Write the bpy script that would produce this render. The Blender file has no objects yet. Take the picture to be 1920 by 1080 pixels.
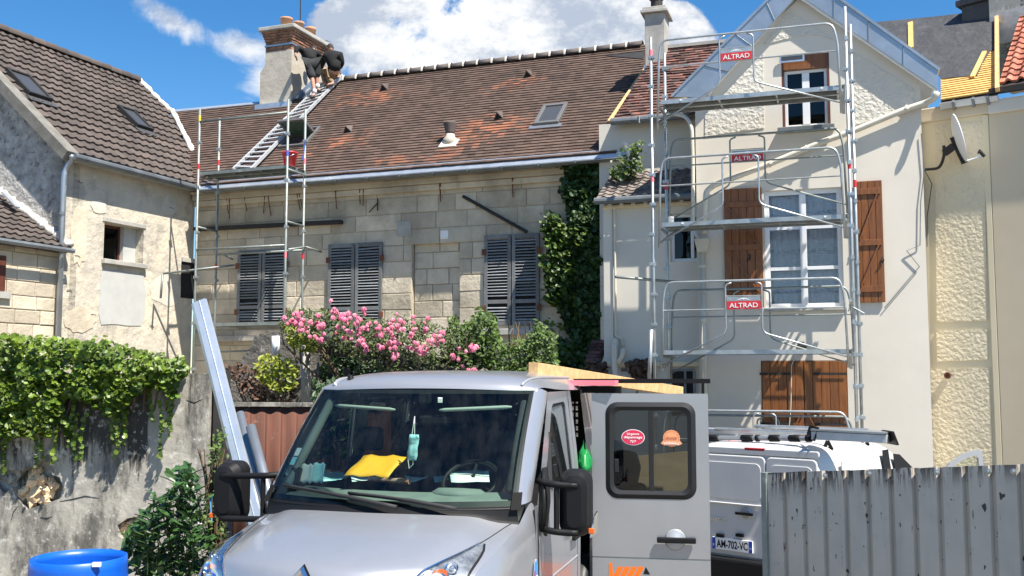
import bpy, bmesh, math, random
from math import radians, sin, cos, pi, atan, atan2, sqrt
from mathutils import Vector, Matrix, noise
random.seed(11)
scene = bpy.context.scene
col = scene.collection

# ------------------------------------------------------------------ camera
EYE = Vector((0, 0, 2.35)); F = 1900.0; PITCH = atan(165 / F)
cd = bpy.data.cameras.new('camera'); cam = bpy.data.objects.new('camera', cd); col.objects.link(cam)
cd.sensor_width = 36; cd.lens = 36 * F / 1920; cd.clip_end = 3000; cd.clip_start = .05
cam.location = EYE; cam.rotation_euler = (pi / 2 + PITCH, 0, 0); scene.camera = cam

# ------------------------------------------------------------------ sun and exposure
SUN = Vector((.412, -.429, 1)).normalized()
sd = bpy.data.lights.new('sun', 'SUN'); sd.energy = 4.6; sd.angle = radians(.53); sd.color = (1, .94, .84)
so = bpy.data.objects.new('sun', sd); col.objects.link(so); so.location = (10, -10, 30)
so.rotation_euler = SUN.to_track_quat('Z', 'Y').to_euler()
vs = scene.view_settings; vs.view_transform = 'Standard'; vs.look = 'None'; vs.exposure = 1.25; vs.gamma = 1
vs.use_curve_mapping = False
scene.cycles.max_bounces = 8; scene.cycles.transparent_max_bounces = 16
scene.cycles.sample_clamp_indirect = 6

# ------------------------------------------------------------------ node helpers
class NT:
    def __init__(s, nt): s.nt = nt
    def n(s, t, **k):
        nd = s.nt.nodes.new(t)
        for a, b in k.items(): setattr(nd, a, b)
        return nd
    def link(s, a, b): s.nt.links.new(a, b)
    def put(s, sock, v):
        if isinstance(v, bpy.types.NodeSocket): s.link(v, sock)
        elif v is not None: sock.default_value = v
    def m(s, op, a, b=None, c=None, clamp=False):
        nd = s.n('ShaderNodeMath', operation=op, use_clamp=clamp)
        s.put(nd.inputs[0], a); s.put(nd.inputs[1], b); s.put(nd.inputs[2], c)
        return nd.outputs[0]
    def ss(s, v, lo, hi, to0=0., to1=1.):
        nd = s.n('ShaderNodeMapRange', interpolation_type='SMOOTHSTEP')
        s.put(nd.inputs[0], v); nd.inputs[1].default_value = lo; nd.inputs[2].default_value = hi
        nd.inputs[3].default_value = to0; nd.inputs[4].default_value = to1
        return nd.outputs[0]
    def mix(s, f, a, b, mode='MIX'):
        nd = s.n('ShaderNodeMix', data_type='RGBA', blend_type=mode)
        s.put(nd.inputs[0], f); s.put(nd.inputs[6], c4(a)); s.put(nd.inputs[7], c4(b))
        return nd.outputs[2]
    def noise(s, vec, scale, detail=4, rough=.55, dist=0):
        nd = s.n('ShaderNodeTexNoise'); s.put(nd.inputs['Vector'], vec)
        nd.inputs['Scale'].default_value = scale; nd.inputs['Detail'].default_value = detail
        nd.inputs['Roughness'].default_value = rough; nd.inputs['Distortion'].default_value = dist
        return nd.outputs[0]
    def scalev(s, vec, v3, add=None):
        nd = s.n('ShaderNodeVectorMath', operation='MULTIPLY'); s.put(nd.inputs[0], vec); nd.inputs[1].default_value = v3
        if add is None: return nd.outputs[0]
        n2 = s.n('ShaderNodeVectorMath', operation='ADD'); s.link(nd.outputs[0], n2.inputs[0]); n2.inputs[1].default_value = add
        return n2.outputs[0]
def c4(v):
    if isinstance(v, (tuple, list)) and len(v) == 3: return (*v, 1)
    return v

# ------------------------------------------------------------------ sky
w = bpy.data.worlds.new('World'); scene.world = w; w.use_nodes = True
W = NT(w.node_tree); W.nt.nodes.clear()
sky = W.n('ShaderNodeTexSky', sky_type='NISHITA'); sky.sun_disc = False
sky.sun_elevation = math.asin(SUN.z); sky.sun_rotation = atan2(SUN.x, SUN.y)
sky.air_density = 1.0; sky.dust_density = .25; sky.ozone_density = 3.0; sky.altitude = 100
hs = W.n('ShaderNodeHueSaturation'); hs.inputs['Saturation'].default_value = 1.34; hs.inputs['Value'].default_value = .90
W.link(sky.outputs[0], hs.inputs['Color'])
tc = W.n('ShaderNodeTexCoord'); sx = W.n('ShaderNodeSeparateXYZ'); W.link(tc.outputs['Generated'], sx.inputs[0])
X_, Y_, Z_ = sx.outputs
ya = W.m('MAXIMUM', W.m('ABSOLUTE', Y_), .12)
gx = W.m('DIVIDE', X_, ya); gz = W.m('DIVIDE', Z_, ya)
front = W.ss(Y_, .02, .3)
cx = W.n('ShaderNodeCombineXYZ'); W.link(gx, cx.inputs[0]); W.link(gz, cx.inputs[2])
nz = W.noise(cx.outputs[0], 8.0, 11, .62, .5)
nz2 = W.noise(cx.outputs[0], 22.0, 6, .6)
def blob(px, py, rx, ry, rot=0, soft=1.0):
    """cloud bank: direction given as tangent coordinates of the view towards +Y"""
    d = Vector((px - 960, F * cos(PITCH) - (540 - py) * sin(PITCH), F * sin(PITCH) + (540 - py) * cos(PITCH)))
    u, v = d.x / d.y, d.z / d.y
    a, b = W.m('SUBTRACT', gx, u), W.m('SUBTRACT', gz, v)
    c, s = cos(rot), sin(rot)
    a2 = W.m('ADD', W.m('MULTIPLY', a, c), W.m('MULTIPLY', b, s)); b2 = W.m('SUBTRACT', W.m('MULTIPLY', b, c), W.m('MULTIPLY', a, s))
    r = W.m('SQRT', W.m('ADD', W.m('POWER', W.m('ABSOLUTE', W.m('DIVIDE', a2, rx / F)), 2), W.m('POWER', W.m('ABSOLUTE', W.m('DIVIDE', b2, ry / F)), 2)))
    return W.m('MULTIPLY', W.m('SUBTRACT', 1, r), soft)
bl = blob(840, 75, 300, 150)
for args in ((700, 60, 130, 110), (1020, 95, 260, 110), (1200, 70, 150, 60), (1265, 62, 90, 75), (1100, 20, 190, 60)):
    bl = W.m('MAXIMUM', bl, blob(*args))
wisp = W.m('MAXIMUM', blob(330, 45, 100, 42, -.5, .62), blob(455, 90, 120, 42, -.35, .6))
wisp = W.m('MAXIMUM', wisp, blob(490, 150, 70, 50, -.9, .35))
wisp = W.m('MAXIMUM', wisp, blob(430, 192, 90, 14, .1, .32))
gen = W.m('SUBTRACT', W.noise(tc.outputs['Generated'], 2.2, 8, .6), W.m('MULTIPLY', front, .6))   # scattered clouds away from the view
cum = W.m('MINIMUM', W.m('MULTIPLY', bl, 1.15), .42)
fine = W.m('ADD', W.m('MULTIPLY', W.m('SUBTRACT', nz, .5), 1.5), W.m('MULTIPLY', W.m('SUBTRACT', nz2, .5), .45))
mask = W.ss(W.m('ADD', cum, fine), .10, .27)
mask = W.m('MULTIPLY', mask, front)
wm = W.ss(W.m('ADD', W.m('ADD', wisp, W.m('MULTIPLY', W.m('SUBTRACT', nz, .50), 1.9)), W.m('MULTIPLY', W.m('SUBTRACT', nz2, .5), .5)), .08, .50, 0, .9)
wm = W.m('MULTIPLY', wm, front)
gm = W.ss(gen, .56, .72, 0, .9)
mask = W.m('MAXIMUM', W.m('MAXIMUM', mask, wm), gm)
shade = W.ss(W.noise(W.scalev(cx.outputs[0], (1, 1, 1.5), (3, 1, -.02)), 9.0, 10, .66), .40, .57)
ccol = W.mix(shade, (2.7, 3.1, 3.8), (5.4, 5.5, 5.6))
skyc = W.mix(mask, hs.outputs[0], ccol)
bg = W.n('ShaderNodeBackground'); bg.inputs[1].default_value = .080; W.link(skyc, bg.inputs[0])
wo = W.n('ShaderNodeOutputWorld'); W.link(bg.outputs[0], wo.inputs[0])

# ------------------------------------------------------------------ materials
MATS = {}
def pm(name, c1, c2=None, scale=3, rough=.85, metal=0, bump=0, bscale=20, bdist=.01, rnd=0, stain=None, stain2=None,
       streak=None, coat=0, detail=5, extra=None, brough=.6, spec=.5, stretch=(1, 1, 1), trans=0):
    """procedural surface. stain = (colour, noise scale, lo, hi, amount); streak the same with vertical run marks"""
    m = bpy.data.materials.new(name); m.use_nodes = True; MATS[name] = m
    t = NT(m.node_tree); b = m.node_tree.nodes['Principled BSDF']
    geo = t.n('ShaderNodeNewGeometry'); pos = geo.outputs['Position']
    c = c4(c1)
    if c2 is not None:
        c = t.mix(t.ss(t.noise(t.scalev(pos, stretch), scale, detail, .6), .3, .7), c1, c2)
    if rnd:
        oi = t.n('ShaderNodeObjectInfo')
        r = t.m('FRACT', t.m('ADD', t.m('MULTIPLY', geo.outputs['Random Per Island'], 3.7), oi.outputs['Random']))
        v = t.ss(r, 0, 1, 1 - rnd, 1 + rnd)
        hn = t.n('ShaderNodeHueSaturation'); t.put(hn.inputs['Color'], c); t.link(v, hn.inputs['Value']); c = hn.outputs[0]
    k = 0
    for st, sc in ((stain, (1, 1, 1)), (stain2, (1, 1, 1)), (streak, (1, 1, .12))):
        k += 1
        if st:
            n_ = t.noise(t.scalev(pos, sc, (k * 3.1, k, k * 7)), st[1], 7, .65)
            c = t.mix(t.ss(n_, st[2], st[3], 0, st[4]), c, st[0])
    if extra: c = extra(t, pos, c)
    t.put(b.inputs['Base Color'], c)
    b.inputs['Roughness'].default_value = rough; b.inputs['Metallic'].default_value = metal
    b.inputs['Coat Weight'].default_value = coat; b.inputs['Coat Roughness'].default_value = .06
    b.inputs['Specular IOR Level'].default_value = spec
    if bump:
        bn = t.n('ShaderNodeBump'); bn.inputs['Strength'].default_value = bump; bn.inputs['Distance'].default_value = bdist
        t.link(t.noise(t.scalev(pos, stretch), bscale, 6, brough), bn.inputs['Height']); t.link(bn.outputs[0], b.inputs['Normal'])
    if trans:
        tr = t.n('ShaderNodeBsdfTranslucent'); t.put(tr.inputs[0], c); ms = t.n('ShaderNodeMixShader'); ms.inputs[0].default_value = trans
        t.link(b.outputs[0], ms.inputs[1]); t.link(tr.outputs[0], ms.inputs[2])
        t.link(ms.outputs[0], m.node_tree.nodes['Material Output'].inputs[0])
    return m
def glass(name, tint, refl=1.0, rough=0.0, base=None, opaque=0.0, dust=0.0):
    m = bpy.data.materials.new(name); m.use_nodes = True; t = NT(m.node_tree); t.nt.nodes.clear()
    tr = t.n('ShaderNodeBsdfTransparent'); tr.inputs[0].default_value = c4(tint)
    gl = t.n('ShaderNodeBsdfGlossy'); gl.inputs['Roughness'].default_value = rough
    fr = t.n('ShaderNodeFresnel'); fr.inputs[0].default_value = 1.5
    ms = t.n('ShaderNodeMixShader'); t.link(t.m('MULTIPLY', fr.outputs[0], refl, clamp=True), ms.inputs[0])
    src = tr.outputs[0]
    if opaque:
        df = t.n('ShaderNodeBsdfDiffuse'); df.inputs[0].default_value = c4(base); m2 = t.n('ShaderNodeMixShader')
        m2.inputs[0].default_value = opaque; t.link(tr.outputs[0], m2.inputs[1]); t.link(df.outputs[0], m2.inputs[2]); src = m2.outputs[0]
    if dust:
        pos = t.n('ShaderNodeNewGeometry').outputs['Position']; df = t.n('ShaderNodeBsdfDiffuse'); df.inputs[0].default_value = c4(base); m2 = t.n('ShaderNodeMixShader')
        sp = t.m('MULTIPLY', t.ss(t.noise(pos, 45, 2, .5), .74, .84), .22); sm = t.m('MULTIPLY', t.ss(t.noise(t.scalev(pos, (3, 1, 1)), 4, 6, .7), .35, .75), dust)
        t.link(t.m('ADD', sp, sm, clamp=True), m2.inputs[0]); t.link(src, m2.inputs[1]); t.link(df.outputs[0], m2.inputs[2]); src = m2.outputs[0]
    t.link(src, ms.inputs[1]); t.link(gl.outputs[0], ms.inputs[2])
    o = t.n('ShaderNodeOutputMaterial'); t.link(ms.outputs[0], o.inputs[0]); MATS[name] = m
    return m

# ------------------------------------------------------------------ frames, rays
def ray(px, py):
    return Vector((px - 960, F * cos(PITCH) - (540 - py) * sin(PITCH), F * sin(PITCH) + (540 - py) * cos(PITCH))) / F
class Frame:
    """vertical plane: local x runs to the right along it, local y goes into it, z up"""
    def __init__(s, O, ang, z=0):
        s.M = Matrix.Translation((O[0], O[1], z)) @ Matrix.Rotation(radians(ang), 4, 'Z'); s.I = s.M.inverted(); s.ang = ang
    def at(s, px, py, off=0):
        o = s.I @ EYE; d = s.I.to_3x3() @ ray(px, py); t = (off - o.y) / d.y
        p = o + d * t; return Vector((p.x, off, p.z))
    def up(s, px, py, off=0):                # (x, z) only
        p = s.at(px, py, off); return p.x, p.z
    def w(s, x, y, z): return s.M @ Vector((x, y, z))
def on_ray(px, py, Y): d = ray(px, py); return EYE + d * (Y / d.y)

# ------------------------------------------------------------------ objects
WM = {}
def T(name, M, label, cat, group=None):
    o = bpy.data.objects.new(name, None); col.objects.link(o); o.matrix_world = M; WM[o.name] = M.copy()
    o.empty_display_size = .2; o['label'] = label; o['category'] = cat
    if group: o['group'] = group
    return o
def tag(o, label, cat, group=None):
    o['label'] = label; o['category'] = cat
    if group: o['group'] = group
    return o
def place(o, M, parent=None):
    col.objects.link(o); WM[o.name] = M.copy()
    if parent:
        o.parent = parent; o.matrix_parent_inverse = WM[parent.name].inverted(); o.matrix_basis = M
    else: o.matrix_world = M
    return o
I4 = Matrix.Identity(4)
class MB:
    def __init__(s): s.v = []; s.f = []
    def add(s, vs, fs):
        k = len(s.v); s.v += [tuple(v) for v in vs]; s.f += [tuple(i + k for i in f) for f in fs]; return s
    def box(s, x0, x1, y0, y1, z0, z1, M=None):
        vs = [Vector((x, y, z)) for z in (z0, z1) for y in (y0, y1) for x in (x0, x1)]
        if M: vs = [M @ v for v in vs]
        return s.add(vs, [(0, 2, 3, 1), (4, 5, 7, 6), (0, 1, 5, 4), (1, 3, 7, 5), (3, 2, 6, 7), (2, 0, 4, 6)])
    def block(s, x0, x1, y0, y1, z0, z1, c=.01, jit=0):
        """box whose front (-y) edges are chamfered"""
        j = lambda: random.uniform(-jit, jit)
        vs = [(x0, y0 + c, z0), (x1, y0 + c, z0), (x1, y0 + c, z1), (x0, y0 + c, z1),
              (x0 + c + j() + jit, y0 + j(), z0 + c + j() + jit), (x1 - c + j() - jit, y0 + j(), z0 + c + j() + jit), (x1 - c + j() - jit, y0 + j(), z1 - c + j() - jit), (x0 + c + j() + jit, y0 + j(), z1 - c + j() - jit),
              (x0, y1, z0), (x1, y1, z0), (x1, y1, z1), (x0, y1, z1)]
        return s.add(vs, [(4, 5, 6, 7), (0, 1, 5, 4), (1, 2, 6, 5), (2, 3, 7, 6), (3, 0, 4, 7), (8, 9, 1, 0), (9, 10, 2, 1), (10, 11, 3, 2), (11, 8, 0, 3)])
    def bar(s, a, b, w, h, up=(0, 0, 1)):
        a, b = Vector(a), Vector(b); d = (b - a); L = d.length; d.normalize(); up = Vector(up)
        x = d.cross(up)
        if x.length < 1e-4: x = d.cross(Vector((1, 0, 0)))
        x.normalize(); z = x.cross(d)
        M = Matrix((x, d, z)).transposed().to_4x4(); M.translation = a
        return s.box(-w / 2, w / 2, 0, L, -h / 2, h / 2, M)
    def tube(s, pts, r, n=8, caps=True):
        pts = [Vector(p) for p in pts]; k0 = len(s.v); N = len(pts)
        rr = r if isinstance(r, (list, tuple)) else [r] * N
        d = (pts[1] - pts[0]).normalized(); x = d.orthogonal().normalized()
        for i, p in enumerate(pts):
            t = (pts[min(i + 1, N - 1)] - pts[max(i - 1, 0)]).normalized()
            x = (x - t * x.dot(t)).normalized(); y = t.cross(x)
            for k in range(n):
                a = 2 * pi * k / n; s.v.append(tuple(p + (x * cos(a) + y * sin(a)) * rr[i]))
        for i in range(N - 1):
            for k in range(n):
                a, b = k0 + i * n + k, k0 + i * n + (k + 1) % n; s.f.append((a, b, b + n, a + n))
        if caps:
            s.f.append(tuple(k0 + k for k in reversed(range(n)))); s.f.append(tuple(k0 + (N - 1) * n + k for k in range(n)))
        return s
    def lathe(s, prof, n=16, M=None, caps=True):
        k0 = len(s.v)
        for r, z in prof:
            for k in range(n):
                v = Vector((r * cos(2 * pi * k / n), r * sin(2 * pi * k / n), z)); s.v.append(tuple(M @ v if M else v))
        for i in range(len(prof) - 1):
            for k in range(n):
                a, b = k0 + i * n + k, k0 + i * n + (k + 1) % n; s.f.append((a, b, b + n, a + n))
        if caps:
            s.f.append(tuple(k0 + k for k in reversed(range(n)))); s.f.append(tuple(k0 + (len(prof) - 1) * n + k for k in range(n)))
        return s
    def prism(s, poly, y0, y1, M=None):
        """polygon in x,z extruded along y; anticlockwise seen from -y"""
        n = len(poly); vs = [Vector((x, y0, z)) for x, z in poly] + [Vector((x, y1, z)) for x, z in poly]
        if M: vs = [M @ v for v in vs]
        return s.add(vs, [tuple(range(n)), tuple(range(2 * n - 1, n - 1, -1))] + [(i, i + n, (i + 1) % n + n, (i + 1) % n) for i in range(n)])
    def grid(s, rows, flip=False, thick=None):
        k0 = len(s.v); m = len(rows[0])
        for r in rows: s.v += [tuple(p) for p in r]
        for i in range(len(rows) - 1):
            for j in range(m - 1):
                q = (k0 + i * m + j, k0 + i * m + j + 1, k0 + (i + 1) * m + j + 1, k0 + (i + 1) * m + j)
                s.f.append(q[::-1] if flip else q)
        return s
    def ring(s, outer, inner, flip=False):
        n = len(outer); k0 = len(s.v); s.v += [tuple(p) for p in outer] + [tuple(p) for p in inner]
        for i in range(n):
            q = (k0 + i, k0 + (i + 1) % n, k0 + n + (i + 1) % n, k0 + n + i); s.f.append(q[::-1] if flip else q)
        return s
    def poly(s, pts): return s.add(pts, [tuple(range(len(pts)))])
    def mesh(s, name, mat, smooth=False):
        me = bpy.data.meshes.new(name); me.from_pydata(s.v, [], s.f); me.update()
        if mat: me.materials.append(mat)
        if smooth:
            me.polygons.foreach_set('use_smooth', [True] * len(me.polygons))
        return me
    def build(s, name, mat, parent=None, M=None, smooth=False, kind=None, bevel=0, solid=0, sub=0, angle=None):
        me = s.mesh(name, mat, smooth or angle is not None)
        o = bpy.data.objects.new(name, me); place(o, M if M is not None else (WM[parent.name] if parent else I4), parent)
        if kind: o['kind'] = kind
        if solid:
            md = o.modifiers.new('solid', 'SOLIDIFY'); md.thickness = solid; md.offset = -1
        if bevel:
            md = o.modifiers.new('bevel', 'BEVEL'); md.width = bevel; md.segments = 2; md.limit_method = 'ANGLE'; md.angle_limit = radians(35)
        if sub:
            md = o.modifiers.new('sub', 'SUBSURF'); md.levels = sub; md.render_levels = sub
        if angle is not None: me.set_sharp_from_angle(angle=radians(angle))
        return o
def inst(name, me, M, parent=None, kind=None):
    o = bpy.data.objects.new(name, me); place(o, M, parent)
    if kind: o['kind'] = kind
    return o
def kids(o): return [c for c in bpy.data.objects if c.parent == o]
def copy_tree(o, M, label=None, group=None):
    """copy of a thing with its parts and sub-parts, moved to matrix M"""
    D = M @ WM[o.name].inverted()
    ch = {}
    for c in bpy.data.objects:
        if c.parent: ch.setdefault(c.parent.name, []).append(c)
    def rec(s, parent):
        c = s.copy(); col.objects.link(c); W2 = D @ WM[s.name]; WM[c.name] = W2
        if parent: c.parent = parent; c.matrix_parent_inverse = WM[parent.name].inverted(); c.matrix_basis = W2
        else: c.matrix_world = W2
        for k in ch.get(s.name, []): rec(k, c)
        return c
    r = rec(o, None)
    if label: r['label'] = label
    if group: r['group'] = group
    return r
def text_mb(txt, width=None, height=None, depth=.002, bold=0.0, center=True):
    cu = bpy.data.curves.new('t', 'FONT'); cu.body = txt; cu.align_x = 'CENTER' if center else 'LEFT'; cu.align_y = 'CENTER'
    cu.extrude = depth; cu.offset = bold; cu.resolution_u = 3
    ob = bpy.data.objects.new('t', cu); me = bpy.data.meshes.new_from_object(ob)
    xs = [v.co.x for v in me.vertices]; ys = [v.co.y for v in me.vertices]
    wx, hy = max(xs) - min(xs), max(ys) - min(ys); mx, my = (max(xs) + min(xs)) / 2, (max(ys) + min(ys)) / 2
    kx = (width / wx) if width else height / hy; ky = (height / hy) if height else kx
    b = MB(); b.v = [((v.co.x - mx) * kx, -v.co.z, (v.co.y - my) * ky) for v in me.vertices]; b.f = [tuple(p.vertices) for p in me.polygons]
    bpy.data.objects.remove(ob); bpy.data.curves.remove(cu); bpy.data.meshes.remove(me)
    return b                                            # reads in the x,z plane seen from -y
def arc(cx, cz, r, a0, a1, n=6): return [(cx + r * cos(radians(a0 + (a1 - a0) * i / n)), cz + r * sin(radians(a0 + (a1 - a0) * i / n))) for i in range(n + 1)]
def rrect(x0, x1, z0, z1, r, n=5):
    return arc(x1 - r, z0 + r, r, -90, 0, n) + arc(x1 - r, z1 - r, r, 0, 90, n) + arc(x0 + r, z1 - r, r, 90, 180, n) + arc(x0 + r, z0 + r, r, 180, 270, n)
def round_path(pts, r, n=5):
    pts = [Vector(p) for p in pts]; out = [pts[0]]
    for i in range(1, len(pts) - 1):
        a, b, c = pts[i - 1], pts[i], pts[i + 1]; u, v = (a - b), (c - b); k = min(r, u.length * .45, v.length * .45)
        p, q = b + u.normalized() * k, b + v.normalized() * k
        for j in range(n + 1):
            t = j / n; out.append(p.lerp(b, t).lerp(b.lerp(q, t), t))
    out.append(pts[-1]); return out
# ------------------------------------------------------------------ materials of the place
def patches(t, pos, c, spots, colr, r, sc=(1, 1, 1), rag=5):
    for s_, rr in spots:
        d = t.n('ShaderNodeVectorMath', operation='SUBTRACT'); t.link(pos, d.inputs[0]); d.inputs[1].default_value = s_
        l = t.n('ShaderNodeVectorMath', operation='LENGTH'); t.link(t.scalev(d.outputs[0], sc), l.inputs[0])
        v = t.m('ADD', l.outputs['Value'], t.m('MULTIPLY', t.m('SUBTRACT', t.noise(pos, rag, 4), .5), rr * 1.1))
        c = t.mix(t.ss(v, rr * .35, rr, .85, 0), c, colr)
    return c
M = MATS
pm('stone', (.58, .50, .38), (.47, .41, .31), 2.2, .9, bump=.6, bscale=9, bdist=.03, rnd=.16, stain=((.27, .23, .17), .9, .46, .70, .65), streak=((.17, .15, .125), 1.8, .56, .78, .6))
pm('mortar', (.50, .43, .32), (.36, .31, .23), 6, .95, bump=.5, bscale=30)
pm('plaster_light', (.60, .56, .48), (.50, .46, .39), 4, .9, bump=.4, bscale=10)
pm('alu_bright', (.62, .64, .66), (.5, .52, .54), 5, .4, .35)
pm('mortar_white', (.66, .63, .57), (.48, .45, .40), 8, .9, bump=.6, bscale=18)
pm('plaster_old', (.60, .53, .41), (.47, .43, .36), 1.6, .92, bump=.7, bscale=5, bdist=.06, stain=((.33, .30, .26), 2.3, .5, .66, .7), stain2=((.66, .60, .47), 3.5, .56, .66, .6), streak=((.24, .215, .18), 2.0, .55, .75, .55))
pm('plaster_patch', (.47, .47, .44), (.42, .42, .40), 3, .9, bump=.2, bscale=8)
pm('roughcast_grey', (.56, .54, .50), (.30, .29, .27), 5, .95, bump=1.0, bscale=7, bdist=.14, stain=((.12, .115, .105), 7, .55, .66, .8), stain2=((.70, .68, .63), 4, .60, .68, .6))  # dark blotches paint the shade of crevices, pale ones are lime smears
pm('stucco_smooth', (.62, .585, .51), (.585, .55, .48), 1.3, .9, bump=.15, bscale=60, bdist=.004, streak=((.50, .47, .41), 1.2, .5, .8, .3))
pm('stucco_low', (.64, .595, .515), (.60, .555, .48), 1.1, .9, bump=.12, bscale=40, bdist=.004, stain=((.52, .485, .425), .8, .5, .8, .4))
pm('stucco_rough', (.61, .575, .50), (.575, .54, .465), 2, .93, bump=1.0, bscale=17, bdist=.03, brough=.45)
pm('stucco_yellow', (.70, .61, .42), (.66, .575, .395), 1.2, .92, bump=.15, bscale=50, bdist=.004)
pm('stucco_yellow_rough', (.70, .61, .43), (.66, .57, .40), 2, .95, bump=1.0, bscale=18, bdist=.03, brough=.45)
pm('stucco_beige', (.60, .51, .37), (.57, .48, .34), 1.2, .92, bump=.12, bscale=50, bdist=.004)
pm('cement', (.42, .40, .36), (.30, .29, .265), 3, .9, bump=.5, bscale=16, stain=((.16, .155, .14), 4, .55, .75, .5))
pm('cement_dark', (.19, .18, .16), (.12, .115, .10), 3, .9, bump=.5, bscale=14)
pm('chimney_render', (.48, .44, .37), (.40, .36, .30), 3.5, .92, bump=.5, bscale=5, bdist=.03, stain=((.36, .34, .30), 5, .55, .75, .4))
pm('brick', (.36, .17, .10), (.22, .10, .06), 6, .9, bump=.4, bscale=30, rnd=.3, stain=((.12, .07, .05), 5, .56, .7, .6))
pm('terracotta', (.50, .26, .14), (.36, .20, .12), 5, .85, bump=.3, bscale=20, stain=((.25, .20, .15), 3, .5, .7, .5))
pm('zinc', (.44, .47, .50), (.34, .37, .40), 2.2, .36, .75, bump=.12, bscale=4, bdist=.02, stain=((.60, .62, .64), 4, .6, .75, .4))
pm('zinc_dull', (.22, .24, .25), (.15, .165, .175), 3, .5, .5, bump=.1, bscale=8, rnd=.1)
pm('lead_shiny', (.62, .66, .70), (.50, .55, .60), 3, .33, .65, bump=.3, bscale=6, bdist=.02)
pm('galv', (.46, .49, .50), (.34, .37, .38), 7, .42, .7, stain=((.62, .63, .62), 5, .6, .72, .5), rnd=.06)
pm('galv_old', (.27, .30, .285), (.19, .21, .20), 6, .55, .45, stain=((.50, .50, .48), 7, .58, .7, .6), rnd=.08)
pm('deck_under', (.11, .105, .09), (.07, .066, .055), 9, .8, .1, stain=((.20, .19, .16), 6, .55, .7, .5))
pm('alu', (.66, .67, .68), (.56, .57, .58), 5, .32, .85)
pm('red_paint', (.62, .03, .035), (.50, .02, .03), 5, .5, stain=((.55, .4, .38), 9, .62, .74, .5))
pm('red_bucket', (.60, .03, .04), None, rough=.4)
pm('white_paint', (.78, .78, .77), None, rough=.5)
pm('pvc_white', (.74, .75, .76), (.70, .71, .72), 3, .35)
pm('pvc_cream', (.60, .565, .475), (.54, .51, .43), 3, .5, stain=((.38, .36, .31), 5, .6, .75, .4))
pm('slat_grey', (.24, .25, .255), (.30, .31, .31), 8, .75, rnd=.2, stain=((.10, .10, .10), 9, .58, .7, .6))
pm('shutter_grey', (.145, .148, .148), (.16, .17, .175), 8, .75, bump=.3, bscale=30, rnd=.22, stain=((.28, .27, .25), 9, .56, .7, .7), streak=((.06, .055, .05), 10, .6, .75, .6))
pm('wood_brown', (.225, .078, .014), (.14, .044, .009), 5, .5, bump=.1, bscale=20, rnd=.1, stretch=(6, 6, .5), coat=.15)
pm('wood_dark', (.12, .035, .02), (.08, .025, .015), 5, .5, stretch=(6, 6, .6))
pm('timber', (.66, .43, .20), (.50, .30, .13), 4, .7, bump=.2, bscale=10, rnd=.10, stretch=(3, 3, 3), stain=((.33, .20, .10), 6, .6, .72, .5))
pm('batten', (.70, .44, .15), (.58, .35, .11), 6, .7, rnd=.12)
pm('ply', (.42, .32, .19), (.34, .25, .14), 2.5, .7, stain=((.58, .50, .38), 3, .55, .7, .4), stretch=(1, 1, 3))
pm('felt', (.045, .047, .052), (.032, .033, .037), 3, .75, bump=.8, bscale=2.2, bdist=.10, stain=((.09, .09, .095), 5, .5, .8, .5))
pm('black_plastic', (.010, .010, .011), None, rough=.55, spec=.2)
pm('black_matt', (.012, .012, .013), (.02, .02, .02), 5, .7)
pm('rubber', (.010, .010, .011), None, rough=.5)
pm('rust', (.20, .075, .035), (.11, .045, .028), 8, .9, rnd=.2, bump=.4, bscale=40)
pm('rusty_sheet', (.135, .048, .028), (.085, .034, .022), 2.2, .85, stretch=(5, 5, .5), bump=.4, bscale=6, stain=((.26, .19, .15), 5, .60, .72, .5), streak=((.10, .05, .04), 6, .55, .7, .6))
pm('dark_post', (.022, .020, .018), (.035, .03, .026), 4, .8)
pm('ridge_tile', (.105, .085, .075), (.08, .066, .06), 5, .85, rnd=.15)
pm('roof_deck', (.03, .022, .018), None, rough=.9)
pm('glass_frame', (.17, .165, .16), None, rough=.4, metal=.3)
pm('barrel_blue', (.005, .10, .52), (.004, .085, .44), 4, .38, bump=.05, bscale=12, stain=((.25, .32, .45), 7, .66, .78, .35))
pm('ground', (.20, .18, .15), (.13, .12, .10), 1.3, .95, bump=.8, bscale=12, bdist=.05)
pm('lace', (.75, .77, .80), (.60, .62, .66), 14, .9)
pm('dark_room', (.012, .012, .013), None, rough=.9)
pm('stems', (.09, .06, .035), (.14, .10, .06), 9, .9)
pm('dry_vine', (.16, .10, .05), (.09, .055, .03), 9, .9, rnd=.3)
glass('window_glass', (.25, .28, .30), 1.0)
glass('curtain_glass', (.88, .90, .92), 1.0)
glass('skylight_glass', (.10, .12, .14), .9, base=(.10, .105, .115), opaque=.6)
def wallconcrete(t, pos, c):
    x = t.n('ShaderNodeSeparateXYZ'); t.link(pos, x.inputs[0])
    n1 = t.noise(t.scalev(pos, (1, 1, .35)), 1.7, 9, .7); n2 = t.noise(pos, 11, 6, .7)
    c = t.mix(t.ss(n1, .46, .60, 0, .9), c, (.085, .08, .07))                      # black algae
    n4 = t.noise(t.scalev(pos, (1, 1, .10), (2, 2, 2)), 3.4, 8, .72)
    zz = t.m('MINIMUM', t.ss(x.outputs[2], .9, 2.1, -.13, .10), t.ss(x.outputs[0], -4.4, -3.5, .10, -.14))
    c = t.mix(t.ss(t.m('ADD', n4, zz), .47, .55, 0, .95), c, (.035, .033, .028))        # black run-off plus the ivy's shadow painted in, heavier at upper left
    c = t.mix(t.ss(n2, .56, .64, 0, .75), c, (.55, .53, .48))                         # lichen and lime spots
    n3 = t.noise(t.scalev(pos, (1, 1, 1), (5, 9, 2)), 2.1, 8, .7)
    c = t.mix(t.ss(n3, .56, .68, 0, .7), c, (.47, .44, .38))
    return c
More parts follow.
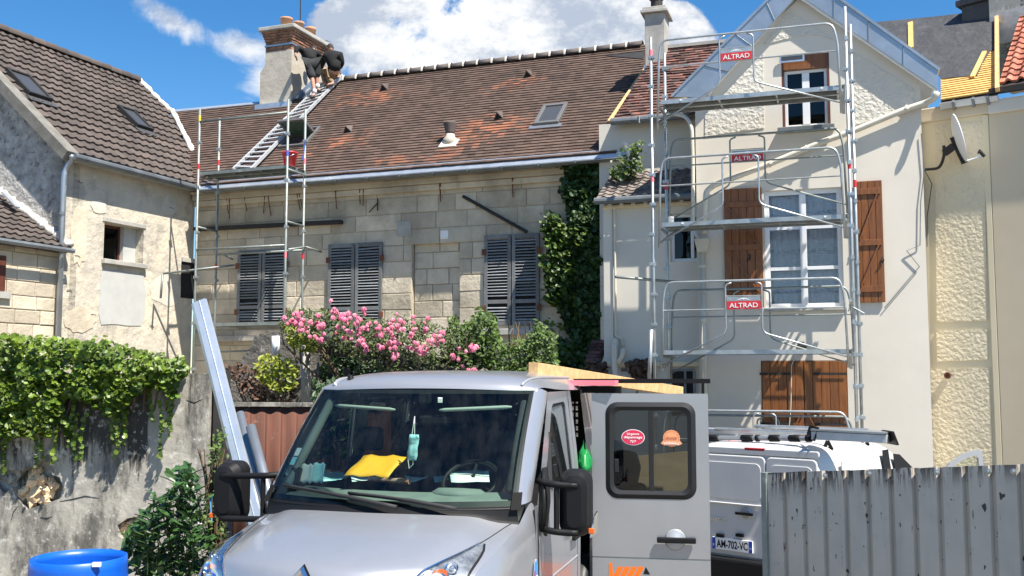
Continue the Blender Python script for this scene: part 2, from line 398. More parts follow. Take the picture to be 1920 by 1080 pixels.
pm('concrete_wall', (.44, .41, .35), (.32, .30, .26), 2.5, .93, bump=.7, bscale=7, bdist=.02, extra=wallconcrete)
pm('old_wall', (.17, .155, .13), (.10, .092, .08), 3, .95, bump=1.0, bscale=7, bdist=.06, stain=((.40, .38, .34), 9, .58, .66, .8))
pm('rubble', (.78, .58, .36), (.66, .46, .27), 6, .95, bump=1.0, bscale=14, bdist=.03, rnd=.15)
# foliage
pm('leaf_ivy', (.15, .215, .02), (.07, .13, .013), 4, .42, rnd=.5, trans=.3, stain=((.15, .22, .03), 1.8, .5, .7, .6))
pm('leaf_dark', (.040, .085, .018), (.024, .056, .013), 3, .45, rnd=.5, trans=.2)
pm('leaf_dark_yellow', (.13, .19, .025), (.07, .13, .02), 3, .5, rnd=.4, trans=.35)
pm('leaf_vine', (.30, .32, .03), (.20, .26, .025), 4, .5, rnd=.3, trans=.4)
pm('leaf_rose', (.08, .11, .022), (.045, .07, .018), 4, .55, rnd=.5, trans=.25, stain=((.13, .15, .04), 2.5, .5, .7, .6))
pm('leaf_shrub', (.10, .16, .028), (.055, .10, .018), 3, .55, rnd=.5, trans=.3)
pm('leaf_laurel', (.045, .10, .028), (.030, .07, .020), 5, .28, rnd=.4, trans=.12)
pm('leaf_brown', (.10, .05, .03), (.06, .035, .02), 5, .8, rnd=.5)
pm('petal', (.88, .38, .50), (.82, .22, .36), 6, .6, rnd=.3, trans=.3, stain=((.85, .45, .50), 8, .52, .66, .8))

# ------------------------------------------------------------------ frames of the buildings
MW = Frame((0, 20.9), -20.6)                        # long stone house
c0 = MW.w(*MW.at(365, 400)); LW = Frame((c0.x, c0.y), 67.7)      # plastered house, corner at x=0, runs to -x
RW = Frame((4.13, 17.25), -18.2)                    # gabled house
AW = Frame((RW.w(0, .5, 0).x, RW.w(0, .5, 0).y), -18.2)           # annex, half a metre behind it
yc = RW.w(*RW.at(1727, 300)); YW = Frame((yc.x + .18, yc.y + .55), -37)   # yellow house, set back and turned
CW = Frame(tuple(on_ray(390, 800, 11.0).xy), -8)    # garden wall, right end at x=0

# ------------------------------------------------------------------ ground
g = MB(); rows = []
xs = [-900, -60, -30, -14, -8, -4, -1, 1, 4, 8, 14, 30, 60, 900]; ys = [-900, -40, -8, 0, 4, 8, 9.5, 11, 12.5, 14, 17, 20, 26, 60, 900]
for y in ys: rows.append([(x, y, (-.3 if y > 11.5 and x > 0 else -.15 if y > 9 and x > 0 else 0) + (.02 * noise.noise(Vector((x, y, 0))) if abs(x) < 31 else 0)) for x in xs])
o = g.grid(rows).build('ground', M['ground'], smooth=True); o['kind'] = 'structure'; o['label'] = 'gravel yard ground'
GZ = -.31

# ------------------------------------------------------------------ roof planes with tiles
class Roof:
    def __init__(s, O, A, U):
        s.O = Vector(O); s.A = Vector(A).normalized(); U = Vector(U); s.U = (U - s.A * U.dot(s.A)).normalized(); s.N = s.A.cross(s.U)
        if s.N.z < 0: s.N = -s.N
        s.M = Matrix((s.A, s.U, s.N)).transposed().to_4x4(); s.M.translation = s.O; s.I = s.M.inverted()
    def at(s, px, py, h=0):
        o = s.I @ EYE; d = s.I.to_3x3() @ ray(px, py); t = (h - o.z) / d.z; return o + d * t
    def span(s, poly, v):
        xs = []
        for i in range(len(poly)):
            (a0, b0), (a1, b1) = poly[i], poly[(i + 1) % len(poly)]
            if (b0 - v) * (b1 - v) < 0: xs.append(a0 + (a1 - a0) * (v - b0) / (b1 - b0))
        xs.sort(); return [(xs[i], xs[i + 1]) for i in range(0, len(xs) - 1, 2)]
    def deck(s, poly, mat, parent, name='roof', t=.10):
        b = MB(); n = len(poly); b.v = [(a, v, -.012) for a, v in poly] + [(a, v, -t) for a, v in poly]
        b.f = [tuple(range(n)), tuple(range(2 * n - 1, n - 1, -1))] + [(i, i + n, (i + 1) % n + n, (i + 1) % n) for i in range(n)]
        return b.build(name, mat, parent, s.M)
    def flat(s, poly, e, w, th, holes=(), jit=.004, drop=()):
        b = MB(); k = 0; top = max(p[1] for p in poly)
        while k * e < top:
            v0 = k * e; k += 1
            for lo, hi in s.span(poly, min(v0 + e * .5, top - .001)):
                a = lo - (w * .5 if k % 2 else 0) - random.random() * .01
                while a < hi:
                    a0, a1 = max(a, lo), min(a + w - .004, hi); am = a + w / 2; a += w
                    if a1 - a0 < .02: continue
                    if any(h[0] < am < h[1] and h[2] < v0 + e / 2 < h[3] for h in holes): continue
                    j = random.uniform(-jit, jit); q = th + random.uniform(-.3, .3) * jit * 2; d = random.uniform(-jit, jit)
                    vs = [(a0, v0 + j, q), (a1, v0 + j + d * .4, q + d * .5), (a1, v0 + e + .02, .002), (a0, v0 + e + .02, .002), (a0, v0 + j, -.005), (a1, v0 + j + d * .4, -.005)]
                    b.add(vs, [(0, 1, 2, 3), (4, 5, 1, 0), (5, 2, 1), (4, 0, 3)])
        return b
def rolled_tile(w, e, th, rise):
    prof = [(0, .0), (.10, -.2), (.42, -.2), (.55, .6), (.70, 1), (.84, .75), (.97, .05), (1.0, 0)]
    b = MB(); n = len(prof)
    lo = [((x * w), 0, th + z * rise) for x, z in prof]; hi = [((x * w), e + .03, .004 + z * rise) for x, z in prof]; bt = [((x * w), 0, max(-.01, z * rise - .006)) for x, z in prof]
    b.add(lo + hi + bt, [(i, i + 1, n + i + 1, n + i) for i in range(n - 1)] + [(2 * n + i, 2 * n + i + 1, i + 1, i) for i in range(n - 1)])
    return b
def pieces(s, poly, e, w, me_fn, parent, mat, name='roof_tile', cap=300, sortkey=None, jit=.006):
    """whole tiles as objects (largest in view first), the rest and the cut ones in one part"""
    me = me_fn().mesh(name, mat); spots = []; rest = MB(); src = me_fn(); k = 0; top = max(p[1] for p in poly)
    while k * e < top:
        v0 = k * e; k += 1
        for lo, hi in s.span(poly, min(v0 + e * .5, top - .001)):
            n = int((hi - lo) / w) + 1
            for j in range(n):
                a = lo + j * w
                if a + w > hi + w * .5: break
                spots.append((a, v0))
    spots.sort(key=lambda q: (s.M @ Vector((q[0], q[1], 0)) - EYE).length)
    for i, (a, v) in enumerate(spots):
        D = Matrix.Translation((a, v + random.uniform(-jit, jit), random.uniform(0, jit))) @ Matrix.Rotation(random.uniform(-.012, .012), 4, 'Z')
        if i < cap: inst(name, me, s.M @ D, parent)
        else: rest.add([D @ Vector(q) for q in src.v], src.f)
    if rest.v: rest.build('far_tiles', mat, parent, s.M, kind='stuff')

def ashlar(F_, parent, x0, x1, z0, z1, ch, mat, lens=(.55, 1.0), holes=(), y0=0, depth=.12, gap=.007, name='stone', cap=300, minw=.12):
    """courses of dressed stone blocks, each an object; holes = (x0,x1,z0,z1)"""
    z = z0; n = 0
    while z < z1 - .05:
        zt = min(z + ch * random.uniform(.97, 1.03), z1); x = x0 - random.random() * lens[0] * .6
        while x < x1:
            L = random.uniform(*lens); segs = [(max(x, x0), min(x + L, x1))]
            x += L
            for h in holes:
                if h[2] < (z + zt) / 2 < h[3]:
                    out = []
                    for a, b in segs:
                        if b <= h[0] or a >= h[1]: out.append((a, b))
                        else:
                            if a < h[0]: out.append((a, h[0]))
                            if b > h[1]: out.append((h[1], b))
                    segs = out
            for a, b in segs:
                if b - a < .03: continue
                MB().block(a + gap, b - gap, y0 + random.uniform(-.006, .006), y0 + depth, z + gap, zt - gap, .008, .005).build(name, mat, parent, F_.M); n += 1
        z = zt
    return n
# ================================================================== long stone house
house = T('stone_house', MW.M @ Matrix.Translation((0, 0, 0)), 'long pale stone house with a brown tiled roof and grey louvred shutters', 'house')
MX = lambda px, py=500, off=0: MW.at(px, py, off).x
MZ = lambda px, py, off=0: MW.at(px, py, off).z
xl = MX(365) ; xr = MX(1152, 400)
ez = MZ(770, 316, -.42)                            # roof edge height
EO = -.42
rz = MW.at(925, 119, 3.62); ridge_z = rz.z
eaveO = MW.w(0, EO, ez); RM = Roof(eaveO, MW.M.to_3x3() @ Vector((1, 0, 0)), MW.w(0, 3.62, ridge_z) - eaveO)
SL = (MW.w(0, 3.62, ridge_z) - eaveO).length
print('stone house', xl, xr, 'eave', ez, 'ridge', ridge_z, SL)
wt = ez - .30
nx0, nx1 = MX(772, 520), MX(861, 520); nz0, nz1 = 2.9, MZ(815, 447)
b = MB()
b.box(xl, nx0, .02, .5, -.3, wt); b.box(nx1, xr + .9, .02, .5, -.3, wt); b.box(nx0, nx1, .13, .5, -.3, wt); b.box(nx0, nx1, .02, .13, nz1 + .003, wt); b.box(nx0, nx1, .02, .13, -.3, nz0)
b.build('wall', M['mortar'], house)
shut = [(445, 537, 468, 614), (615, 716, 456, 622), (908, 1011, 439, 610)]
sh = []
for a, c, t_, bt in shut:
    x0, x1 = MX(a, 530, -.04), MX(c, 530, -.04); zt = MZ((a + c) / 2, t_, -.04); zb = MZ((a + c) / 2, bt, -.04); sh.append((x0, x1, zb, zt))
ashlar(MW, house, xl + .02, MX(1075, 400), 2.0, wt - .02, .352, M['stone'], (.38, 1.25), [(nx0, nx1, nz0, nz1)] + [(a + .05, c - .05, z0 + .05, z1 - .05) for a, c, z0, z1 in sh])
ashlar(MW, house, nx0 + .01, nx1 - .01, nz0, nz1 - .01, .352, M['stone'], (.35, .8), y0=.10, depth=.05)
for a, c, z0, z1 in sh: MB().box(a + .03, c - .03, .005, .02, z0, z1 - .02).build('slat_shade', M['dark_room'], house)  # dark panel stands in for the shade behind the louvres
# cornice
MB().box(xl, xr, -.10, .02, wt - .13, wt).box(xl, xr, -.17, .02, wt + .002, wt + .14).box(xl, xr, -.26, .02, wt + .142, wt + .20).build('cornice', M['stone'], house, bevel=.02)
for a, c, zb in ((395, 480, 640), (868, 1032, 628)):
    z = MZ((a + c) / 2, zb, -.15); MB().box(MX(a, zb, -.15), MX(c, zb, -.15), -.17, .0, z, z + .13).build('sill', M['cement'], house, bevel=.012)
# shutters
def louvred(parent, F_, x0, x1, z0, z1, hinge, slats=25):
    st = .075; y0, y1 = -.055, -.018
    b = MB(); b.box(x0, x0 + st, y0, y1, z0, z1).box(x1 - st, x1, y0, y1, z0, z1); mid = z0 + (z1 - z0) * .24
    for za, zb in ((z0, z0 + .09), (z1 - .09, z1), (mid, mid + .08)): b.box(x0 + st, x1 - st, y0 + .001, y1 - .001, za, zb)
    o = b.build('shutter', M['shutter_grey'], parent, bevel=.003)
    n = int((z1 - z0 - .26) / .063); sw = x1 - x0 - 2 * st
    me = MB().box(-sw / 2, sw / 2, -.024, .024, -.004, .004).mesh('slat', M['slat_grey'])
    k = 0
    z = z0 + .09 + .03
    while z < z1 - .1:
        if not (mid - .028 < z < mid + .108) and random.random() > .02:
            inst('slat', me, F_.M @ Matrix.Translation(((x0 + x1) / 2, y0 + .018, z)) @ Matrix.Rotation(radians(random.gauss(0, .7)), 4, 'Y') @ Matrix.Rotation(radians(38 + random.gauss(0, 4)), 4, 'X'), o)
        z += .063
    for zz in (z0 + .3, z1 - .42):
        hx = x0 if hinge < 0 else x1
        MB().box(hx - .05, hx + .05, y0 - .012, y0, zz, zz + .13).build('hinge', M['rust'], o, bevel=.004)
for a, c, z0, z1 in sh:
    m_ = (a + c) / 2; louvred(house, MW, a, m_ - .012, z0, z1, -1); louvred(house, MW, m_ + .012, c, z0, z1, 1)
# vent, rods, straps, patches
x, z = MW.up(833, 440, -.02); MB().box(x - .09, x + .09, -.02, .0, z - .09, z + .09).build('wall_vent', M['white_paint'], house, bevel=.004)
x, z = MW.up(757, 428, -.02); MB().box(x - .17, x + .17, -.018, .0, z - .17, z + .17).build('repair_patch', M['cement'], house, bevel=.01)
MB().tube([MW.at(868, 368, -.05), MW.at(988, 435, -.05)], .035, 8).build('iron_bar', M['black_matt'], house)
MB().bar(MW.at(366, 430, -.10), MW.at(640, 416, -.10), .16, .08).build('steel_beam', M['dark_post'], house)
gb = MW.at(770, 338, -.42)
for px, py, p2, q2 in ((422, 352, 428, 400), (430, 352, 430, 410), (455, 355, 463, 396), (498, 350, 494, 400), (500, 350, 508, 405), (553, 345, 563, 395), (556, 345, 568, 392), (628, 342, 631, 392), (674, 340, 675, 383), (681, 340, 681, 386), (823, 328, 826, 378), (826, 328, 826, 372), (959, 312, 962, 370), (963, 312, 961, 362)):
    MB().tube([MW.at(px, py, -.16), MW.at(p2, q2, -.03)], .011, 5).build('iron_strap', M['rust'], house)
MB().tube([MW.at(708, 372, -.05), MW.at(708, 395, -.05)], .014, 5).tube([MW.at(709, 379, -.05), MW.at(692, 398, -.03)], .012, 5).build('iron_bracket', M['black_matt'], house)
# gutter, zinc band
gx0, gx1 = MX(372, 345, -.5), MX(1172, 275, -.5)
b = MB(); b.prism([(EO - .08, ez - .15), (EO - .05, ez - .18), (EO + .12, ez - .18), (EO + .12, ez - .03)], 0, gx1 - gx0, Matrix.Translation((gx0, 0, 0)) @ Matrix(((0, 1, 0, 0), (1, 0, 0, 0), (0, 0, 1, 0), (0, 0, 0, 1))))
b.build('gutter', M['zinc_dull'], house)
tilt = (EO - .085, ez - .155), (EO + .075, ez + .085)
b = MB(); b.add([(gx0, tilt[0][0], tilt[0][1]), (gx1, tilt[0][0], tilt[0][1]), (gx1, tilt[1][0], tilt[1][1]), (gx0, tilt[1][0], tilt[1][1])], [(0, 1, 2, 3)]).build('zinc_band', M['lead_shiny'], house, solid=.004)
MB().tube([(gx0, EO - .095, ez - .145), (gx1, EO - .095, ez - .145)], .028, 8).build('gutter_lip', M['zinc_dull'], house)
x = gx0 + .5
while x < gx1: MB().box(x, x + .025, EO - .135, EO - .02, ez - .18, ez - .125).build('gutter_bracket', M['zinc_dull'], house); x += .78
# roof
vall = (MW.I @ c0).x
pr = RM.at(1165, 266); pt = RM.at(1205, 93)
eL = RM.at(368, 340).x; poly = [(vall + .1, 0), (pr.x, 0), (RM.at(1143, 228).x, RM.at(1143, 228).y), (RM.at(1207, 129).x, RM.at(1207, 129).y), (pt.x + .05, SL), (RM.at(590, 165).x, SL), (RM.at(590, 165).x, RM.at(520, 190).y), (RM.at(489, 193).x, RM.at(489, 193).y), (RM.at(322, 209).x, RM.at(322, 209).y)]
deck = RM.deck(poly, M['roof_deck'], house)
def orange(t, pos, c):
    sp = [(Vector(RM.M @ RM.at(px, py)), r) for px, py, r in ((690, 183, .9), (725, 176, .45), (650, 262, .75), (620, 275, .5), (900, 240, 1.05), (935, 236, .85), (870, 255, .8), (843, 285, .6), (985, 152, .5), (950, 163, .6), (560, 292, .5), (740, 300, .5))]
    k = Vector((.5, .9, .9))
    c2 = c
    for p_, rr in sp:
        d = t.n('ShaderNodeVectorMath', operation='SUBTRACT'); t.link(pos, d.inputs[0]); d.inputs[1].default_value = p_
        l = t.n('ShaderNodeVectorMath', operation='LENGTH'); t.link(t.scalev(d.outputs[0], (.7, .7, 1.5)), l.inputs[0])
        geo = t.n('ShaderNodeNewGeometry')
        v = t.m('ADD', t.m('ADD', l.outputs['Value'], t.m('MULTIPLY', t.m('SUBTRACT', t.noise(pos, 3.5, 3), .5), rr * 1.3)), t.m('MULTIPLY', t.m('SUBTRACT', geo.outputs['Random Per Island'], .5), rr * .8))
        c2 = t.mix(t.ss(v, -rr * .1, rr * .7, .42, 0), c2, (.36, .14, .075))
    return c2
pm('roof_tiles', (.100, .066, .052), (.078, .053, .043), 1.2, .85, rnd=.20, extra=orange, spec=.3)
RM.flat(poly, .131, .17, .026, jit=.003).build('roof_tiles', M['roof_tiles'], deck, RM.M, kind='stuff')
# ridge tiles with white mortar joints
a0, a1 = RM.at(652, 146).x, pt.x - .02; n = 21; L = (a1 - a0) / n
half = [(-.13 * cos(radians(q)), .0, .11 * sin(radians(q))) for q in range(0, 181, 22)]
def ridge(L, r0, r1):
    m = MB(); rows = []
    for x, r in ((0, r0), (L, r1)): rows.append([(x, r * cos(radians(q)), r * sin(radians(q)) * .95 - .03) for q in range(-10, 191, 20)])
    return m.grid(rows)
me_r = ridge(L * .98, .125, .14); me_r = me_r.mesh('ridge_tile', M['ridge_tile'], True)
me_m = ridge(.05, .155, .15).mesh('ridge_mortar', M['mortar_white'], True)
RMz = Matrix.Translation(MW.w(0, 3.62, ridge_z + .03)) @ Matrix.Rotation(radians(-20.6), 4, 'Z')
for i in range(n):
    o = inst('ridge_tile', me_r, RMz @ Matrix.Translation((a0 + i * L, 0, random.uniform(-.006, .006))), deck); md = o.modifiers.new('solid', 'SOLIDIFY'); md.thickness = .015
    inst('ridge_mortar', me_m, RMz @ Matrix.Translation((a0 + i * L - .02, 0, 0)) @ Matrix.Rotation(random.gauss(0, .03), 4, 'Z'), deck)
# ridge flashing on the left part
al = RM.at(322, 205).x
MB().bar(RM.at(320, 209, .02), RM.at(489, 193, .02), .14, .03).build('ridge_flashing', M['lead_shiny'], deck, RM.M)
# valley strip of white mortar
v0 = MW.w(vall, 0, ez + .02); v1 = RM.M @ RM.at(317, 211, .03)
def fillet(a, b, r, n=40, amp=.35, lift=.02):
    pts, rr_ = [], []
    for i in range(n + 1):
        pts.append(a.lerp(b, i / n) + Vector((0, 0, lift + .03 * noise.noise(Vector((i * .5, a.x, 1)))))); rr_.append(max(.015, r * (1 + amp * 1.6 * noise.noise(Vector((i * .45, 3, a.y))))))
    return MB().tube(pts, rr_, 8)
nrm_ = Vector((-.2, -.6, .75)) * .05; vb = fillet(v0 + nrm_ + Vector((.03, 0, 0)), v1 + nrm_, .085, 40, .25, .05)

# small vents, cowl, skylights
for px, py in ((720, 170), (990, 145), (935, 224), (652, 249)):
    p = RM.at(px, py); m_ = RM.M @ Matrix.Translation((p.x, p.y, .02))
    MB().add([(-.11, 0, 0), (.11, 0, 0), (0, 0, .17), (0, .34, .01)], [(0, 2, 3), (2, 1, 3), (0, 1, 2)]).build('roof_vent', M['ridge_tile'], deck, m_)
    MB().add([(-.075, -.004, .01), (.075, -.004, .01), (0, -.004, .125)], [(0, 1, 2)]).build('vent_opening', M['dark_room'], deck, m_)
p = RM.M @ RM.at(844, 266); p2 = Matrix.Translation(p)
MB().lathe([(.16, -.10), (.16, .06), (.10, .12), (.10, .17)], 14, p2).build('cowl_base', M['chimney_render'], deck, I4, smooth=True)
MB().lathe([(.10, .17), (.105, .22), (.15, .40), (.155, .43)], 14, p2).build('roof_cowl', M['ridge_tile'], deck, I4, smooth=True)
MB().box(-.2, .2, -.22, .1, .01, .035).build('cowl_flashing', M['mortar_white'], deck, RM.M @ Matrix.Translation(RM.at(844, 268)))
def skylight(R_, corners, parent, h=.09, fw=.085, nm='skylight'):
    ps = [R_.at(*c) for c in corners]; x0 = (ps[0].x + ps[3].x) / 2; x1 = (ps[1].x + ps[2].x) / 2; y0 = (ps[0].y + ps[1].y) / 2; y1 = (ps[2].y + ps[3].y) / 2
    f = MB().box(x0, x1, y0, y0 + fw, 0, h).box(x0, x1, y1 - fw, y1, 0, h).box(x0, x0 + fw, y0 + fw, y1 - fw, 0, h).box(x1 - fw, x1, y0 + fw, y1 - fw, 0, h).build(nm, M['glass_frame'], parent, R_.M, bevel=.01)
    MB().box(x0 + fw, x1 - fw, y0 + fw, y1 - fw, h * .55, h * .65).build('pane', M['skylight_glass'], parent, R_.M)
    MB().box(x0 + fw, x1 - fw, y0 + fw, y1 - fw, .0, .01).build('skylight_well', M['dark_room'], parent, R_.M)
    MB().box(x0 - .08, x1 + .08, y0 - .14, y0, .01, .035).build('skylight_flashing', M['zinc'], parent, R_.M)
    return (x0, x1, y0, y1)
skylight(RM, ((1003, 236), (1046, 236), (1066, 200), (1020, 200)), deck)
# open skylight: frame on the roof, sash swung out about its middle
ps = [RM.at(*c) for c in ((522, 280), (570, 278), (590, 242), (545, 244))]; x0, x1, y0, y1 = ps[0].x, ps[1].x, ps[0].y, ps[2].y
fw = .06
MB().box(x0, x1, y0, y0 + fw, 0, .08).box(x0, x1, y1 - fw, y1, 0, .08).box(x0, x0 + fw, y0 + fw, y1 - fw, 0, .08).box(x1 - fw, x1, y0 + fw, y1 - fw, 0, .08).build('skylight', M['glass_frame'], deck, RM.M, bevel=.01)
MB().box(x0 + fw, x1 - fw, y0 + fw, y1 - fw, .0, .01).build('skylight_well', M['dark_room'], deck, RM.M)
hw, hh = (x1 - x0) / 2 - .01, (y1 - y0) / 2
SM = RM.M @ Matrix.Translation(((x0 + x1) / 2, (y0 + y1) / 2 + .1, .16)) @ Matrix.Rotation(radians(-62), 4, 'X')
MB().box(-hw, hw, -hh, -hh + .09, -.03, .03).box(-hw, hw, hh - .09, hh, -.03, .03).box(-hw, -hw + .07, -hh + .09, hh - .09, -.03, .03).box(hw - .07, hw, -hh + .09, hh - .09, -.03, .03).build('open_sash', M['glass_frame'], deck, SM, bevel=.01)
glass('sash_glass', (.45, .6, .5), 1.2, base=(.16, .26, .20), opaque=.5)
MB().box(-hw + .07, hw - .07, -hh + .09, hh - .09, -.006, .006).build('pane', M['sash_glass'], deck, SM)
# timber rake board and black sheet drawn as the tarp shadow at the right end
MB().bar(RM.at(1143, 228, .06), RM.at(1212, 127, .06), .09, .05, (0, 0, 1)).build('rake_board', M['timber'], deck, RM.M)
p, q, r_ = RM.at(1118, 277, .035), RM.at(1155, 272, .035), RM.at(1150, 232, .035)
MB().add([p, q, r_], [(0, 1, 2)]).build('corner_shadow', M['black_matt'], deck, RM.M, solid=.01)
p, q, r_, s_ = RM.at(1135, 104, .03), RM.at(1208, 96, .03), RM.at(1206, 110, .03), RM.at(1168, 105, .03)
MB().add([p, r_, q], [(0, 1, 2)]).build('ridge_felt', M['black_matt'], deck, RM.M, solid=.01)
MB().tube(round_path([MW.at(1168, 268, -.5), MW.at(1176, 272, -.45), MW.at(1180, 300, -.35)], .1), .045, 8).build('gutter_end', M['pvc_white'], house)

# chimney
cn = MW.at(545, 207, 2.74); cz = cn.z; cx1 = cn.x; cx0 = MX(487, 180, 2.74); cxu = MX(498, 90, 2.74)
ctop = MZ(540, 44, 2.6); CL = 1.72; zs = MZ(545, 92, 2.74)
ch = MB().prism([(cx0, cz - .5), (cx1, cz - .5), (cx1, zs), (cxu, zs), (cxu, zs - .32), (cxu - .05, zs - .42), (cx0, zs - .55)], 2.74, 2.74 + CL).build('chimney', M['chimney_render'], house)
MB().box(cx0 - .07, cx1 + .05, 2.62, 2.72, cz - .06, cz + .22).build('chimney_flashing', M['lead_shiny'], ch, MW.M)
MB().add([(cx0 - .2, 2.42, cz - .20), (cx1 + .03, 2.42, cz - .20), (cx1 + .03, 2.64, cz + .03), (cx0 - .08, 2.64, cz + .03)], [(0, 1, 2, 3)]).build('chimney_apron', M['lead_shiny'], ch, MW.M, solid=.012)
sl = (ridge_z - ez) / (3.62 - EO)
MB().add([(cx1 + .015, 2.6, cz - .08), (cx1 + .015, 3.9, cz - .08 + 1.3 * sl), (cx1 + .015, 3.9, cz + .14 + 1.3 * sl), (cx1 + .015, 2.6, cz + .14)], [(0, 1, 2, 3)]).add([(cx1 + .012, 2.6, cz - .03), (cx1 + .17, 2.6, cz - .03), (cx1 + .17, 3.62, cz - .03 + 1.02 * sl), (cx1 + .012, 3.62, cz - .03 + 1.02 * sl)], [(0, 1, 2, 3)]).build('side_flashing', M['zinc'], ch, MW.M, solid=.01)
def brick_course(z, ov, h=.062, x0=cxu, x1=cx1, y0=2.74, y1=2.74 + CL):
    X0, X1, Y0, Y1 = x0 - ov, x1 + ov, y0 - ov, y1 + ov
    MB().box(X0 + .015, X1 - .015, Y0 + .015, Y1 - .015, z, z + h + .012).build('mortar_bed', M['mortar'], ch, MW.M)
    o_ = random.choice((0, .11)); x = X0 - o_
    while x < X1:
        a, c = max(x, X0), min(x + .212, X1); x += .222
        if c - a > .03: MB().block(a, c, Y0 + random.uniform(-.003, .003), Y0 + .1, z, z + h, .006, .002).build('brick', M['brick'], ch, MW.M)
    y = Y0 + .1 + o_ * .5
    Rm = MW.M @ Matrix.Translation((X1, 0, 0)) @ Matrix.Rotation(pi / 2, 4, 'Z')
    while y < Y1:
        a, c = y, min(y + .212, Y1); y += .222
        if c - a > .03: MB().block(a, c, random.uniform(-.003, .003), .1, z, z + h, .006, .002).build('brick', M['brick'], ch, Rm)
z = zs + .003; cap_b = ctop - .11
hts = [(0, 0), (.0, 1), (0, 2), (.0, 3), (.02, 4), (.04, 5), (.06, 6), (.08, 7)]
hc = (cap_b - z) / len(hts) - .012
for i, (ov, k) in enumerate(hts): brick_course(z + i * (hc + .012), ov, hc)
MB().box(cxu - .02, cx1 + .02, 2.72, 2.74 + CL + .02, z + (hc + .012) * 1.9, z + (hc + .012) * 2.6).build('chimney_band', M['zinc'], ch, MW.M)
MB().box(cxu - .15, cx1 + .15, 2.74 - .15, 2.74 + CL + .15, cap_b, ctop).build('chimney_cap', M['cement'], ch, MW.M, bevel=.02)
for k, (yy, hh_, rr) in enumerate(((2.90, .27, .16), (3.36, .30, .15), (3.95, .34, .15))):
    MB().lathe([(rr * .92, 0), (rr, hh_ * .8), (rr * 1.05, hh_ * .82), (rr * 1.05, hh_), (rr * .8, hh_), (rr * .8, hh_ * .5)], 16, Matrix.Translation(((cxu + cx1) / 2 + (.2 if k else .12), yy, ctop))).build('chimney_pot', M['terracotta'], ch, MW.M, smooth=True, bevel=0)
mast = MB().tube([MW.w((cxu + cx1) / 2 + .16, 3.5, ctop), MW.w((cxu + cx1) / 2 + .16, 3.5, ctop + 1.6)], .018, 6).build('aerial_mast', M['dark_post'])
tag(mast, 'thin dark aerial mast rising from the brick chimney', 'mast')
an = T('tv_aerial', MW.M @ Matrix.Translation(((cxu + cx1) / 2 + .1, 4.55, ctop + .0)), 'small dark aerial behind the last chimney pot', 'aerial')
MB().tube([(0, 0, -.2), (0, 0, .16)], .01, 5).build('pole', M['dark_post'], an)
for k in range(4): MB().tube([(-.12 + k * .12, -.1, .05 + k * .03), (-.02 + k * .12, .1, .05 + k * .03)], .006, 4).build('element', M['dark_post'], an)
MB().tube([(-.15, 0, .04), (.3, 0, .15)], .008, 4).build('boom', M['dark_post'], an)

# ================================================================== plastered house on the left
ph = T('plastered_house', LW.M, 'two storey house of worn cream plaster with a brown interlocking tile roof at left', 'house')
lc = LW.at(122, 300).x                              # left corner
lez = LW.at(247, 318, -.25).z
print('left corner', lc, 'eave', lez)
ww = [LW.up(196, 415), LW.up(196, 490), LW.up(270, 430), LW.up(272, 513)]
wx0, wx1, wz0, wz1 = ww[0][0], ww[2][0], ww[1][1] + .05, ww[0][1]
b = MB(); b.box(lc, wx0, 0, .4, -.3, lez).box(wx1, 0, 0, .4, -.3, lez).box(wx0, wx1, 0, .4, -.3, wz0).box(wx0, wx1, 0, .4, wz1, lez)
b.build('wall', M['plaster_old'], ph)
fy = .32
f = MB().box(wx0, wx0 + .05, fy, fy + .05, wz0, wz1).box(wx1 - .42, wx1 - .37, fy, fy + .05, wz0, wz1).box(wx0 + .05, wx1 - .42, fy, fy + .05, wz0, wz0 + .06).box(wx0 + .05, wx1 - .42, fy, fy + .05, wz1 - .06, wz1).build('window_frame', M['wood_dark'], ph)
MB().box(wx0 + .05, wx1 - .42, fy + .02, fy + .03, wz0 + .06, wz1 - .06).build('pane', M['window_glass'], f, LW.M)
MB().box(wx1 - .37, wx1, .22, .40, wz0, wz1).build('blocked_part', M['plaster_patch'], ph)
MB().box(wx0 - .1, wx1 + .1, .45, .5, wz0 - .1, wz1 + .1).build('room_back', M['dark_room'], ph)
MB().box(wx0 - .05, wx1 + .06, -.10, .15, wz0 - .10, wz0).build('window_sill', M['cement'], ph, bevel=.01)
MB().box(wx0 - .05, wx1 + .05, -.02, .01, wz1, wz1 + .09).build('lintel', M['cement'], ph, bevel=.006)
# repaired rectangle under the window, a few patches with raised ragged edges
def ragged(F_, parent, px, pz, rx, rz_, mat, y=-.012, name='plaster_patch', n=22, sq=0):
    pts = []
    for i in range(n):
        a = 2 * pi * i / n; k = random.uniform(.85, 1.08); cx_, cz_ = cos(a), sin(a)
        if sq: m_ = max(abs(cx_), abs(cz_)); cx_, cz_ = cx_ / m_, cz_ / m_; k = random.uniform(.95, 1.03)
        pts.append((px + rx * k * cx_, pz + rz_ * k * cz_))
    return MB().prism(pts, y, .004).build(name, mat, parent, F_.M)
def rag_px(F_, parent, px, py, w_, h_, mat, **k):
    x, z = F_.up(px, py); x2 = F_.up(px + w_ / 2, py)[0]; z2 = F_.up(px, py - h_ / 2)[1]
    return ragged(F_, parent, x, z, abs(x2 - x), abs(z2 - z), mat, **k)
rag_px(LW, ph, 230, 560, 84, 100, M['plaster_patch'], sq=1)
rag_px(LW, ph, 148, 440, 34, 120, M['stone']); rag_px(LW, ph, 317, 385, 24, 40, M['plaster_light']); rag_px(LW, ph, 185, 388, 30, 26, M['plaster_light'])
rag_px(LW, ph, 150, 600, 60, 50, M['stone'])
rag_px(LW, ph, 312, 545, 60, 60, M['plaster_light'], y=-.006)
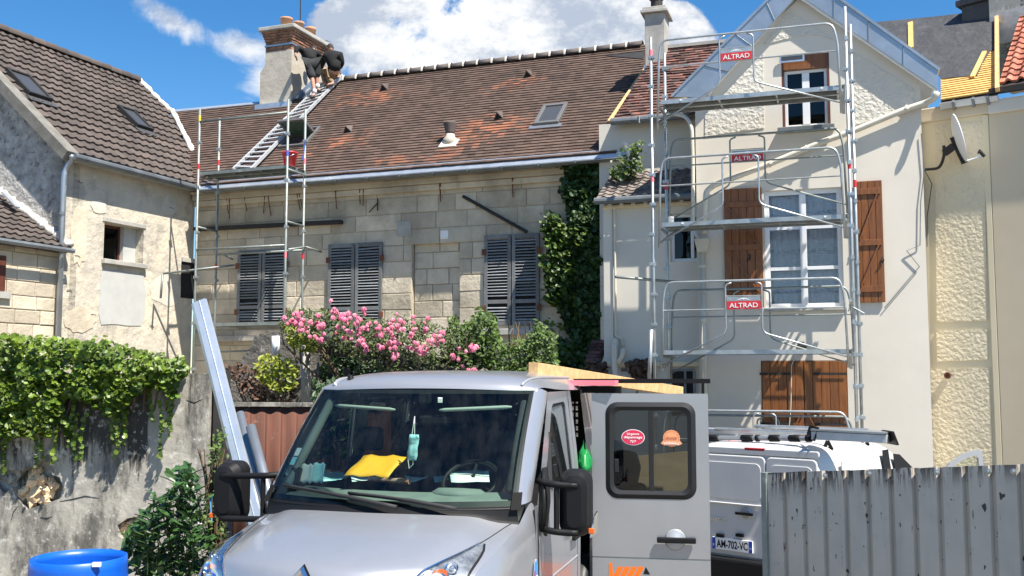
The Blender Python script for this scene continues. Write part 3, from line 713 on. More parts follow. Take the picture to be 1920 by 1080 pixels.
for px, py in ((145, 480), (130, 545), (175, 590), (285, 610), (150, 340), (322, 390)):
    x, z = LW.up(px, py, -.01); MB().tube([(x - .07, -.015, z), (x + .02, -.015, z + random.uniform(-.03, .03)), (x + .07, -.015, z - .02)], .006, 5).build('crack', M['dark_room'], ph)
# window in the corner behind the scaffold
x0, z0 = LW.up(338, 558); x1, z1 = LW.up(352, 492)
MB().box(x0, x0 + .45, -.012, .0, z0, z1).build('corner_window', M['dark_room'], ph)
MB().box(x0 - .0, x0 + .5, -.05, .0, z1, z1 + .1).build('lintel', M['cement'], ph)
# gable end (plane across the left corner) and its verge
GA = Frame(tuple(LW.w(lc, 0, 0).xy), 67.7 - 90)     # local x to the right, runs to -x
ro = LW.w(lc - .25, -.25, lez + .02); up2 = LW.M.to_3x3() @ Vector((0, .755, .655))
RL = Roof(ro, LW.M.to_3x3() @ Vector((1, 0, 0)), up2); RLs = 3.95 / .755 + .3
b = MB().prism([(-8, -.3), (0, -.3), (0, lez - .02), (-3.85, lez + 3.85 * .868 - .02), (-8, lez - .5)], 0, .4).build('gable_wall', M['roughcast_grey'], ph, GA.M)
w0 = Vector((0, 0, 0))
# verge slab
v = MB().box(0, .30, -.05, RLs, -.16, .05).build('verge', M['cement_dark'], ph, RL.M)
pR = RL.at(268, 163); pV = RL.at(318, 212)
jx = (RL.I @ LW.w(0, 0, lez)).x
poly = [(.30, 0), (jx + .1, 0), (pV.x, pV.y), (pR.x, RLs), (.30, RLs)]
dl = RL.deck(poly, M['roof_deck'], ph)
fillet(RL.M @ Vector((jx + .12, -.05, .09)), RL.M @ Vector((pV.x + .03, pV.y, .09)), .075, 44, .3, .0).build('valley_mortar', M['mortar_white'], ph, I4, smooth=True)
pm('tiles_left', (.088, .068, .058), (.06, .048, .042), 1.5, .88, rnd=.22, bump=.3, bscale=25, stain=((.20, .165, .13), 2.5, .58, .72, .4), stain2=((.055, .045, .04), 3.0, .55, .7, .5))
pieces(RL, poly, .325, .235, lambda: rolled_tile(.235, .325, .052, .024), dl, M['tiles_left'])
me_r2 = ridge(.38, .13, .15).mesh('ridge_tile', M['tiles_left'], True)
x = .2
rm2 = Matrix((RL.A, (LW.M.to_3x3() @ Vector((0, 1, 0))), Vector((0, 0, 1)))).transposed().to_4x4(); rm2.translation = RL.M @ Vector((0, RLs, .05))
while x < pR.x - .1:
    o = inst('ridge_tile', me_r2, rm2 @ Matrix.Translation((x, 0, 0)) @ Matrix.Rotation(random.gauss(0, .02), 4, 'Y'), dl); x += .36
a, c_ = RL.M @ Vector((pR.x, RLs, .05)), RL.M @ Vector((pV.x, pV.y, .05)); vb = fillet(a, c_, .07, 24)
vb.build('hip_mortar', M['mortar_white'], ph, I4, smooth=True)
def skl(c, par, R_):
    ps = [R_.at(*q) for q in c]; x0 = min(q.x for q in ps); x1 = max(q.x for q in ps)
skylight(RL, ((48, 188), (88, 197), (50, 150), (5, 135)), dl, h=.15, fw=.07) if 0 else None
def sky2(cx_, cy_, w_, h_):
    p = RL.at(cx_, cy_); x0, x1, y0, y1 = p.x - w_ / 2, p.x + w_ / 2, p.y - h_ / 2, p.y + h_ / 2; fw = .06; h = .15
    MB().box(x0, x1, y0, y0 + fw, 0, h).box(x0, x1, y1 - fw, y1, 0, h).box(x0, x0 + fw, y0 + fw, y1 - fw, 0, h).box(x1 - fw, x1, y0 + fw, y1 - fw, 0, h).build('skylight', M['black_matt'], dl, RL.M, bevel=.01)
    MB().box(x0 + fw, x1 - fw, y0 + fw, y1 - fw, .10, .11).build('pane', M['skylight_glass'], dl, RL.M)
    MB().box(x0 - .05, x1 + .05, y0 - .2, y0 - .002, .05, .07).build('skylight_flashing', M['felt'], dl, RL.M)
sky2(50, 166, .62, .95); sky2(250, 228, .55, .85)
# gutter and downpipe
g0 = LW.at(128, 283, -.35).x; b = MB().tube([(lc - .1, -.33, lez - .06), (-.05, -.33, lez - .06)], .075, 10); b.build('gutter', M['zinc_dull'], ph)
MB().box(lc, -.02, -.24, .0, lez - .10, lez - .02).build('soffit', M['cement'], ph)
dp = MB().tube(round_path([LW.at(134, 290, -.3), LW.at(134, 300, -.25), LW.at(122, 318, -.12), LW.at(120, 330, -.12), Vector((LW.at(115, 500, -.12).x, -.12, -.2))], .1), .055, 10).build('downpipe', M['zinc'], ph, smooth=True)
for yy in (400, 520): p = LW.at(116, yy, -.12); MB().tube([(p.x, -.12, p.z - .03), (p.x, -.12, p.z + .03)], .065, 10).build('pipe_collar', M['zinc_dull'], ph)

# ================================================================== lean-to against the gable
lt = T('lean_to', LW.M @ Matrix.Translation((lc - .02, 0, 0)), 'low stone lean-to with a tiled roof and gutter at the left edge', 'outbuilding')
lz = LW.at(60, 457, -.2).z; l0 = LW.at(0, 500).x - 1.2
MB().box(l0, lc - .03, .03, .4, -.3, lz - .02).build('wall', M['mortar'], lt, LW.M)
wn = LW.up(0, 545), LW.up(9, 480)
ashlar(LW, lt, l0, lc - .04, 2.0, lz - .05, .27, M['stone'], (.4, .75), name='stone')
MB().box(l0, wn[1][0] + .02, -.02, .02, wn[0][1], wn[1][1]).build('window', M['wood_dark'], lt, LW.M)
MB().box(l0, wn[1][0] + .12, -.08, .02, wn[0][1] - .14, wn[0][1] - .02).build('window_sill', M['cement'], lt, LW.M)
slp = .62; o3 = LW.w(l0, -.22, lz)
RT = Roof(o3, LW.M.to_3x3() @ Vector((1, 0, 0)), LW.M.to_3x3() @ Vector((0, 1, slp)))
ex = (lc - l0 - .02); poly = [(0, 0), (ex, 0), (ex, 2.4), (0, 2.4)]
d3 = RT.deck(poly, M['roof_deck'], lt)
pieces(RT, poly, .25, .22, lambda: rolled_tile(.22, .25, .045, .024), d3, M['tiles_left'])
MB().tube([(l0, -.30, lz - .04), (lc + .02, -.30, lz - .04)], .05, 8).build('gutter', M['zinc_dull'], lt, LW.M)
p0 = RT.M @ Vector((ex, 0, .05)); p1 = RT.M @ Vector((ex, 2.4, .05))
vb = fillet(p0, p1, .085, 60, .7)
vb.build('mortar_fillet', M['mortar_white'], lt, I4, smooth=True)
MB().bar(p0.lerp(p1, .55) + Vector((-.1, -.3, .12)), p0.lerp(p1, .75) + Vector((-.1, -.3, .2)), .12, .02).build('flashing', M['lead_shiny'], lt, I4)
# ================================================================== gabled house on the right
gh = T('gabled_house', RW.M, 'cream rendered gabled house with zinc verges and brown wooden shutters behind scaffolding', 'house')
def P(F_, px, py, off=0): v = F_.at(px, py, off); return (v.x, v.z)
gl, gr = RW.at(1308, 500).x, RW.at(1737, 500).x
def cut(o, boxes, Mf):
    c = MB()
    for b_ in boxes: c.box(*b_)
    co = c.build('cutter', None, None, Mf); md = o.modifiers.new('b', 'BOOLEAN'); md.object = co; md.solver = 'EXACT'; md.operation = 'DIFFERENCE'
    bpy.context.view_layer.update(); dg = bpy.context.evaluated_depsgraph_get()
    me = bpy.data.meshes.new_from_object(o.evaluated_get(dg)); o.modifiers.clear(); old = o.data; o.data = me; me.name = o.name
    bpy.data.objects.remove(co); bpy.data.meshes.remove(old)
apx, apz = P(RW, 1497, -2)
wall = MB().prism([(gl, -.5), (gr, -.5), (gr, P(RW, 1727, 146)[1]), (apx, apz), (gl, P(RW, 1308, 186)[1])], 0, .45).build('wall', M['stucco_low'], gh)
gw = (P(RW, 1466, 170)[0], P(RW, 1556, 170)[0], P(RW, 1510, 238)[1], P(RW, 1510, 99)[1])     # attic window
mw_ = (P(RW, 1434, 460)[0], P(RW, 1580, 460)[0], P(RW, 1507, 577)[1], P(RW, 1507, 354)[1])    # french window
lw_ = (P(RW, 1428, 745)[0], P(RW, 1590, 745)[0], .35, P(RW, 1510, 676)[1])
cut(wall, [(gw[0], gw[1], -.3, .3, gw[2], gw[3]), (mw_[0], mw_[1], -.3, .3, mw_[2], mw_[3]), (lw_[0], lw_[1], -.3, .12, lw_[2], lw_[3])], RW.M)
wall.data.materials[0] = M['stucco_low'] if wall.data.materials else None
print('gable', gl, gr, 'apex', apz)
def panel(F_, pxs, mat, par, y=-.014, name='render_panel'):
    pts = [P(F_, *q) for q in pxs]
    a = sum((pts[i][0] * pts[(i + 1) % len(pts)][1] - pts[(i + 1) % len(pts)][0] * pts[i][1]) for i in range(len(pts)))
    if a < 0: pts = pts[::-1]
    return MB().prism(pts, y, .003).build(name, mat, par, F_.M)
panel(RW, ((1322, 256), (1322, 214), (1358, 176), (1431, 100), (1433, 240)), M['stucco_rough'], gh)
panel(RW, ((1432, 84), (1474, 27), (1487, 27), (1562, 75), (1540, 67), (1510, 66), (1470, 74)), M['stucco_rough'], gh)
panel(RW, ((1597, 97), (1640, 122), (1714, 168), (1714, 196), (1660, 216), (1597, 238)), M['stucco_rough'], gh)
# verges and roof slabs
def strip(pxs, off, th, mat, name, par, F_=RW):
    pts = [P(F_, *q, off) for q in pxs]
    a = sum((pts[i][0] * pts[(i + 1) % len(pts)][1] - pts[(i + 1) % len(pts)][0] * pts[i][1]) for i in range(len(pts)))
    if a < 0: pts = pts[::-1]
    return MB().prism(pts, off, off + th).build(name, mat, par, F_.M)
V = -.17
rl = strip(((1496, -10), (1496, -54), (1262, 182), (1322, 182)), V, .03, M['zinc'], 'verge_board', gh)
rr = strip(((1498, -10), (1759, 168), (1759, 133), (1498, -54)), V, .03, M['zinc'], 'verge_board', gh)
strip(((1498, -4), (1498, -11), (1759, 166), (1759, 173)), V + .031, .05, M['white_paint'], 'soffit_trim', gh)
def slab(a, b, name):
    (x0, z0), (x1, z1) = P(RW, *a, V), P(RW, *b, V); d = Vector((x1 - x0, 0, z1 - z0)).normalized(); n_ = Vector((-d.z, 0, d.x)); n_ = n_ if n_.z > 0 else -n_
    t = .05
    o = MB().prism([(x0 + n_.x * .004, z0 + n_.z * .004), (x1 + n_.x * .004, z1 + n_.z * .004), (x1 + n_.x * t, z1 + n_.z * t), (x0 + n_.x * t, z0 + n_.z * t)][::(1 if x1 > x0 else -1)], V - .02, 6).build(name, M['zinc'], gh, RW.M); return o
slab((1497, -54), (1759, 133), 'roof'); slab((1497, -54), (1262, 182), 'roof')
for k in range(1, 4):                                # seams of the zinc lining
    for (a, b, c_, d) in (((1496, -10), (1322, 182), (1496, -54), (1262, 182)), ((1498, -10), (1759, 168), (1498, -54), (1759, 133))):
        f = k / 4; q0 = Vector(RW.at(a[0] + (b[0] - a[0]) * f, a[1] + (b[1] - a[1]) * f, V - .005)); q1 = Vector(RW.at(c_[0] + (d[0] - c_[0]) * f, c_[1] + (d[1] - c_[1]) * f, V - .005))
        MB().tube([q0, q1], .009, 5).build('zinc_seam', M['zinc_dull'], gh, RW.M)
so_ = MB()                                           # soffits under the overhang
for (a, b) in (((1498, -8), (1757, 170)), ((1496, -8), (1326, 182))):
    (x0, z0), (x1, z1) = P(RW, *a, V), P(RW, *b, V)
    so_.add([(x0, V + .03, z0 + .06), (x1, V + .03, z1 + .06), (x1, .0, z1 + .06), (x0, .0, z0 + .06)], [(0, 1, 2, 3)])
so_.build('soffit', M['white_paint'], gh, RW.M, solid=.01)
# windows
def casement(F_, par, x0, x1, z0, z1, y, mat, mull=.09, fr=.06, trans=(), gl_='window_glass', curtain=None, bars=()):
    cx_ = (x0 + x1) / 2
    b = MB().box(x0, x0 + fr, y, y + .06, z0, z1).box(x1 - fr, x1, y, y + .06, z0, z1).box(x0 + fr, x1 - fr, y, y + .06, z0, z0 + fr).box(x0 + fr, x1 - fr, y, y + .06, z1 - fr, z1).box(cx_ - mull / 2, cx_ + mull / 2, y - .012, y + .05, z0 + fr, z1 - fr)
    for t_ in trans: b.box(x0 + fr, cx_ - mull / 2, y, y + .05, t_ - .03, t_ + .03).box(cx_ + mull / 2, x1 - fr, y, y + .05, t_ - .03, t_ + .03)
    o = b.build('window', mat, par, F_.M, bevel=.004)
    zs_ = [z0 + fr] + list(trans) + [z1 - fr]
    for i in range(len(zs_) - 1):
        za = zs_[i] + (.03 if i else 0); zb = zs_[i + 1] - (.03 if i < len(zs_) - 2 else 0)
        for xa, xb in ((x0 + fr, cx_ - mull / 2), (cx_ + mull / 2, x1 - fr)):
            MB().box(xa, xb, y + .025, y + .031, za, zb).build('pane', M[gl_], o, F_.M)
            if curtain:
                rows = []; n = 22
                for zz in (za, zb): rows.append([(xa + (xb - xa) * k / n, y + .12 + .02 * sin(k * 1.9) + .01 * random.random(), zz) for k in range(n + 1)])
                MB().grid(rows).build('curtain', curtain, o, F_.M, smooth=True)
    MB().box(x0, x1, y + .3, y + .32, z0, z1).build('room_back', M['dark_room'], o, F_.M)
    return o
def lacey(t, pos, c):
    x = t.n('ShaderNodeSeparateXYZ'); t.link(pos, x.inputs[0])
    w_ = t.noise(t.scalev(pos, (3, 3, 14)), 3.2, 5, .7)
    z = t.m('FRACT', t.m('MULTIPLY', x.outputs[2], 1.55))
    band = t.m('MULTIPLY', t.ss(z, .35, .5), t.ss(z, .95, .8, 1, 0))
    c = t.mix(t.m('MULTIPLY', t.ss(w_, .46, .56), t.m('ADD', .15, t.m('MULTIPLY', band, .5))), c, (.22, .24, .28))
    return c
pm('lace_curtain', (.82, .84, .88), (.72, .75, .80), 8, .9, extra=lacey)
zt = [P(RW, 1507, 425)[1], P(RW, 1507, 502)[1]]
casement(RW, gh, mw_[0] + .0, mw_[1], mw_[2], mw_[3], .08, M['pvc_white'], .11, .08, trans=[zt[1], zt[0]], gl_='curtain_glass', curtain=M['lace_curtain'])
MB().box(mw_[0] - .03, mw_[1] + .03, -.10, .1, mw_[2] - .06, mw_[2] - .002).build('window_sill', M['cement'], gh, bevel=.01)
casement(RW, gh, gw[0] + .04, gw[1] - .04, gw[2] + .02, P(RW, 1510, 128)[1], .10, M['pvc_white'], .12, .05)
MB().box(gw[0], gw[0] + .035, .0, .14, gw[2], gw[3]).box(gw[1] - .035, gw[1], .0, .14, gw[2], gw[3]).build('window_reveal', M['wood_dark'], gh)
MB().box(gw[0] + .036, gw[1] - .036, .03, .16, P(RW, 1510, 128)[1] + .003, gw[3]).build('roller_box', M['wood_brown'], gh)
x0, z0 = P(RW, 1464, 118); x1, z1 = P(RW, 1506, 104)
MB().box(x0, x1, -.06, -.03, z0, z1).build('solar_panel', M['skylight_glass'], gh); MB().ring([(a, -.062, c) for a, c in rrect(x0 - .02, x1 + .02, z0 - .02, z1 + .02, .01)], [(a, -.062, c) for a, c in rrect(x0 + .01, x1 - .01, z0 + .01, z1 - .01, .008)]).build('panel_frame', M['alu'], gh, solid=.02)
MB().box(gw[0] - .08, gw[1] + .06, -.13, .1, gw[2] - .09, gw[2] - .002).build('window_sill', M['zinc_dull'], gh, bevel=.01)
def wood_shutter(F_, par, x0, x1, z0, z1, y, rails, zdir=1, n=5, hinges=False, label=None):
    t = .028
    o = MB().box(x0 + .001, x1 - .001, y + .0295, y + .036, z0 + .004, z1 - .004).build('shutter', M['wood_brown'], par, F_.M)
    for r_ in rails: MB().box(x0 + .03, x1 - .03, y - .024, y, r_ - .05, r_ + .05).build('rail', M['wood_brown'], o, F_.M, bevel=.004)
    if label: o['label'] = label
    w_ = (x1 - x0) / n; me = MB().block(-w_ / 2 + .002, w_ / 2 - .002, 0, t, z0, z1, .006).mesh('plank', M['wood_brown'])
    for k in range(n): inst('plank', me, F_.M @ Matrix.Translation((x0 + w_ * (k + .5), y + .001, 0)), o)
    rs = sorted(rails)
    for k in range(len(rs) - 1):
        a, c_ = (x0 + .08, rs[k] + .05), (x1 - .08, rs[k + 1] - .05)
        if zdir < 0: a, c_ = (x1 - .08, rs[k] + .05), (x0 + .08, rs[k + 1] - .05)
        MB().bar((a[0], y - .012, a[1]), (c_[0], y - .012, c_[1]), .022, .085, (0, 1, 0)).build('brace', M['wood_brown'], o, F_.M)
    return o
sR = (P(RW, 1603, 460, -.05)[0], P(RW, 1657, 460, -.05)[0], P(RW, 1630, 567, -.05)[1], P(RW, 1630, 339, -.05)[1])
wood_shutter(RW, gh, *sR, -.06, [sR[3] - .18, sR[2] + .22, P(RW, 1630, 455, -.05)[1]], 1, 4)
sL = (P(RW, 1358, 460, -.05)[0], P(RW, 1430, 460, -.05)[0], P(RW, 1394, 577, -.05)[1], P(RW, 1394, 353, -.05)[1])
wood_shutter(RW, gh, *sL, -.06, [sL[3] - .28, sL[2] + .22, P(RW, 1394, 464, -.05)[1]], -1, 5)
for x, z, s_ in ((sR[0] + .42, P(RW, 1648, 488, -.05)[1], 1), (sL[0] + .42, P(RW, 1412, 482, -.05)[1], 1)):
    MB().tube([(x, -.075, z + .05), (x + .02, -.10, z), (x, -.075, z - .05)], .012, 6).tube([(x - .05, -.09, z - .08), (x, -.09, z - .02)], .01, 5).build('shutter_latch', M['black_matt'], gh, RW.M)
# closed ground floor shutters
mid = (lw_[0] + lw_[1]) / 2
for a, c_, s_ in ((lw_[0] + .01, mid - .006, 1), (mid + .006, lw_[1] - .01, -1)):
    o = wood_shutter(RW, gh, a, c_, lw_[2], lw_[3] - .01, -.02, [lw_[3] - .9, lw_[2] + .3], s_, 5)
    for py in (701, 795):
        z = P(RW, 1510, py)[1]; e0, e1 = (a, a + .5) if s_ > 0 else (c_ - .5, c_)
        MB().box(e0 - .03, e1, -.052, -.045, z - .02, z + .02).build('strap_hinge', M['black_matt'], o, RW.M)
# diagonal rainwater pipe, hopper and downpipes
off = -.10
pts = [RW.at(1757, 172, -.30), RW.at(1752, 185, -.28), RW.at(1738, 192, off), RW.at(1700, 204, off), RW.at(1599, 246, off), RW.at(1547, 264, off), RW.at(1444, 307, off), RW.at(1337, 348, off), RW.at(1324, 359, off), RW.at(1320, 440, off)]
MB().tube(round_path(pts, .12), .05, 10).build('rain_pipe', M['pvc_cream'], gh, RW.M, smooth=True)
for px, py in ((1700, 204), (1599, 246), (1512, 279), (1444, 307), (1337, 348)):
    p = RW.at(px, py, off); MB().tube([p - Vector((.03, 0, -.012)), p + Vector((.03, 0, -.012))], .062, 10).build('pipe_collar', M['pvc_cream'], gh, RW.M)
p = RW.at(1317, 462, off)
MB().prism([(p.x - .08, p.z - .10), (p.x + .08, p.z - .10), (p.x + .13, p.z + .13), (p.x - .13, p.z + .13)], off - .09, off + .09).build('hopper', M['pvc_cream'], gh, RW.M, bevel=.01)
q = RW.at(1312, 800, off); MB().tube([p + Vector((0, 0, -.08)), Vector((p.x - .01, off, 0.0))], .05, 10).build('downpipe', M['pvc_cream'], gh, RW.M, smooth=True)
for py in (500, 545, 600, 655, 712): z = P(RW, 1314, py, off)[1]; MB().tube([(p.x - .005, off, z - .02), (p.x - .005, off, z + .02)], .062, 10).build('pipe_collar', M['pvc_cream'], gh, RW.M)
MB().tube(round_path([RW.at(1262, 214, .25), RW.at(1285, 217, .1), RW.at(1297, 236, -.04), RW.at(1299, 300, -.04), RW.at(1300, 430, -.04), p + Vector((-.05, 0, .1))], .15), .035, 8).build('thin_pipe', M['pvc_cream'], gh, RW.M, smooth=True)
# outside lamp above the shutters and its cable
p = RW.at(1506, 650, -.12); b = MB().box(p.x - .1, p.x + .06, -.22, 0, p.z - .02, p.z + .03).box(p.x - .09, p.x + .02, -.2, -.1, p.z + .03, p.z + .08); b.build('junction_box', M['black_matt'], gh, RW.M, bevel=.01)
MB().tube([RW.at(1492, 668, -.05), RW.at(1484, 685, -.05), RW.at(1483, 760, -.05), RW.at(1479, 810, -.05)], .008, 5).build('cable', M['pvc_cream'], gh, RW.M)
MB().tube([RW.at(1727, 250, -.03), RW.at(1733, 320, -.03), RW.at(1726, 380, -.03), RW.at(1725, 460, -.03), RW.at(1700, 470, -.04), RW.at(1724, 500, -.03), RW.at(1690, 540, -.03), RW.at(1658, 578, -.03)], .008, 5).build('cable', M['zinc_dull'], gh, RW.M)

# ================================================================== annex with its own little roof
ax = T('annex', AW.M, 'low cream annex with a mossy tiled lean-to roof left of the gabled house', 'outbuilding')
al_, ar_ = AW.at(1134, 500).x, AW.at(1309, 500).x
aez = AW.at(1215, 368, -.2).z
w_ = MB().box(al_, ar_, 0, 1.15, .9, aez - .06).build('wall', M['stucco_smooth'], ax)
wa = (*[P(AW, 1257, 445)[0], P(AW, 1306, 445)[0]], P(AW, 1280, 490)[1], P(AW, 1280, 400)[1])
cut(w_, [(wa[0], wa[1], -.1, .4, wa[2], wa[3])], AW.M); w_.data.materials[0] = M['stucco_smooth']
casement(AW, ax, wa[0], wa[1] + .3, wa[2], wa[3], .08, M['pvc_white'], .06, .06)
MB().box(al_ - .02, al_ + .16, -.03, .0, 1.0, aez - .1).build('corner_pilaster', M['stucco_smooth'], ax, bevel=.01)
MB().box(al_ - .03, ar_, -.07, .0, aez - .17, aez - .10).build('cornice', M['stucco_yellow'], ax, bevel=.01)
for k in range(8): MB().box(al_ + .1 + k * .22, al_ + .16 + k * .22, -.17, -.07, aez - .13, aez - .07).build('rafter_end', M['stucco_smooth'], ax, AW.M)
MB().tube([(al_ - .12, -.27, aez - .05), (ar_ - .02, -.27, aez - .05)], .065, 10).build('gutter', M['zinc_dull'], ax, AW.M)
upz = P(AW, 1260, 320, 1.12)[1]
oA = AW.w(0, -.2, aez); RA = Roof(oA, AW.M.to_3x3() @ Vector((1, 0, 0)), AW.w(0, 1.12, upz) - oA); sA = (AW.w(0, 1.12, upz) - oA).length
poly = [(al_ - .1, 0), (ar_ - .02, 0), (ar_ - .02, sA), (al_ - .1, sA)]
dA = RA.deck(poly, M['roof_deck'], ax)
pm('tiles_mossy', (.20, .165, .145), (.13, .105, .095), 3, .92, rnd=.3, bump=.6, bscale=20, stain=((.30, .29, .25), 5, .5, .7, .6), stain2=((.05, .045, .04), 6, .58, .7, .7))
pieces(RA, poly, .175, .19, lambda: rolled_tile(.19, .175, .03, .025), dA, M['tiles_mossy'])
MB().box(al_, ar_, 1.10, 1.16, upz - .02, upz + .07).build('flashing', M['mortar_white'], ax, AW.M)
# pipes on the annex
MB().tube([AW.at(1152, 385, -.06), AW.at(1153, 480, -.06), AW.at(1155, 625, -.06)], .022, 8).build('thin_pipe', M['pvc_cream'], ax, AW.M)
MB().tube(round_path([AW.at(1155, 620, -.06), AW.at(1155, 632, -.06), AW.at(1166, 634, -.06), AW.at(1168, 655, -.06)], .05), .025, 8).build('thin_pipe', M['pvc_cream'], ax, AW.M, smooth=True)
MB().tube(round_path([AW.at(1153, 642, -.12), AW.at(1152, 662, -.12), AW.at(1152, 690, -.12), AW.at(1155, 705, -.12), AW.at(1156, 760, -.12)], .1), .058, 10).build('soil_pipe', M['pvc_cream'], ax, AW.M, smooth=True)
MB().tube(round_path([AW.at(1168, 652, -.12), AW.at(1168, 664, -.12), AW.at(1158, 682, -.12)], .1), .05, 10).build('soil_pipe', M['pvc_cream'], ax, AW.M, smooth=True)
MB().lathe([(.045, -.05), (.062, .0), (.055, .05), (.02, .075)], 10, Matrix.Translation(AW.at(1153, 642, -.12))).build('vent_cap', M['pvc_cream'], ax, AW.M, smooth=True)
# lower storey set slightly back, with ledge and dark window
MB().box(al_ - .0, ar_, .03, 1.0, -.5, .897).build('base_wall', M['stucco_smooth'], ax)
zl = P(AW, 1230, 678, 0)[1]
MB().box(AW.at(1105, 680).x, ar_, -.08, -.004, zl - .09, zl).build('ledge', M['stucco_yellow'], ax, bevel=.015)
x0, z1 = P(AW, 1258, 696); x1, z0 = P(AW, 1303, 780)
MB().box(x0, x1, -.012, .0, z0, z1).build('low_window', M['dark_room'], ax, AW.M)
for xx in (x0, (x0 + x1) / 2 + .05, x1): MB().box(xx - .02, xx + .02, -.04, -.013, z0, z1).build('window_bar', M['zinc_dull'], ax, AW.M)
MB().box(x0, x1, -.041, -.0, z1, z1 + .04).build('window_head', M['zinc_dull'], ax, AW.M)

# ================================================================== house behind, red flat tiles
bh = T('back_house', AW.M @ Matrix.Translation((0, 1.2, 0)), 'cream house with mottled red flat tile roof between the stone house and the gable', 'house')
b0 = P(AW, 1156, 300, 1.2)[0] - .0; bez = P(AW, 1200, 221, 1.0)[1]
MB().box(b0 - .35, ar_ + 1, 1.2, 1.6, .5, bez - .02).build('wall', M['stucco_smooth'], bh, AW.M)
rr_ = 2.9
for it in range(30):
    z_ = P(AW, 1300, 86, 1.0 + rr_)[1]; rr_ += ((z_ - bez) / .87 - rr_) * .7
oB = AW.w(0, 1.0, bez); RB = Roof(oB, AW.M.to_3x3() @ Vector((1, 0, 0)), AW.w(0, 1.0 + rr_, z_) - oB); sB = (AW.w(0, 1.0 + rr_, z_) - oB).length
print('back roof run', rr_, z_)
la, lb = RB.at(1148, 226).x, RB.at(1212, 125)
poly = [(la, 0), (ar_ + 1.2, 0), (ar_ + 2.2, sB), (RB.at(1240, 97).x, sB), (lb.x, lb.y)]
dB = RB.deck(poly, M['roof_deck'], bh)
pm('tiles_red', (.14, .055, .04), (.075, .048, .042), 9, .88, rnd=.6, stain=((.30, .10, .07), 8, .55, .65, .7), stain2=((.06, .055, .055), 6, .52, .66, .6))
RB.flat(poly, .125, .17, .032, jit=.012).build('roof_tiles', M['tiles_red'], dB, RB.M, kind='stuff')
MB().box(RB.at(1240, 97).x, ar_ + 2.2, -.12, .12, -.03, .04).build('ridge_cement', M['cement'], dB, AW.M @ Matrix.Translation((0, 1.0 + rr_, z_)))
MB().tube([(b0 - .05, .93, bez - .05), (ar_ + .3, .93, bez - .05)], .07, 10).build('gutter', M['zinc_dull'], bh, AW.M)
for px in (1199, 1247): q = P(AW, px, 222, .93); MB().tube([(q[0], .87, bez - .13), (q[0], .87, bez + .0)], .02, 6).build('gutter_hook', M['zinc_dull'], bh, AW.M)
cy = 1.0 + rr_ - .5
k0, k1 = P(AW, 1209, 60, cy)[0], P(AW, 1246, 60, cy)[0]; ct = P(AW, 1228, 24, cy)[1]; cb = P(AW, 1228, 130, cy)[1]
chm = MB().box(k0, k1, cy, cy + .6, cb - .5, ct - .002).build('chimney', M['cement'], bh, AW.M, bevel=.01)
MB().box(k0 - .08, k1 + .08, cy - .08, cy + .68, ct, ct + .07).box(k0 - .04, k1 + .04, cy - .04, cy + .64, ct + .071, ct + .14).build('chimney_cap', M['cement'], chm, AW.M, bevel=.01)
MB().lathe([(.13, 0), (.13, .25), (.16, .26), (.16, .3)], 12, Matrix.Translation(((k0 + k1) / 2, cy + .3, ct + .14))).build('chimney_pot', M['dark_post'], chm, AW.M)
MB().box(k0 - .03, k1 + .03, cy - .03, cy + .02, cb - .05, cb + .1).build('chimney_flashing', M['zinc'], chm, AW.M)

# ================================================================== yellow house, roof being stripped
yh = T('yellow_house', YW.M, 'yellow rendered house with black roofing felt and bare battens, right of the gable', 'house')
yr = YW.at(1866, 500).x
yz = P(YW, 1812, 182, -.15)[1]
MB().box(-.3, yr, 0, .4, -.5, yz - .05).build('wall', M['stucco_yellow'], yh)
MB().box(-.25, yr + .02, -.06, 0, yz - .30, yz - .06).build('cornice', M['stucco_beige'], yh, bevel=.02)
for q in (((1752, 235), (1846, 228), (1851, 601), (1757, 604)), ((1756, 620), (1852, 617), (1852, 674), (1758, 678)), ((1745, 692), (1856, 690), (1863, 900), (1750, 900))):
    panel(YW, q, M['stucco_yellow_rough'], yh, y=-.018)
MB().box(yr - .10, yr - .005, -.03, .0, -.5, yz - .31).build('pilaster', M['stucco_yellow'], yh, bevel=.01)
p = YW.at(1777, 704, -.03); MB().lathe([(.055, 0), (.055, .03), (.03, .03), (.03, .01)], 14, Matrix.Translation(p) @ Matrix.Rotation(pi / 2, 4, 'X')).build('flue_outlet', M['rust'], yh, YW.M)
oY = YW.w(0, -.15, yz); RY = Roof(oY, YW.M.to_3x3() @ Vector((1, 0, 0)), YW.M.to_3x3() @ Vector((0, 1, .84)))
def rp(R_, q, h=0): v = R_.at(*q, h); return (v.x, v.y)
rt = [rp(RY, (1868, 172)), rp(RY, (1868, 30)), rp(RY, (1625, 40)), rp(RY, (1640, 150)), rp(RY, (1755, 190))]
fl = [rp(RY, q, .04) for q in ((1628, 43), (1700, 36), (1762, 30), (1820, 23), (1866, 26), (1867, 92), (1856, 96), (1842, 118), (1832, 141), (1800, 144), (1765, 147), (1750, 130))]
MB().add([(a, v, .03) for a, v in fl], [tuple(range(len(fl)))]).build('roofing_felt', M['felt'], yh, RY.M, solid=.012)
bt = [(rp(RY, (1764, 190))[0], 0), (rp(RY, (1868, 168))[0], 0), (rp(RY, (1868, 90))[0], rp(RY, (1868, 90))[1]), rp(RY, (1856, 96)), rp(RY, (1830, 143)), rp(RY, (1764, 148))]
RY.deck(bt, M['black_matt'], yh, 'rafters', .12)
mb = None; v = .02
while v < 2.2:
    for lo, hi in RY.span(bt, v):
        MB().box(lo, hi, v, v + .045, .0, .03).build('batten', M['batten'], yh, RY.M)
    v += .085
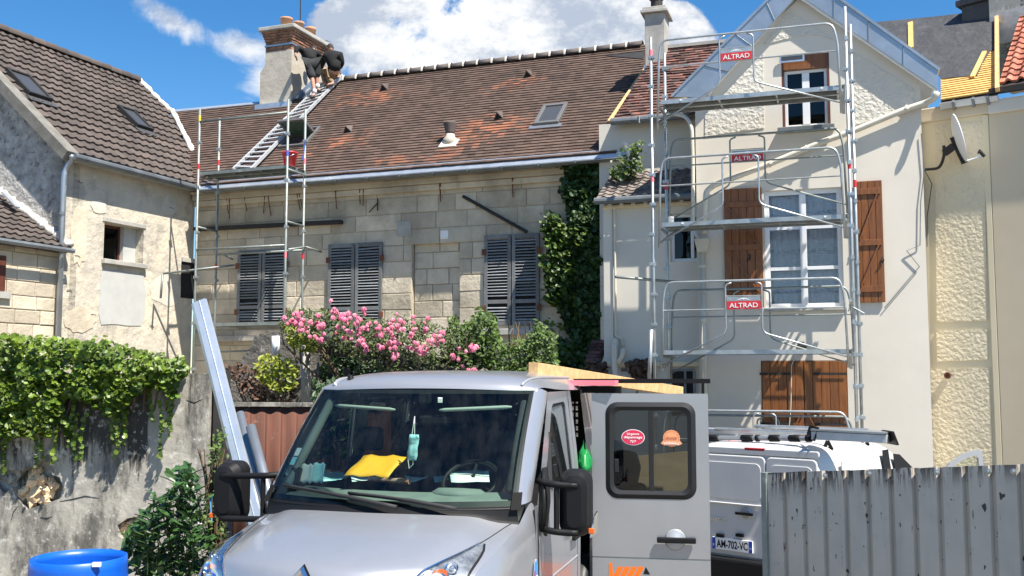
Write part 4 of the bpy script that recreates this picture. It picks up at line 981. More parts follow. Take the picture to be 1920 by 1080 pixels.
MB().bar(RY.at(1707, 42, .06), RY.at(1708, 90, .06), .09, .03).build('felt_board', M['batten'], yh, RY.M)
MB().bar(RY.at(1846, 97, .06), RY.at(1823, 144, .06), .07, .03).build('felt_board', M['batten'], yh, RY.M)
MB().bar(RY.at(1869, 33, .08), RY.at(1870, 168, .08), .06, .08).build('verge_board', M['timber'], yh, RY.M)
MB().box(rp(RY, (1762, 190))[0], rp(RY, (1872, 170))[0], -.07, -.02, -.12, -.02).build('gutter', M['zinc'], yh, RY.M)
for px in (1787, 1822, 1848): q = RY.at(px, 187); MB().box(q.x - .02, q.x + .02, -.09, -.0, -.16, -.01).build('gutter_hook', M['zinc_dull'], yh, RY.M)
tr_ = RY.M @ RY.at(1843, 25)
MB().box(-.28, .28, -.3, .3, -.6, .12).box(-.36, .36, -.38, .38, .121, .24).build('chimney', M['felt'], yh, Matrix.Translation(tr_) @ Matrix.Rotation(radians(-46), 4, 'Z'), bevel=.02)
MB().lathe([(.13, 0), (.12, .3)], 12, Matrix.Translation(tr_ + Vector((0, 0, .24)))).build('chimney_pot', M['terracotta'], yh, I4)

# ================================================================== neighbour at the far right
NL = 1.7
nh = T('beige_house', YW.M @ Matrix.Translation((yr, 0, 0)), 'plain beige house with an orange red pantile roof at the right edge', 'house')
MB().box(yr + .003, yr + NL, -.03, .4, -.5, yz - .10).build('wall', M['stucco_beige'], nh, YW.M)
MB().box(yr + .003, yr + NL, -.09, -.03, yz - .32, yz - .09).build('cornice', M['stucco_smooth'], nh, YW.M, bevel=.02)
MB().box(yr + .05, yr + NL, -.20, -.10, yz - .02, yz + .07).build('gutter', M['dark_post'], nh, YW.M)
e0 = rp(RY, (1873, 168))[0]
poly = [(e0, .1), (e0 + NL + .2, .1), (e0 + NL + .2, 2.55), (e0, rp(RY, (1873, 40))[1])]
RN = Roof(RY.M @ Vector((0, 0, .05)), RY.A, RY.U); dN = RN.deck(poly, M['roof_deck'], nh)
pm('tiles_orange', (.40, .13, .075), (.26, .075, .05), 6, .8, rnd=.3, stain=((.45, .28, .2), 5, .56, .68, .6))
pieces(RN, poly, .20, .19, lambda: rolled_tile(.19, .20, .035, .04), dN, M['tiles_orange'], cap=160)
q = RY.M @ RY.at(1895, 45); MB().box(-.05, 1.6, 0, 1.0, -1.0, 1.6).build('chimney', M['concrete_wall'], nh, Matrix.Translation(q) @ Matrix.Rotation(radians(-46), 4, 'Z') @ Matrix.Translation((-.35, .1, 0)))
MB().box(-.03, 1.6, -.04, -.002, -.3, .3).build('mortar_fillet', M['mortar_white'], nh, Matrix.Translation(q) @ Matrix.Rotation(radians(-46), 4, 'Z') @ Matrix.Translation((-.35, .1, 0)))

# ================================================================== satellite dish
D0 = on_ray(1790, 262, 16.35)
ds = T('satellite_dish', Matrix.Translation(on_ray(1735, 318, 16.6)), 'grey satellite dish on a bracket at the corner of the gabled house', 'satellite dish')
ax_ = Vector((.93, -.30, .22)).normalized(); mt = ax_.to_track_quat('Z', 'Y').to_matrix().to_4x4(); mt.translation = D0
prof = [(.40 * k / 8, .06 * (k / 8) ** 2) for k in range(9)]
pr2 = [(.001, -.006)] + [(r, z - .006) for r, z in prof[1:]] + [(.415, .062), (.415, .075), (.395, .068)] + [(r, z + .006) for r, z in prof[::-1][1:]]
MB().lathe(pr2, 28, mt, caps=False).build('dish', M['pvc_white'], ds, I4, smooth=True)
pa, pb, pc = on_ray(1733, 318, 16.75), on_ray(1762, 316, 16.55), on_ray(1770, 282, 16.45)
MB().tube(round_path([pa, pb, pc + Vector((0, 0, -.1)), pc + Vector((0, 0, .08))], .15), .024, 8).build('bracket', M['dark_post'], ds, I4, smooth=True)
MB().bar(pc + Vector((0, 0, -.05)), D0 - ax_ * .02 + Vector((0, 0, -.1)), .05, .12).build('mount', M['dark_post'], ds, I4, bevel=.005)
MB().bar(D0 - ax_ * .03 + Vector((0, 0, .05)), D0 + ax_ * .14 + Vector((0, 0, -.43)), .07, .09).build('back_plate', M['black_matt'], ds, I4)
q0 = D0 + ax_ * .12 + Vector((0, 0, -.40)); q1 = on_ray(1846, 291, 16.1)
MB().bar(q0, q1, .022, .022).build('feed_arm', M['alu'], ds, I4)
MB().tube([q1 + Vector((0, 0, -.02)), q1 + Vector((-.06, 0, .05)), q1 + Vector((-.09, 0, .06))], [.03, .03, .045], 8).build('receiver', M['black_matt'], ds, I4)
MB().tube([pa, pa + Vector((.1, -.05, -.25)), pa + Vector((.02, 0, -.8)), pa + Vector((.0, 0, -1.3))], .007, 5).build('cable', M['dark_post'], ds, I4)
MB().tube([pb, pb + Vector((.12, .1, -.3)), pb + Vector((.28, .3, -.8)), pb + Vector((.3, .35, -1.3))], .007, 5).build('cable', M['pvc_cream'], ds, I4)
# ================================================================== scaffolds
coup = MB().box(-.045, .045, -.02, .02, -.035, .035).box(-.02, .06, -.035, .035, -.02, .02).mesh('coupler', M['galv'])
def pole(par, F_, px0, py0, pz1, off, name='standard', r=.026, mat='galv', z0=GZ, couplers=True, marks=()):
    a = F_.at(px0, py0, off)
    MB().tube([(a.x, off, z0), (a.x, off, a.z)], r, 10).build(name, M[mat], par, F_.M, smooth=True)
    MB().box(a.x - .07, a.x + .07, off - .07, off + .07, z0, z0 + .01).build('base_plate', M[mat], par, F_.M)
    if couplers:
        z = z0 + .5
        while z < a.z - .1:
            inst('coupler', coup, F_.M @ Matrix.Translation((a.x, off, z)) @ Matrix.Rotation(random.choice((0, pi / 2, pi)), 4, 'Z'), par); z += .5 if mat == 'galv' else 1.0
    for py, mt in marks: z = F_.at(px0, py, off).z; MB().tube([(a.x, off, z - .06), (a.x, off, z + .06)], r + .002, 10).build('tape_band', M[mt], par, F_.M)
    return a
pm('yellow_paint', (.75, .55, .03), None, rough=.6); pm('blue_paint', (.05, .12, .5), None, rough=.6); pm('pink_paint', (.75, .2, .25), None, rough=.6)
S1, S2 = -1.12, -.42
rs = T('scaffold', RW.M @ Matrix.Translation((RW.at(1400, 600, S1).x, S1, GZ)), 'tall galvanised scaffold with three decks standing in front of the gabled house', 'scaffold', 'scaffolds on the house fronts')
a1_ = pole(rs, RW, 1220, 70, 0, S1, marks=((335, 'pink_paint'), (100, 'pink_paint'))); a2_ = pole(rs, RW, 1246, 100, 0, S2, marks=((350, 'red_paint'),))
a3_ = pole(rs, RW, 1584, 13, 0, S1, marks=((310, 'red_paint'),)); a4_ = pole(rs, RW, 1594, 46, 0, S2, marks=((345, 'red_paint'),))
X0, X1 = RW.at(1240, 400, S1).x, RW.at(1583, 400, S1).x
decks = [RW.at(1240, 187, S1).z, RW.at(1240, 417, S1).z, RW.at(1240, 657, S1).z]
def deck_(par, F_, x0, x1, y0, y1, z, under='deck_under', top='galv'):
    n = 2; w_ = (y1 - y0) / n
    for k in range(n):
        ya, yb = y0 + k * w_ + .004, y0 + (k + 1) * w_ - .004
        b = MB().box(x0, x1, ya, ya + .03, z - .07, z).box(x0, x1, yb - .03, yb, z - .07, z).box(x0, x1, ya + .03, yb - .03, z - .006, z - .001)
        o = b.build('deck_board', M[top], par, F_.M)
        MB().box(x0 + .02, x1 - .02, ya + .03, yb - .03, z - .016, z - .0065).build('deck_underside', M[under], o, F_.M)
        for f in (.0, .33, .66, 1): xx = x0 + .02 + (x1 - x0 - .08) * f; MB().box(xx, xx + .03, ya + .03, yb - .03, z - .055, z - .017).build('rib', M[top], o, F_.M)
for z in decks:
    deck_(rs, RW, X0, X1, S1 + .03, S2 - .02, z)
    for x_ in (X0 - .03, X1 + .02): MB().tube([(x_, S1, z - .09), (x_, S2, z - .09)], .024, 8).build('transom', M['galv'], rs, RW.M)
    for k in (0.12, .9): MB().tube([(X0 + (X1 - X0) * k, S1 - .002, z - .03), (X0 + (X1 - X0) * k, S1 + .03, z - .03)], .018, 6).build('deck_pin', M['white_paint'], rs, RW.M)
    MB().tube([(X0 - .05, S1, z - .35), (X0 + .1, S2 - .1, z - .1)], .014, 6).build('knee_brace', M['galv'], rs, RW.M)
    MB().bar((X1 + .04, S1 - .0, z - .0), (X1 + .04, S2, z - .3), .05, .012).build('knee_brace', M['galv'], rs, RW.M)
def guard(par, F_, off, top, x0, x1, drop, sign=None, mat='galv', g=(.355, .545), htop=None, sideL=True):
    """one-piece guard rail: hoop with rounded corners, middle rail and a raised centre bay braced to the lower corners"""
    r = .019; b = MB(); zb = top - drop; zm = top - .46
    b.tube(round_path([(x0 - .02, off, zb), (x0 + .02, off, top - .25), (x0 + .07, off, top), (x1 - .07, off, top), (x1 - .0, off, top - .3), (x1 + .03, off, zb + .05)], .13), r, 8)
    o = b.build('guard_rail', M[mat], par, F_.M, smooth=True)
    MB().tube([(x0 + .01, off + .001, zm), (x1, off + .001, zm)], .013, 6).build('mid_rail', M[mat], o, F_.M)
    L = x1 - x0; ga, gb_ = x0 + L * g[0], x0 + L * g[1]; zc = top - .84
    MB().tube(round_path([(ga + .1, off, top - .03), (ga + .0, off, top - .06), (ga, off, zc), (x0 + .0, off, zb + .10)], .1), .0145, 7).build('centre_post', M[mat], o, F_.M, smooth=True)
    MB().tube(round_path([(gb_ - .1, off, top - .03), (gb_ + .0, off, top - .06), (gb_, off, zc), (x1 + .02, off, zb + .22)], .1), .0145, 7).build('centre_post', M[mat], o, F_.M, smooth=True)
    if sign is not None:
        z1 = zm + .20; z0 = zm - .0
        y = off - .012 if sign > 0 else off + .012
        s_ = MB().box(ga + .02, gb_ - .02, y - .003, y + .003, z0, z1 - .07).build('name_plate', M['red_paint'], o, F_.M)
        MB().box(ga + .02, gb_ - .02, y - .0025, y + .0025, z1 - .069, z1).build('plate_top', M['galv'], o, F_.M)
        MB().tube([(ga, off, z1 + .012), (gb_, off, z1 + .012)], .008, 6).build('plate_rail', M[mat], o, F_.M)
        tb = text_mb('ALTRAD', (gb_ - ga) * .78, .075, .002, .006)
        if sign > 0: tb.build('lettering', M['white_paint'], o, F_.M @ Matrix.Translation(((ga + gb_) / 2, y - .006, z0 + .062)))
        else: tb.build('lettering', M['white_paint'], o, F_.M @ Matrix.Translation(((ga + gb_) / 2, y - .006, z0 + .062)))
        e = MB().add([(-.12, 0, .0), (-.02, 0, .02), (0, 0, .012), (.02, 0, .02), (.12, 0, .0), (.05, 0, .03), (0, 0, .04), (-.05, 0, .03)], [(0, 1, 7), (1, 2, 6, 7), (2, 3, 5, 6), (3, 4, 5)])
        e.build('wing_emblem', M['white_paint'], o, F_.M @ Matrix.Translation(((ga + gb_) / 2, y - .005, z1 - .06)))
    return o
gx0, gx1 = X0 - .02, X1 - .03
guard(rs, RW, S1 - .04, RW.at(1400, 61, S1).z, gx0, gx1, 1.52, 1)
guard(rs, RW, S1 - .04, RW.at(1400, 288, S1).z, gx0, gx1, 1.5, None, g=(.36, .56))
guard(rs, RW, S2 + .02, RW.at(1400, 252, S2).z, gx0 + .05, gx1 + .05, 1.5, -1, 'galv_old', g=(.36, .56))
guard(rs, RW, S1 - .04, RW.at(1400, 526, S1).z, gx0 + .02, gx1, 1.45, 1, g=(.36, .56))
guard(rs, RW, S2 + .02, RW.at(1400, 541, S2).z, gx0 + .05, gx1 + .1, 1.5, None, 'galv_old', g=(.36, .56))
guard(rs, RW, S1 - .04, RW.at(1460, 771, S1).z, gx0, gx1 + .02, 1.4, None, g=(.5, .62))
guard(rs, RW, S2 + .02, RW.at(1460, 780, S2).z, gx0 + .05, gx1 + .08, 1.4, None, 'galv_old', g=(.48, .6))
# loose tubes: wall tie sticking out left, spare tube leaning
MB().tube([RW.at(1154, 519, S1 - .1), RW.at(1270, 529, S2 + .1)], .024, 8).build('wall_tie', M['galv_old'], rs, RW.M, smooth=True)
MB().tube([RW.at(1221, 618, S1 - .06), RW.at(1217, 730, S1 - .06)], .033, 10).build('leg_tube', M['galv'], rs, RW.M, smooth=True)
p = RW.at(1597, 575, S1); MB().tube([p, p + Vector((.18, -.1, -.12))], .016, 6).tube([p + Vector((0, -.05, .05)), p + Vector((-.02, -.14, .09))], .03, 6).build('clamp', M['galv'], rs, RW.M)
tb_ = MB().box(-.11, .11, -.05, .05, 0, .035).build('timber_offcut', M['timber'], None, RW.M @ Matrix.Translation((RW.at(1276, 182, S1 + .15).x, S1 + .16, decks[0] + .001)) @ Matrix.Rotation(.1, 4, 'Z'), bevel=.003)
tag(tb_, 'short brown timber offcut lying on the top deck of the right scaffold', 'timber')
pot = MB().lathe([(.045, 0), (.05, .1), (.052, .1), (.05, .11), (.0, .11)], 12).build('white_tub', M['white_paint'], None, RW.M @ Matrix.Translation((RW.at(1258, 410, S1 + .2).x, S1 + .2, decks[1] + .001)), smooth=True)
tag(pot, 'small white tub standing on the middle scaffold deck', 'tub')

# left scaffold in the corner of the stone house
L1, L2 = -1.35, -.62
ls = T('scaffold', MW.M @ Matrix.Translation((MW.at(450, 600, L1).x, L1, GZ + .3)), 'smaller scaffold tower with one high deck at the corner of the stone house', 'scaffold', 'scaffolds on the house fronts')
P1 = pole(ls, MW, 375, 205, 0, L1, mat='galv_old', z0=0, marks=((222, 'yellow_paint'), (312, 'red_paint'))); P2 = pole(ls, MW, 412, 222, 0, L2, mat='galv_old', z0=0, marks=((305, 'red_paint'), (500, 'red_paint')))
P3 = pole(ls, MW, 541, 186, 0, L1, mat='galv_old', z0=0, marks=((287, 'blue_paint'), (478, 'pink_paint'))); P4 = pole(ls, MW, 573, 205, 0, L2, mat='galv_old', z0=0, marks=((302, 'pink_paint'), (480, 'red_paint')))
def tb2(a, c, r=.024, name='ledger', mat='galv_old', par=ls): return MB().tube([a, c], r, 8).build(name, M[mat], par, MW.M, smooth=True)
xa, xc = P1.x, P3.x
def Lh(py, px=376, off=L1): return MW.at(px, py, off).z
for py in (228, 468): tb2((xa, L1, Lh(py)), (xc, L1, Lh(py)))
tb2((P2.x, L2, Lh(470)), (P4.x, L2, Lh(470)))
for py in (425, 605): tb2((xa, L1, Lh(py)), (P2.x, L2, Lh(py)), name='transom'); tb2((xc, L1, Lh(py) - .0), (P4.x, L2, Lh(py)), name='transom')
dz = Lh(322); deck_(ls, MW, xa + .0, P3.x - .0, L1 + .02, L2 - .02, dz, top='galv_old')
for x_ in (xa, xc): tb2((x_, L1, dz - .1), (x_ + (P2.x - P1.x) * .0 + .0, L2, dz - .1), name='transom')
d2 = MW.at(395, 607, L1 + .3).z; deck_(ls, MW, MW.at(394, 607, L1).x, MW.at(536, 603, L1).x, L1 + .05, L2 - .03, d2, top='galv_old')
tb2(MW.at(305, 513, L1 - .1), MW.at(440, 497, L2), name='tie_tube'); tb2(MW.at(305, 513, L1 - .1), Vector((MW.at(308, 560, L1).x, L1 - .12, MW.at(305, 560, L1).z)), name='tie_tube')
tb2(MW.at(573, 463, L2), MW.at(602, 472, -.05), name='wall_tie'); tb2(MW.at(541, 468, L1), MW.at(573, 463, L2), name='transom'); tb2(MW.at(420, 478, -.3), MW.at(436, 486, -.05), .022, name='wall_tie')
tb2(MW.at(395, 660, L2), MW.at(465, 658, L2), .02, name='lower_rail')
# ladder lying on the roof, foot on the deck
lad = T('roof_ladder', RM.M @ Matrix.Translation(RM.at(455, 318, .12)), 'long aluminium roof ladder lying on the brown tiles up to the ridge', 'ladder')
la0, la1 = RM.at(437, 318, .13), RM.at(603, 158, .13); lb0, lb1 = RM.at(468, 320, .13), RM.at(643, 141, .13)
for a, c in ((la0, la1), (lb0, lb1)): MB().bar(a, c, .035, .075, (0, 0, 1)).build('rail', M['alu_bright'], lad, RM.M)
n = 21
for k in range(n):
    t = (k + .6) / n; MB().bar(la0.lerp(la1, t) + Vector((-.04, 0, .015)), lb0.lerp(lb1, t) + Vector((.02, 0, .015)), .045, .03).build('rung', M['alu_bright'], lad, RM.M)
# red bucket on the deck
rb = T('red_bucket', MW.M @ Matrix.Translation((MW.at(541, 305, L1 + .25).x, L1 + .3, dz + .002)), 'red plastic bucket standing on the left scaffold deck', 'bucket')
MB().lathe([(.12, 0), (.16, .30), (.175, .30), (.175, .325), (.155, .325), (.15, .29), (.11, .02), (.0, .02)], 18).build('body', M['red_bucket'], rb, smooth=True)
MB().tube([(-.165, 0, .31), (-.12, -.1, .24), (0, -.16, .19), (.12, -.1, .24), (.165, 0, .31)], .006, 5).build('handle', M['galv'], rb)
rp_ = MB().tube([MW.at(573, 262, L2 - .03), MW.at(570, 285, L2 - .04), MW.at(566, 300, L2 - .05)], .012, 6).build('blue_rope', M['blue_paint'], None, MW.M); tag(rp_, 'short blue rope hanging on a scaffold pole beside the open skylight', 'rope')
# ================================================================== silver van
class MFrame(Frame):
    def __init__(s, M_): s.M = M_; s.I = M_.inverted()
VM = Matrix.Translation((-1.264, 6.218, 0)) @ Matrix.Rotation(radians(-15.43), 4, 'Z') @ Matrix.Scale(1.026, 4)
VF = MFrame(VM)
def paintdust(t, pos, c):
    return t.mix(t.ss(t.noise(pos, 90, 3, .6), .70, .78, 0, .35), c, (.62, .62, .60))
pm('silver', (.40, .41, .435), (.37, .38, .405), 2, .30, .55, coat=.6, extra=paintdust, spec=.5)
pm('trim_black', (.012, .012, .012), None, rough=.85, spec=.15)
pm('lamp_base', (.22, .23, .25), (.6, .62, .64), 14, rough=.25, metal=.7)
pm('silver_dull', (.46, .47, .49), (.43, .44, .455), 2, .36, .5, coat=.3)
pm('chrome', (.8, .8, .82), None, rough=.08, metal=1)
pm('white_car', (.60, .60, .595), (.56, .56, .555), 2, .32, coat=.5, stain=((.55, .53, .48), 6, .58, .8, .4))
pm('dash_grey', (.16, .185, .175), (.13, .15, .145), 6, .75)
pm('seat_cloth', (.03, .032, .036), (.02, .02, .024), 8, .9)
pm('trim_grey', (.30, .33, .31), None, rough=.7)
pm('paper_white', (.75, .78, .78), (.60, .66, .66), 12, .8)
pm('folder_yellow', (.72, .34, .012), None, rough=.6)
pm('mask_blue', (.30, .60, .66), (.45, .72, .76), 20, .8)
pm('amber', (.75, .12, .01), None, rough=.3)
pm('red_lens', (.45, .01, .012), None, rough=.25, coat=.5)
pm('sticker_red', (.60, .03, .08), None, rough=.4); pm('sticker_white', (.85, .85, .85), None, rough=.4)
pm('sticker_orange', (.80, .33, .16), None, rough=.4); pm('sticker_brown', (.35, .09, .04), None, rough=.4); pm('sticker_blue', (.03, .28, .65), None, rough=.4)
pm('logo_orange', (.85, .16, .01), None, rough=.4); pm('plate_blue', (.01, .06, .45), None, rough=.4); pm('green_plastic', (.01, .22, .05), (.03, .32, .09), 9, .3, trans=.3)
pm('magazine', (.45, .10, .05), (.6, .5, .4), 14, .4)
glass('windscreen', (.74, .88, .81), .85, base=(.55, .56, .54), dust=.012); glass('tinted', (.50, .54, .55), 1.2); glass('side_glass', (.80, .86, .83), .9); glass('lamp_glass', (.93, .95, .97), .7)
HR = [(-.03, .74, .90, .38, .0), (-.03, .99, .90, .40, .02), (.0, 1.10, .91, .40, .03), (.10, 1.175, .93, .38, .045), (.35, 1.245, .95, .36, .06), (.65, 1.305, .965, .34, .065), (.98, 1.36, .97, .33, .06)]
def sstep(x, a, b): x = max(0, min(1, (x - a) / (b - a))); return x * x * (3 - 2 * x)
def cr(vals, r):
    i = max(0, min(len(vals) - 2, int(r))); t = r - i
    p0, p1, p2, p3 = vals[max(i - 1, 0)], vals[i], vals[i + 1], vals[min(i + 2, len(vals) - 1)]
    return [.5 * (2 * b + (c - a) * t + (2 * a - 5 * b + 4 * c - d) * t * t + (3 * b - a - 3 * c + d) * t ** 3) for a, b, c, d in zip(p0, p1, p2, p3)]
def HS(r, t, up=0):
    yc, zc, w_, sw, d = cr(HR, r); a = abs(t)
    crease = .028 * (1 - sstep(a, .66 + .04 * r / 6, .84 + .04 * r / 6)) * sstep(r, 1.6, 2.8)
    return Vector((w_ * t, yc + sw * a ** 2.2 - up * .3, zc - d * a ** 3 + crease - .026 + up))
def WS(u, t):
    w_ = .95 - .065 * u; a = abs(t)
    return Vector((w_ * t, 1.05 + .88 * u - .045 * sin(pi * u) + (.27 - .13 * u) * a ** 2.2, 1.40 + .785 * u))
def side_x(z):
    if z <= 1.35: return 1.035 - .02 * max(0, (.7 - z)) 
    return 1.035 - .085 * ((z - 1.35) / .81) ** 1.2
def SD(y, z, s=1, off=0): return Vector((s * (side_x(z) + off), y, z))
van = T('silver_van', VM, 'silver grey crew van facing the camera with its side door open', 'van')
ts = [-1 + i / 16 for i in range(33)]
b = MB().grid([[HS(r * .25, t) for t in ts] for r in range(25)]); body = b.build('bonnet', M['silver'], van, smooth=True)
# shut lines
for s in (-1, 1):
    MB().tube([HS(1.6 + 4.4 * k / 14, s * (.64 + .31 * (k / 14) ** .8), .0015) for k in range(15)], .004, 5).build('shut_line', M['black_matt'], van)
E = lambda r, s: HS(r, s)
for s in (-1, 1):                                     # wings
    rows = []
    for r in (1, 1.5, 2, 2.5, 3, 3.5, 4, 4.5, 5, 5.5, 6):
        e = E(r, s); rows.append([e, Vector((s * (abs(e.x) + .035), e.y + .01, e.z - .05)), Vector((s * 1.02, e.y + .03, e.z - .15)), Vector((s * 1.035, e.y + .05, e.z - .32)), Vector((s * 1.03, e.y + .06, .45))])
    for (x, y, z) in ((.99, 1.42, 1.375), (1.003, 1.52, 1.42)):
        rows.append([Vector((s * x, y, z)), Vector((s * (x + .02), y + .01, z - .06)), Vector((s * 1.033, y + .04, z - .16)), Vector((s * 1.036, y + .08, z - .34)), Vector((s * 1.03, 1.60, .45))])
    MB().grid(rows, flip=s > 0).build('wing', M['silver'], van, smooth=True, sub=1)
    # windscreen pillar
    O = lambda u: Vector((s * (1.003 - .053 * u), 1.52 + .72 * u, 1.42 + .74 * u))
    rows = []
    for k in range(13):
        u = k / 12; a, c_ = WS(u * 1.03, s), O(u); m1 = a.lerp(c_, .4) + Vector((s * .02, -.02, .0)); rows.append([a, m1, a.lerp(c_, .75) + Vector((s * .018, -.006, 0)), c_])
    MB().grid(rows, flip=s > 0).build('pillar', M['silver'], van, smooth=True)
    # black corner trim at the foot of the pillar
    MB().grid([[WS(u, s * t) + Vector((0, -.012, .008)) for t in (.965, .99, 1.01, 1.03)] for u in (-.04, .02, .06, .10)], flip=s > 0).build('corner_trim', M['trim_black'], van, smooth=True)
cowl = []
for k in range(5):
    f = k / 4; cowl.append([HS(6, t).lerp(WS(0.0, t), f) + Vector((0, .0, -.035 * sin(pi * f) - .003)) for t in ts])
MB().grid(cowl).build('cowl', M['black_plastic'], van, smooth=True)
ws = MB().grid([[WS(u / 10, t * .985) for t in ts] for u in range(11)]).build('windscreen', M['windscreen'], van, smooth=True)
def frit(u0, u1, t0, t1, nu, nt):
    return MB().grid([[WS(u0 + (u1 - u0) * i / nu, t0 + (t1 - t0) * j / nt) + Vector((0, .006, -.003)) for j in range(nt + 1)] for i in range(nu + 1)])
for q in ((-.02, .045, -1, 1, 2, 32), (.965, 1.02, -1, 1, 2, 32), (.085, .965, -1, -.962, 12, 1), (.085, .965, .962, 1, 12, 1)):
    frit(*q).build('screen_border', M['black_plastic'], ws, VM, smooth=True)
RR = [(1.935, 2.195, .90, .14, .0), (1.97, 2.24, .915, .135, .02), (2.06, 2.285, .93, .12, .06), (2.25, 2.318, .945, .08, .10), (2.6, 2.335, .95, .03, .13), (3.2, 2.34, .95, 0, .145), (4.3, 2.335, .95, 0, .145)]
def RS(r, t): yc_, zc, w_, sw, d = cr(RR, r); a = abs(t); return Vector((w_ * t, yc_ + sw * a ** 2.2, zc - .025 * t * t - d * a ** 7))
MB().grid([[RS(r * .25, t) for t in ts] for r in range(25)]).build('roof', M['silver'], van, smooth=True)
for s in (-1, 1): MB().tube([RS(.9 + 5.1 * k / 10, s * .86) + Vector((0, 0, .006)) for k in range(11)], .012, 6).build('roof_moulding', M['silver_dull'], van, smooth=True)
def loop(c, n=9):
    out = []
    for i in range(len(c)):
        a, d = Vector(c[i]), Vector(c[(i + 1) % len(c)])
        out += [a.lerp(d, k / n) for k in range(n)]
    return out
def roundc(c, r=.05, n=36):
    """closed polygon with rounded corners resampled to n points, starting at the first corner"""
    pts = []
    for i in range(len(c)):
        p, q, nx = Vector(c[i - 1]), Vector(c[i]), Vector(c[(i + 1) % len(c)])
        a = q + (p - q).normalized() * r; d = q + (nx - q).normalized() * r
        for j in range(7): t = j / 6; pts.append(a.lerp(q, t).lerp(q.lerp(d, t), t))
        m_ = (d.lerp(nx + (q - nx).normalized() * r, .33), d.lerp(nx + (q - nx).normalized() * r, .66)); pts += m_
    return pts
def door_side(s, y0, y1, front):
    if front: out = [(1.56, 1.38), (2.24, 2.165), (y1, 2.165), (y1, 1.38)]; inn = [(1.79, 1.44), (2.33, 2.07), (y1 - .12, 2.08), (y1 - .10, 1.44)]
    else: out = [(y0, 1.38), (y0, 2.165), (y1, 2.165), (y1, 1.38)]; inn = [(y0 + .1, 1.44), (y0 + .1, 2.08), (y1 - .1, 2.08), (y1 - .1, 1.44)]
    i3 = [Vector((y, z, 0)) for y, z in inn]; o3 = [Vector((y, z, 0)) for y, z in out]
    ri = roundc(i3, .07); ro = roundc(o3, .02)
    def mp(L, off): return [SD(v.x, v.y, s, off) for v in L]
    d = MB().ring(mp(ro, 0), mp(ri, .0), flip=s > 0).ring(mp(ri, 0), mp(ri, -.04), flip=s > 0).build('door_frame', M['silver'], van)
    cen = Vector((sum(v.x for v in ri) / len(ri), sum(v.y for v in ri) / len(ri), 0))
    r2 = [v + (cen - v).normalized() * .03 for v in ri]
    MB().ring(mp(ri, -.008), mp(r2, -.012), flip=s > 0).build('window_seal', M['rubber'], d, VM)
    m_ = mp(r2, -.016); MB().poly(m_).build('side_window', M['side_glass'], d, VM)
    rows = [[SD(y, z, s) for y in (y0 if not front else (1.60 - .03 * k), (y0 + y1) / 2, y1)] for k, z in enumerate((.4, .7, 1.0, 1.2, 1.38))]
    MB().grid(rows, flip=s < 0).build('door_panel', M['silver'], van, smooth=True)
    return d
door_side(1, 1.6, 2.93, True); door_side(-1, 1.6, 2.93, True); door_side(-1, 3.0, 4.2, False)
for s in (-1, 1):
    MB().bar(SD(2.03, 1.43, s, -.01), SD(2.12, 1.86, s, -.01), .03, .035).build('window_post', M['rubber'], van)
    for y0, y1 in ((2.935, 3.0),) if s < 0 else ((2.94, 3.06), (3.48, 4.3)):
        MB().grid([[SD(y, z, s) for z in (.4, .9, 1.35, 1.7, 2.0, 2.165)] for y in (y0, y1)], flip=s > 0).build('body_side', M['silver'], van, smooth=True)
    MB().tube([SD(2.934, .45, s, .001), SD(2.934, 1.3, s, .001), SD(2.934, 2.1, s, .001)], .005, 5).build('shut_line', M['black_matt'], van)
    MB().tube([Vector((s * 1.036, 1.585, .5)), Vector((s * 1.04, 1.575, 1.1)), Vector((s * 1.03, 1.55, 1.36))], .005, 5).build('shut_line', M['black_matt'], van)
    MB().tube([SD(1.62, .80, s, -.001), SD(2.93, .80, s, -.001)], .008, 6).build('side_moulding', M['silver_dull'], van)
    h = MB().bar(SD(2.62, .99, s, .035), SD(2.86, .99, s, .035), .03, .045).build('door_handle', M['black_plastic'], van, bevel=.008)
    MB().lathe([(.075, 0), (.06, .012), (.0, .016)], 18, Matrix.Translation(SD(2.74, .985, s, -.004)) @ Matrix.Rotation(s * pi / 2, 4, 'Y')).build('handle_cup', M['silver_dull'], van)
# bumper, grille, wheels below the frame
rows = [[HS(.0, t) + Vector((0, 0, -dz)) + Vector((0, dy, 0)) for t in ts] for dz, dy in ((.5, .06), (.42, -.04), (.15, -.05), (.03, .0), (0, 0))]
MB().grid(rows).build('bumper', M['silver_dull'], van, smooth=True)
gr_ = MB()
for k in range(3): gr_.tube([HS(.35 + .35 * k, t * .55) + Vector((0, -.012, 0)) for t in ts], .018, 6)
gr_.build('grille', M['black_plastic'], van, smooth=True)
for s in (-1, 1):
    for y in (.85, 3.7):
        wm_ = Matrix.Translation((s * .92, y, .34)) @ Matrix.Rotation(s * pi / 2, 4, 'Y')
        wh = MB().lathe([(.20, -.10), (.33, -.10), (.345, -.05), (.345, .05), (.33, .10), (.20, .10)], 28, wm_, caps=False).build('wheel', M['rubber'], van, smooth=True)
        MB().lathe([(.20, -.08), (.21, .02), (.08, .05), (.0, .055)], 20, wm_, caps=False).build('rim', M['alu'], wh, VM, smooth=True)
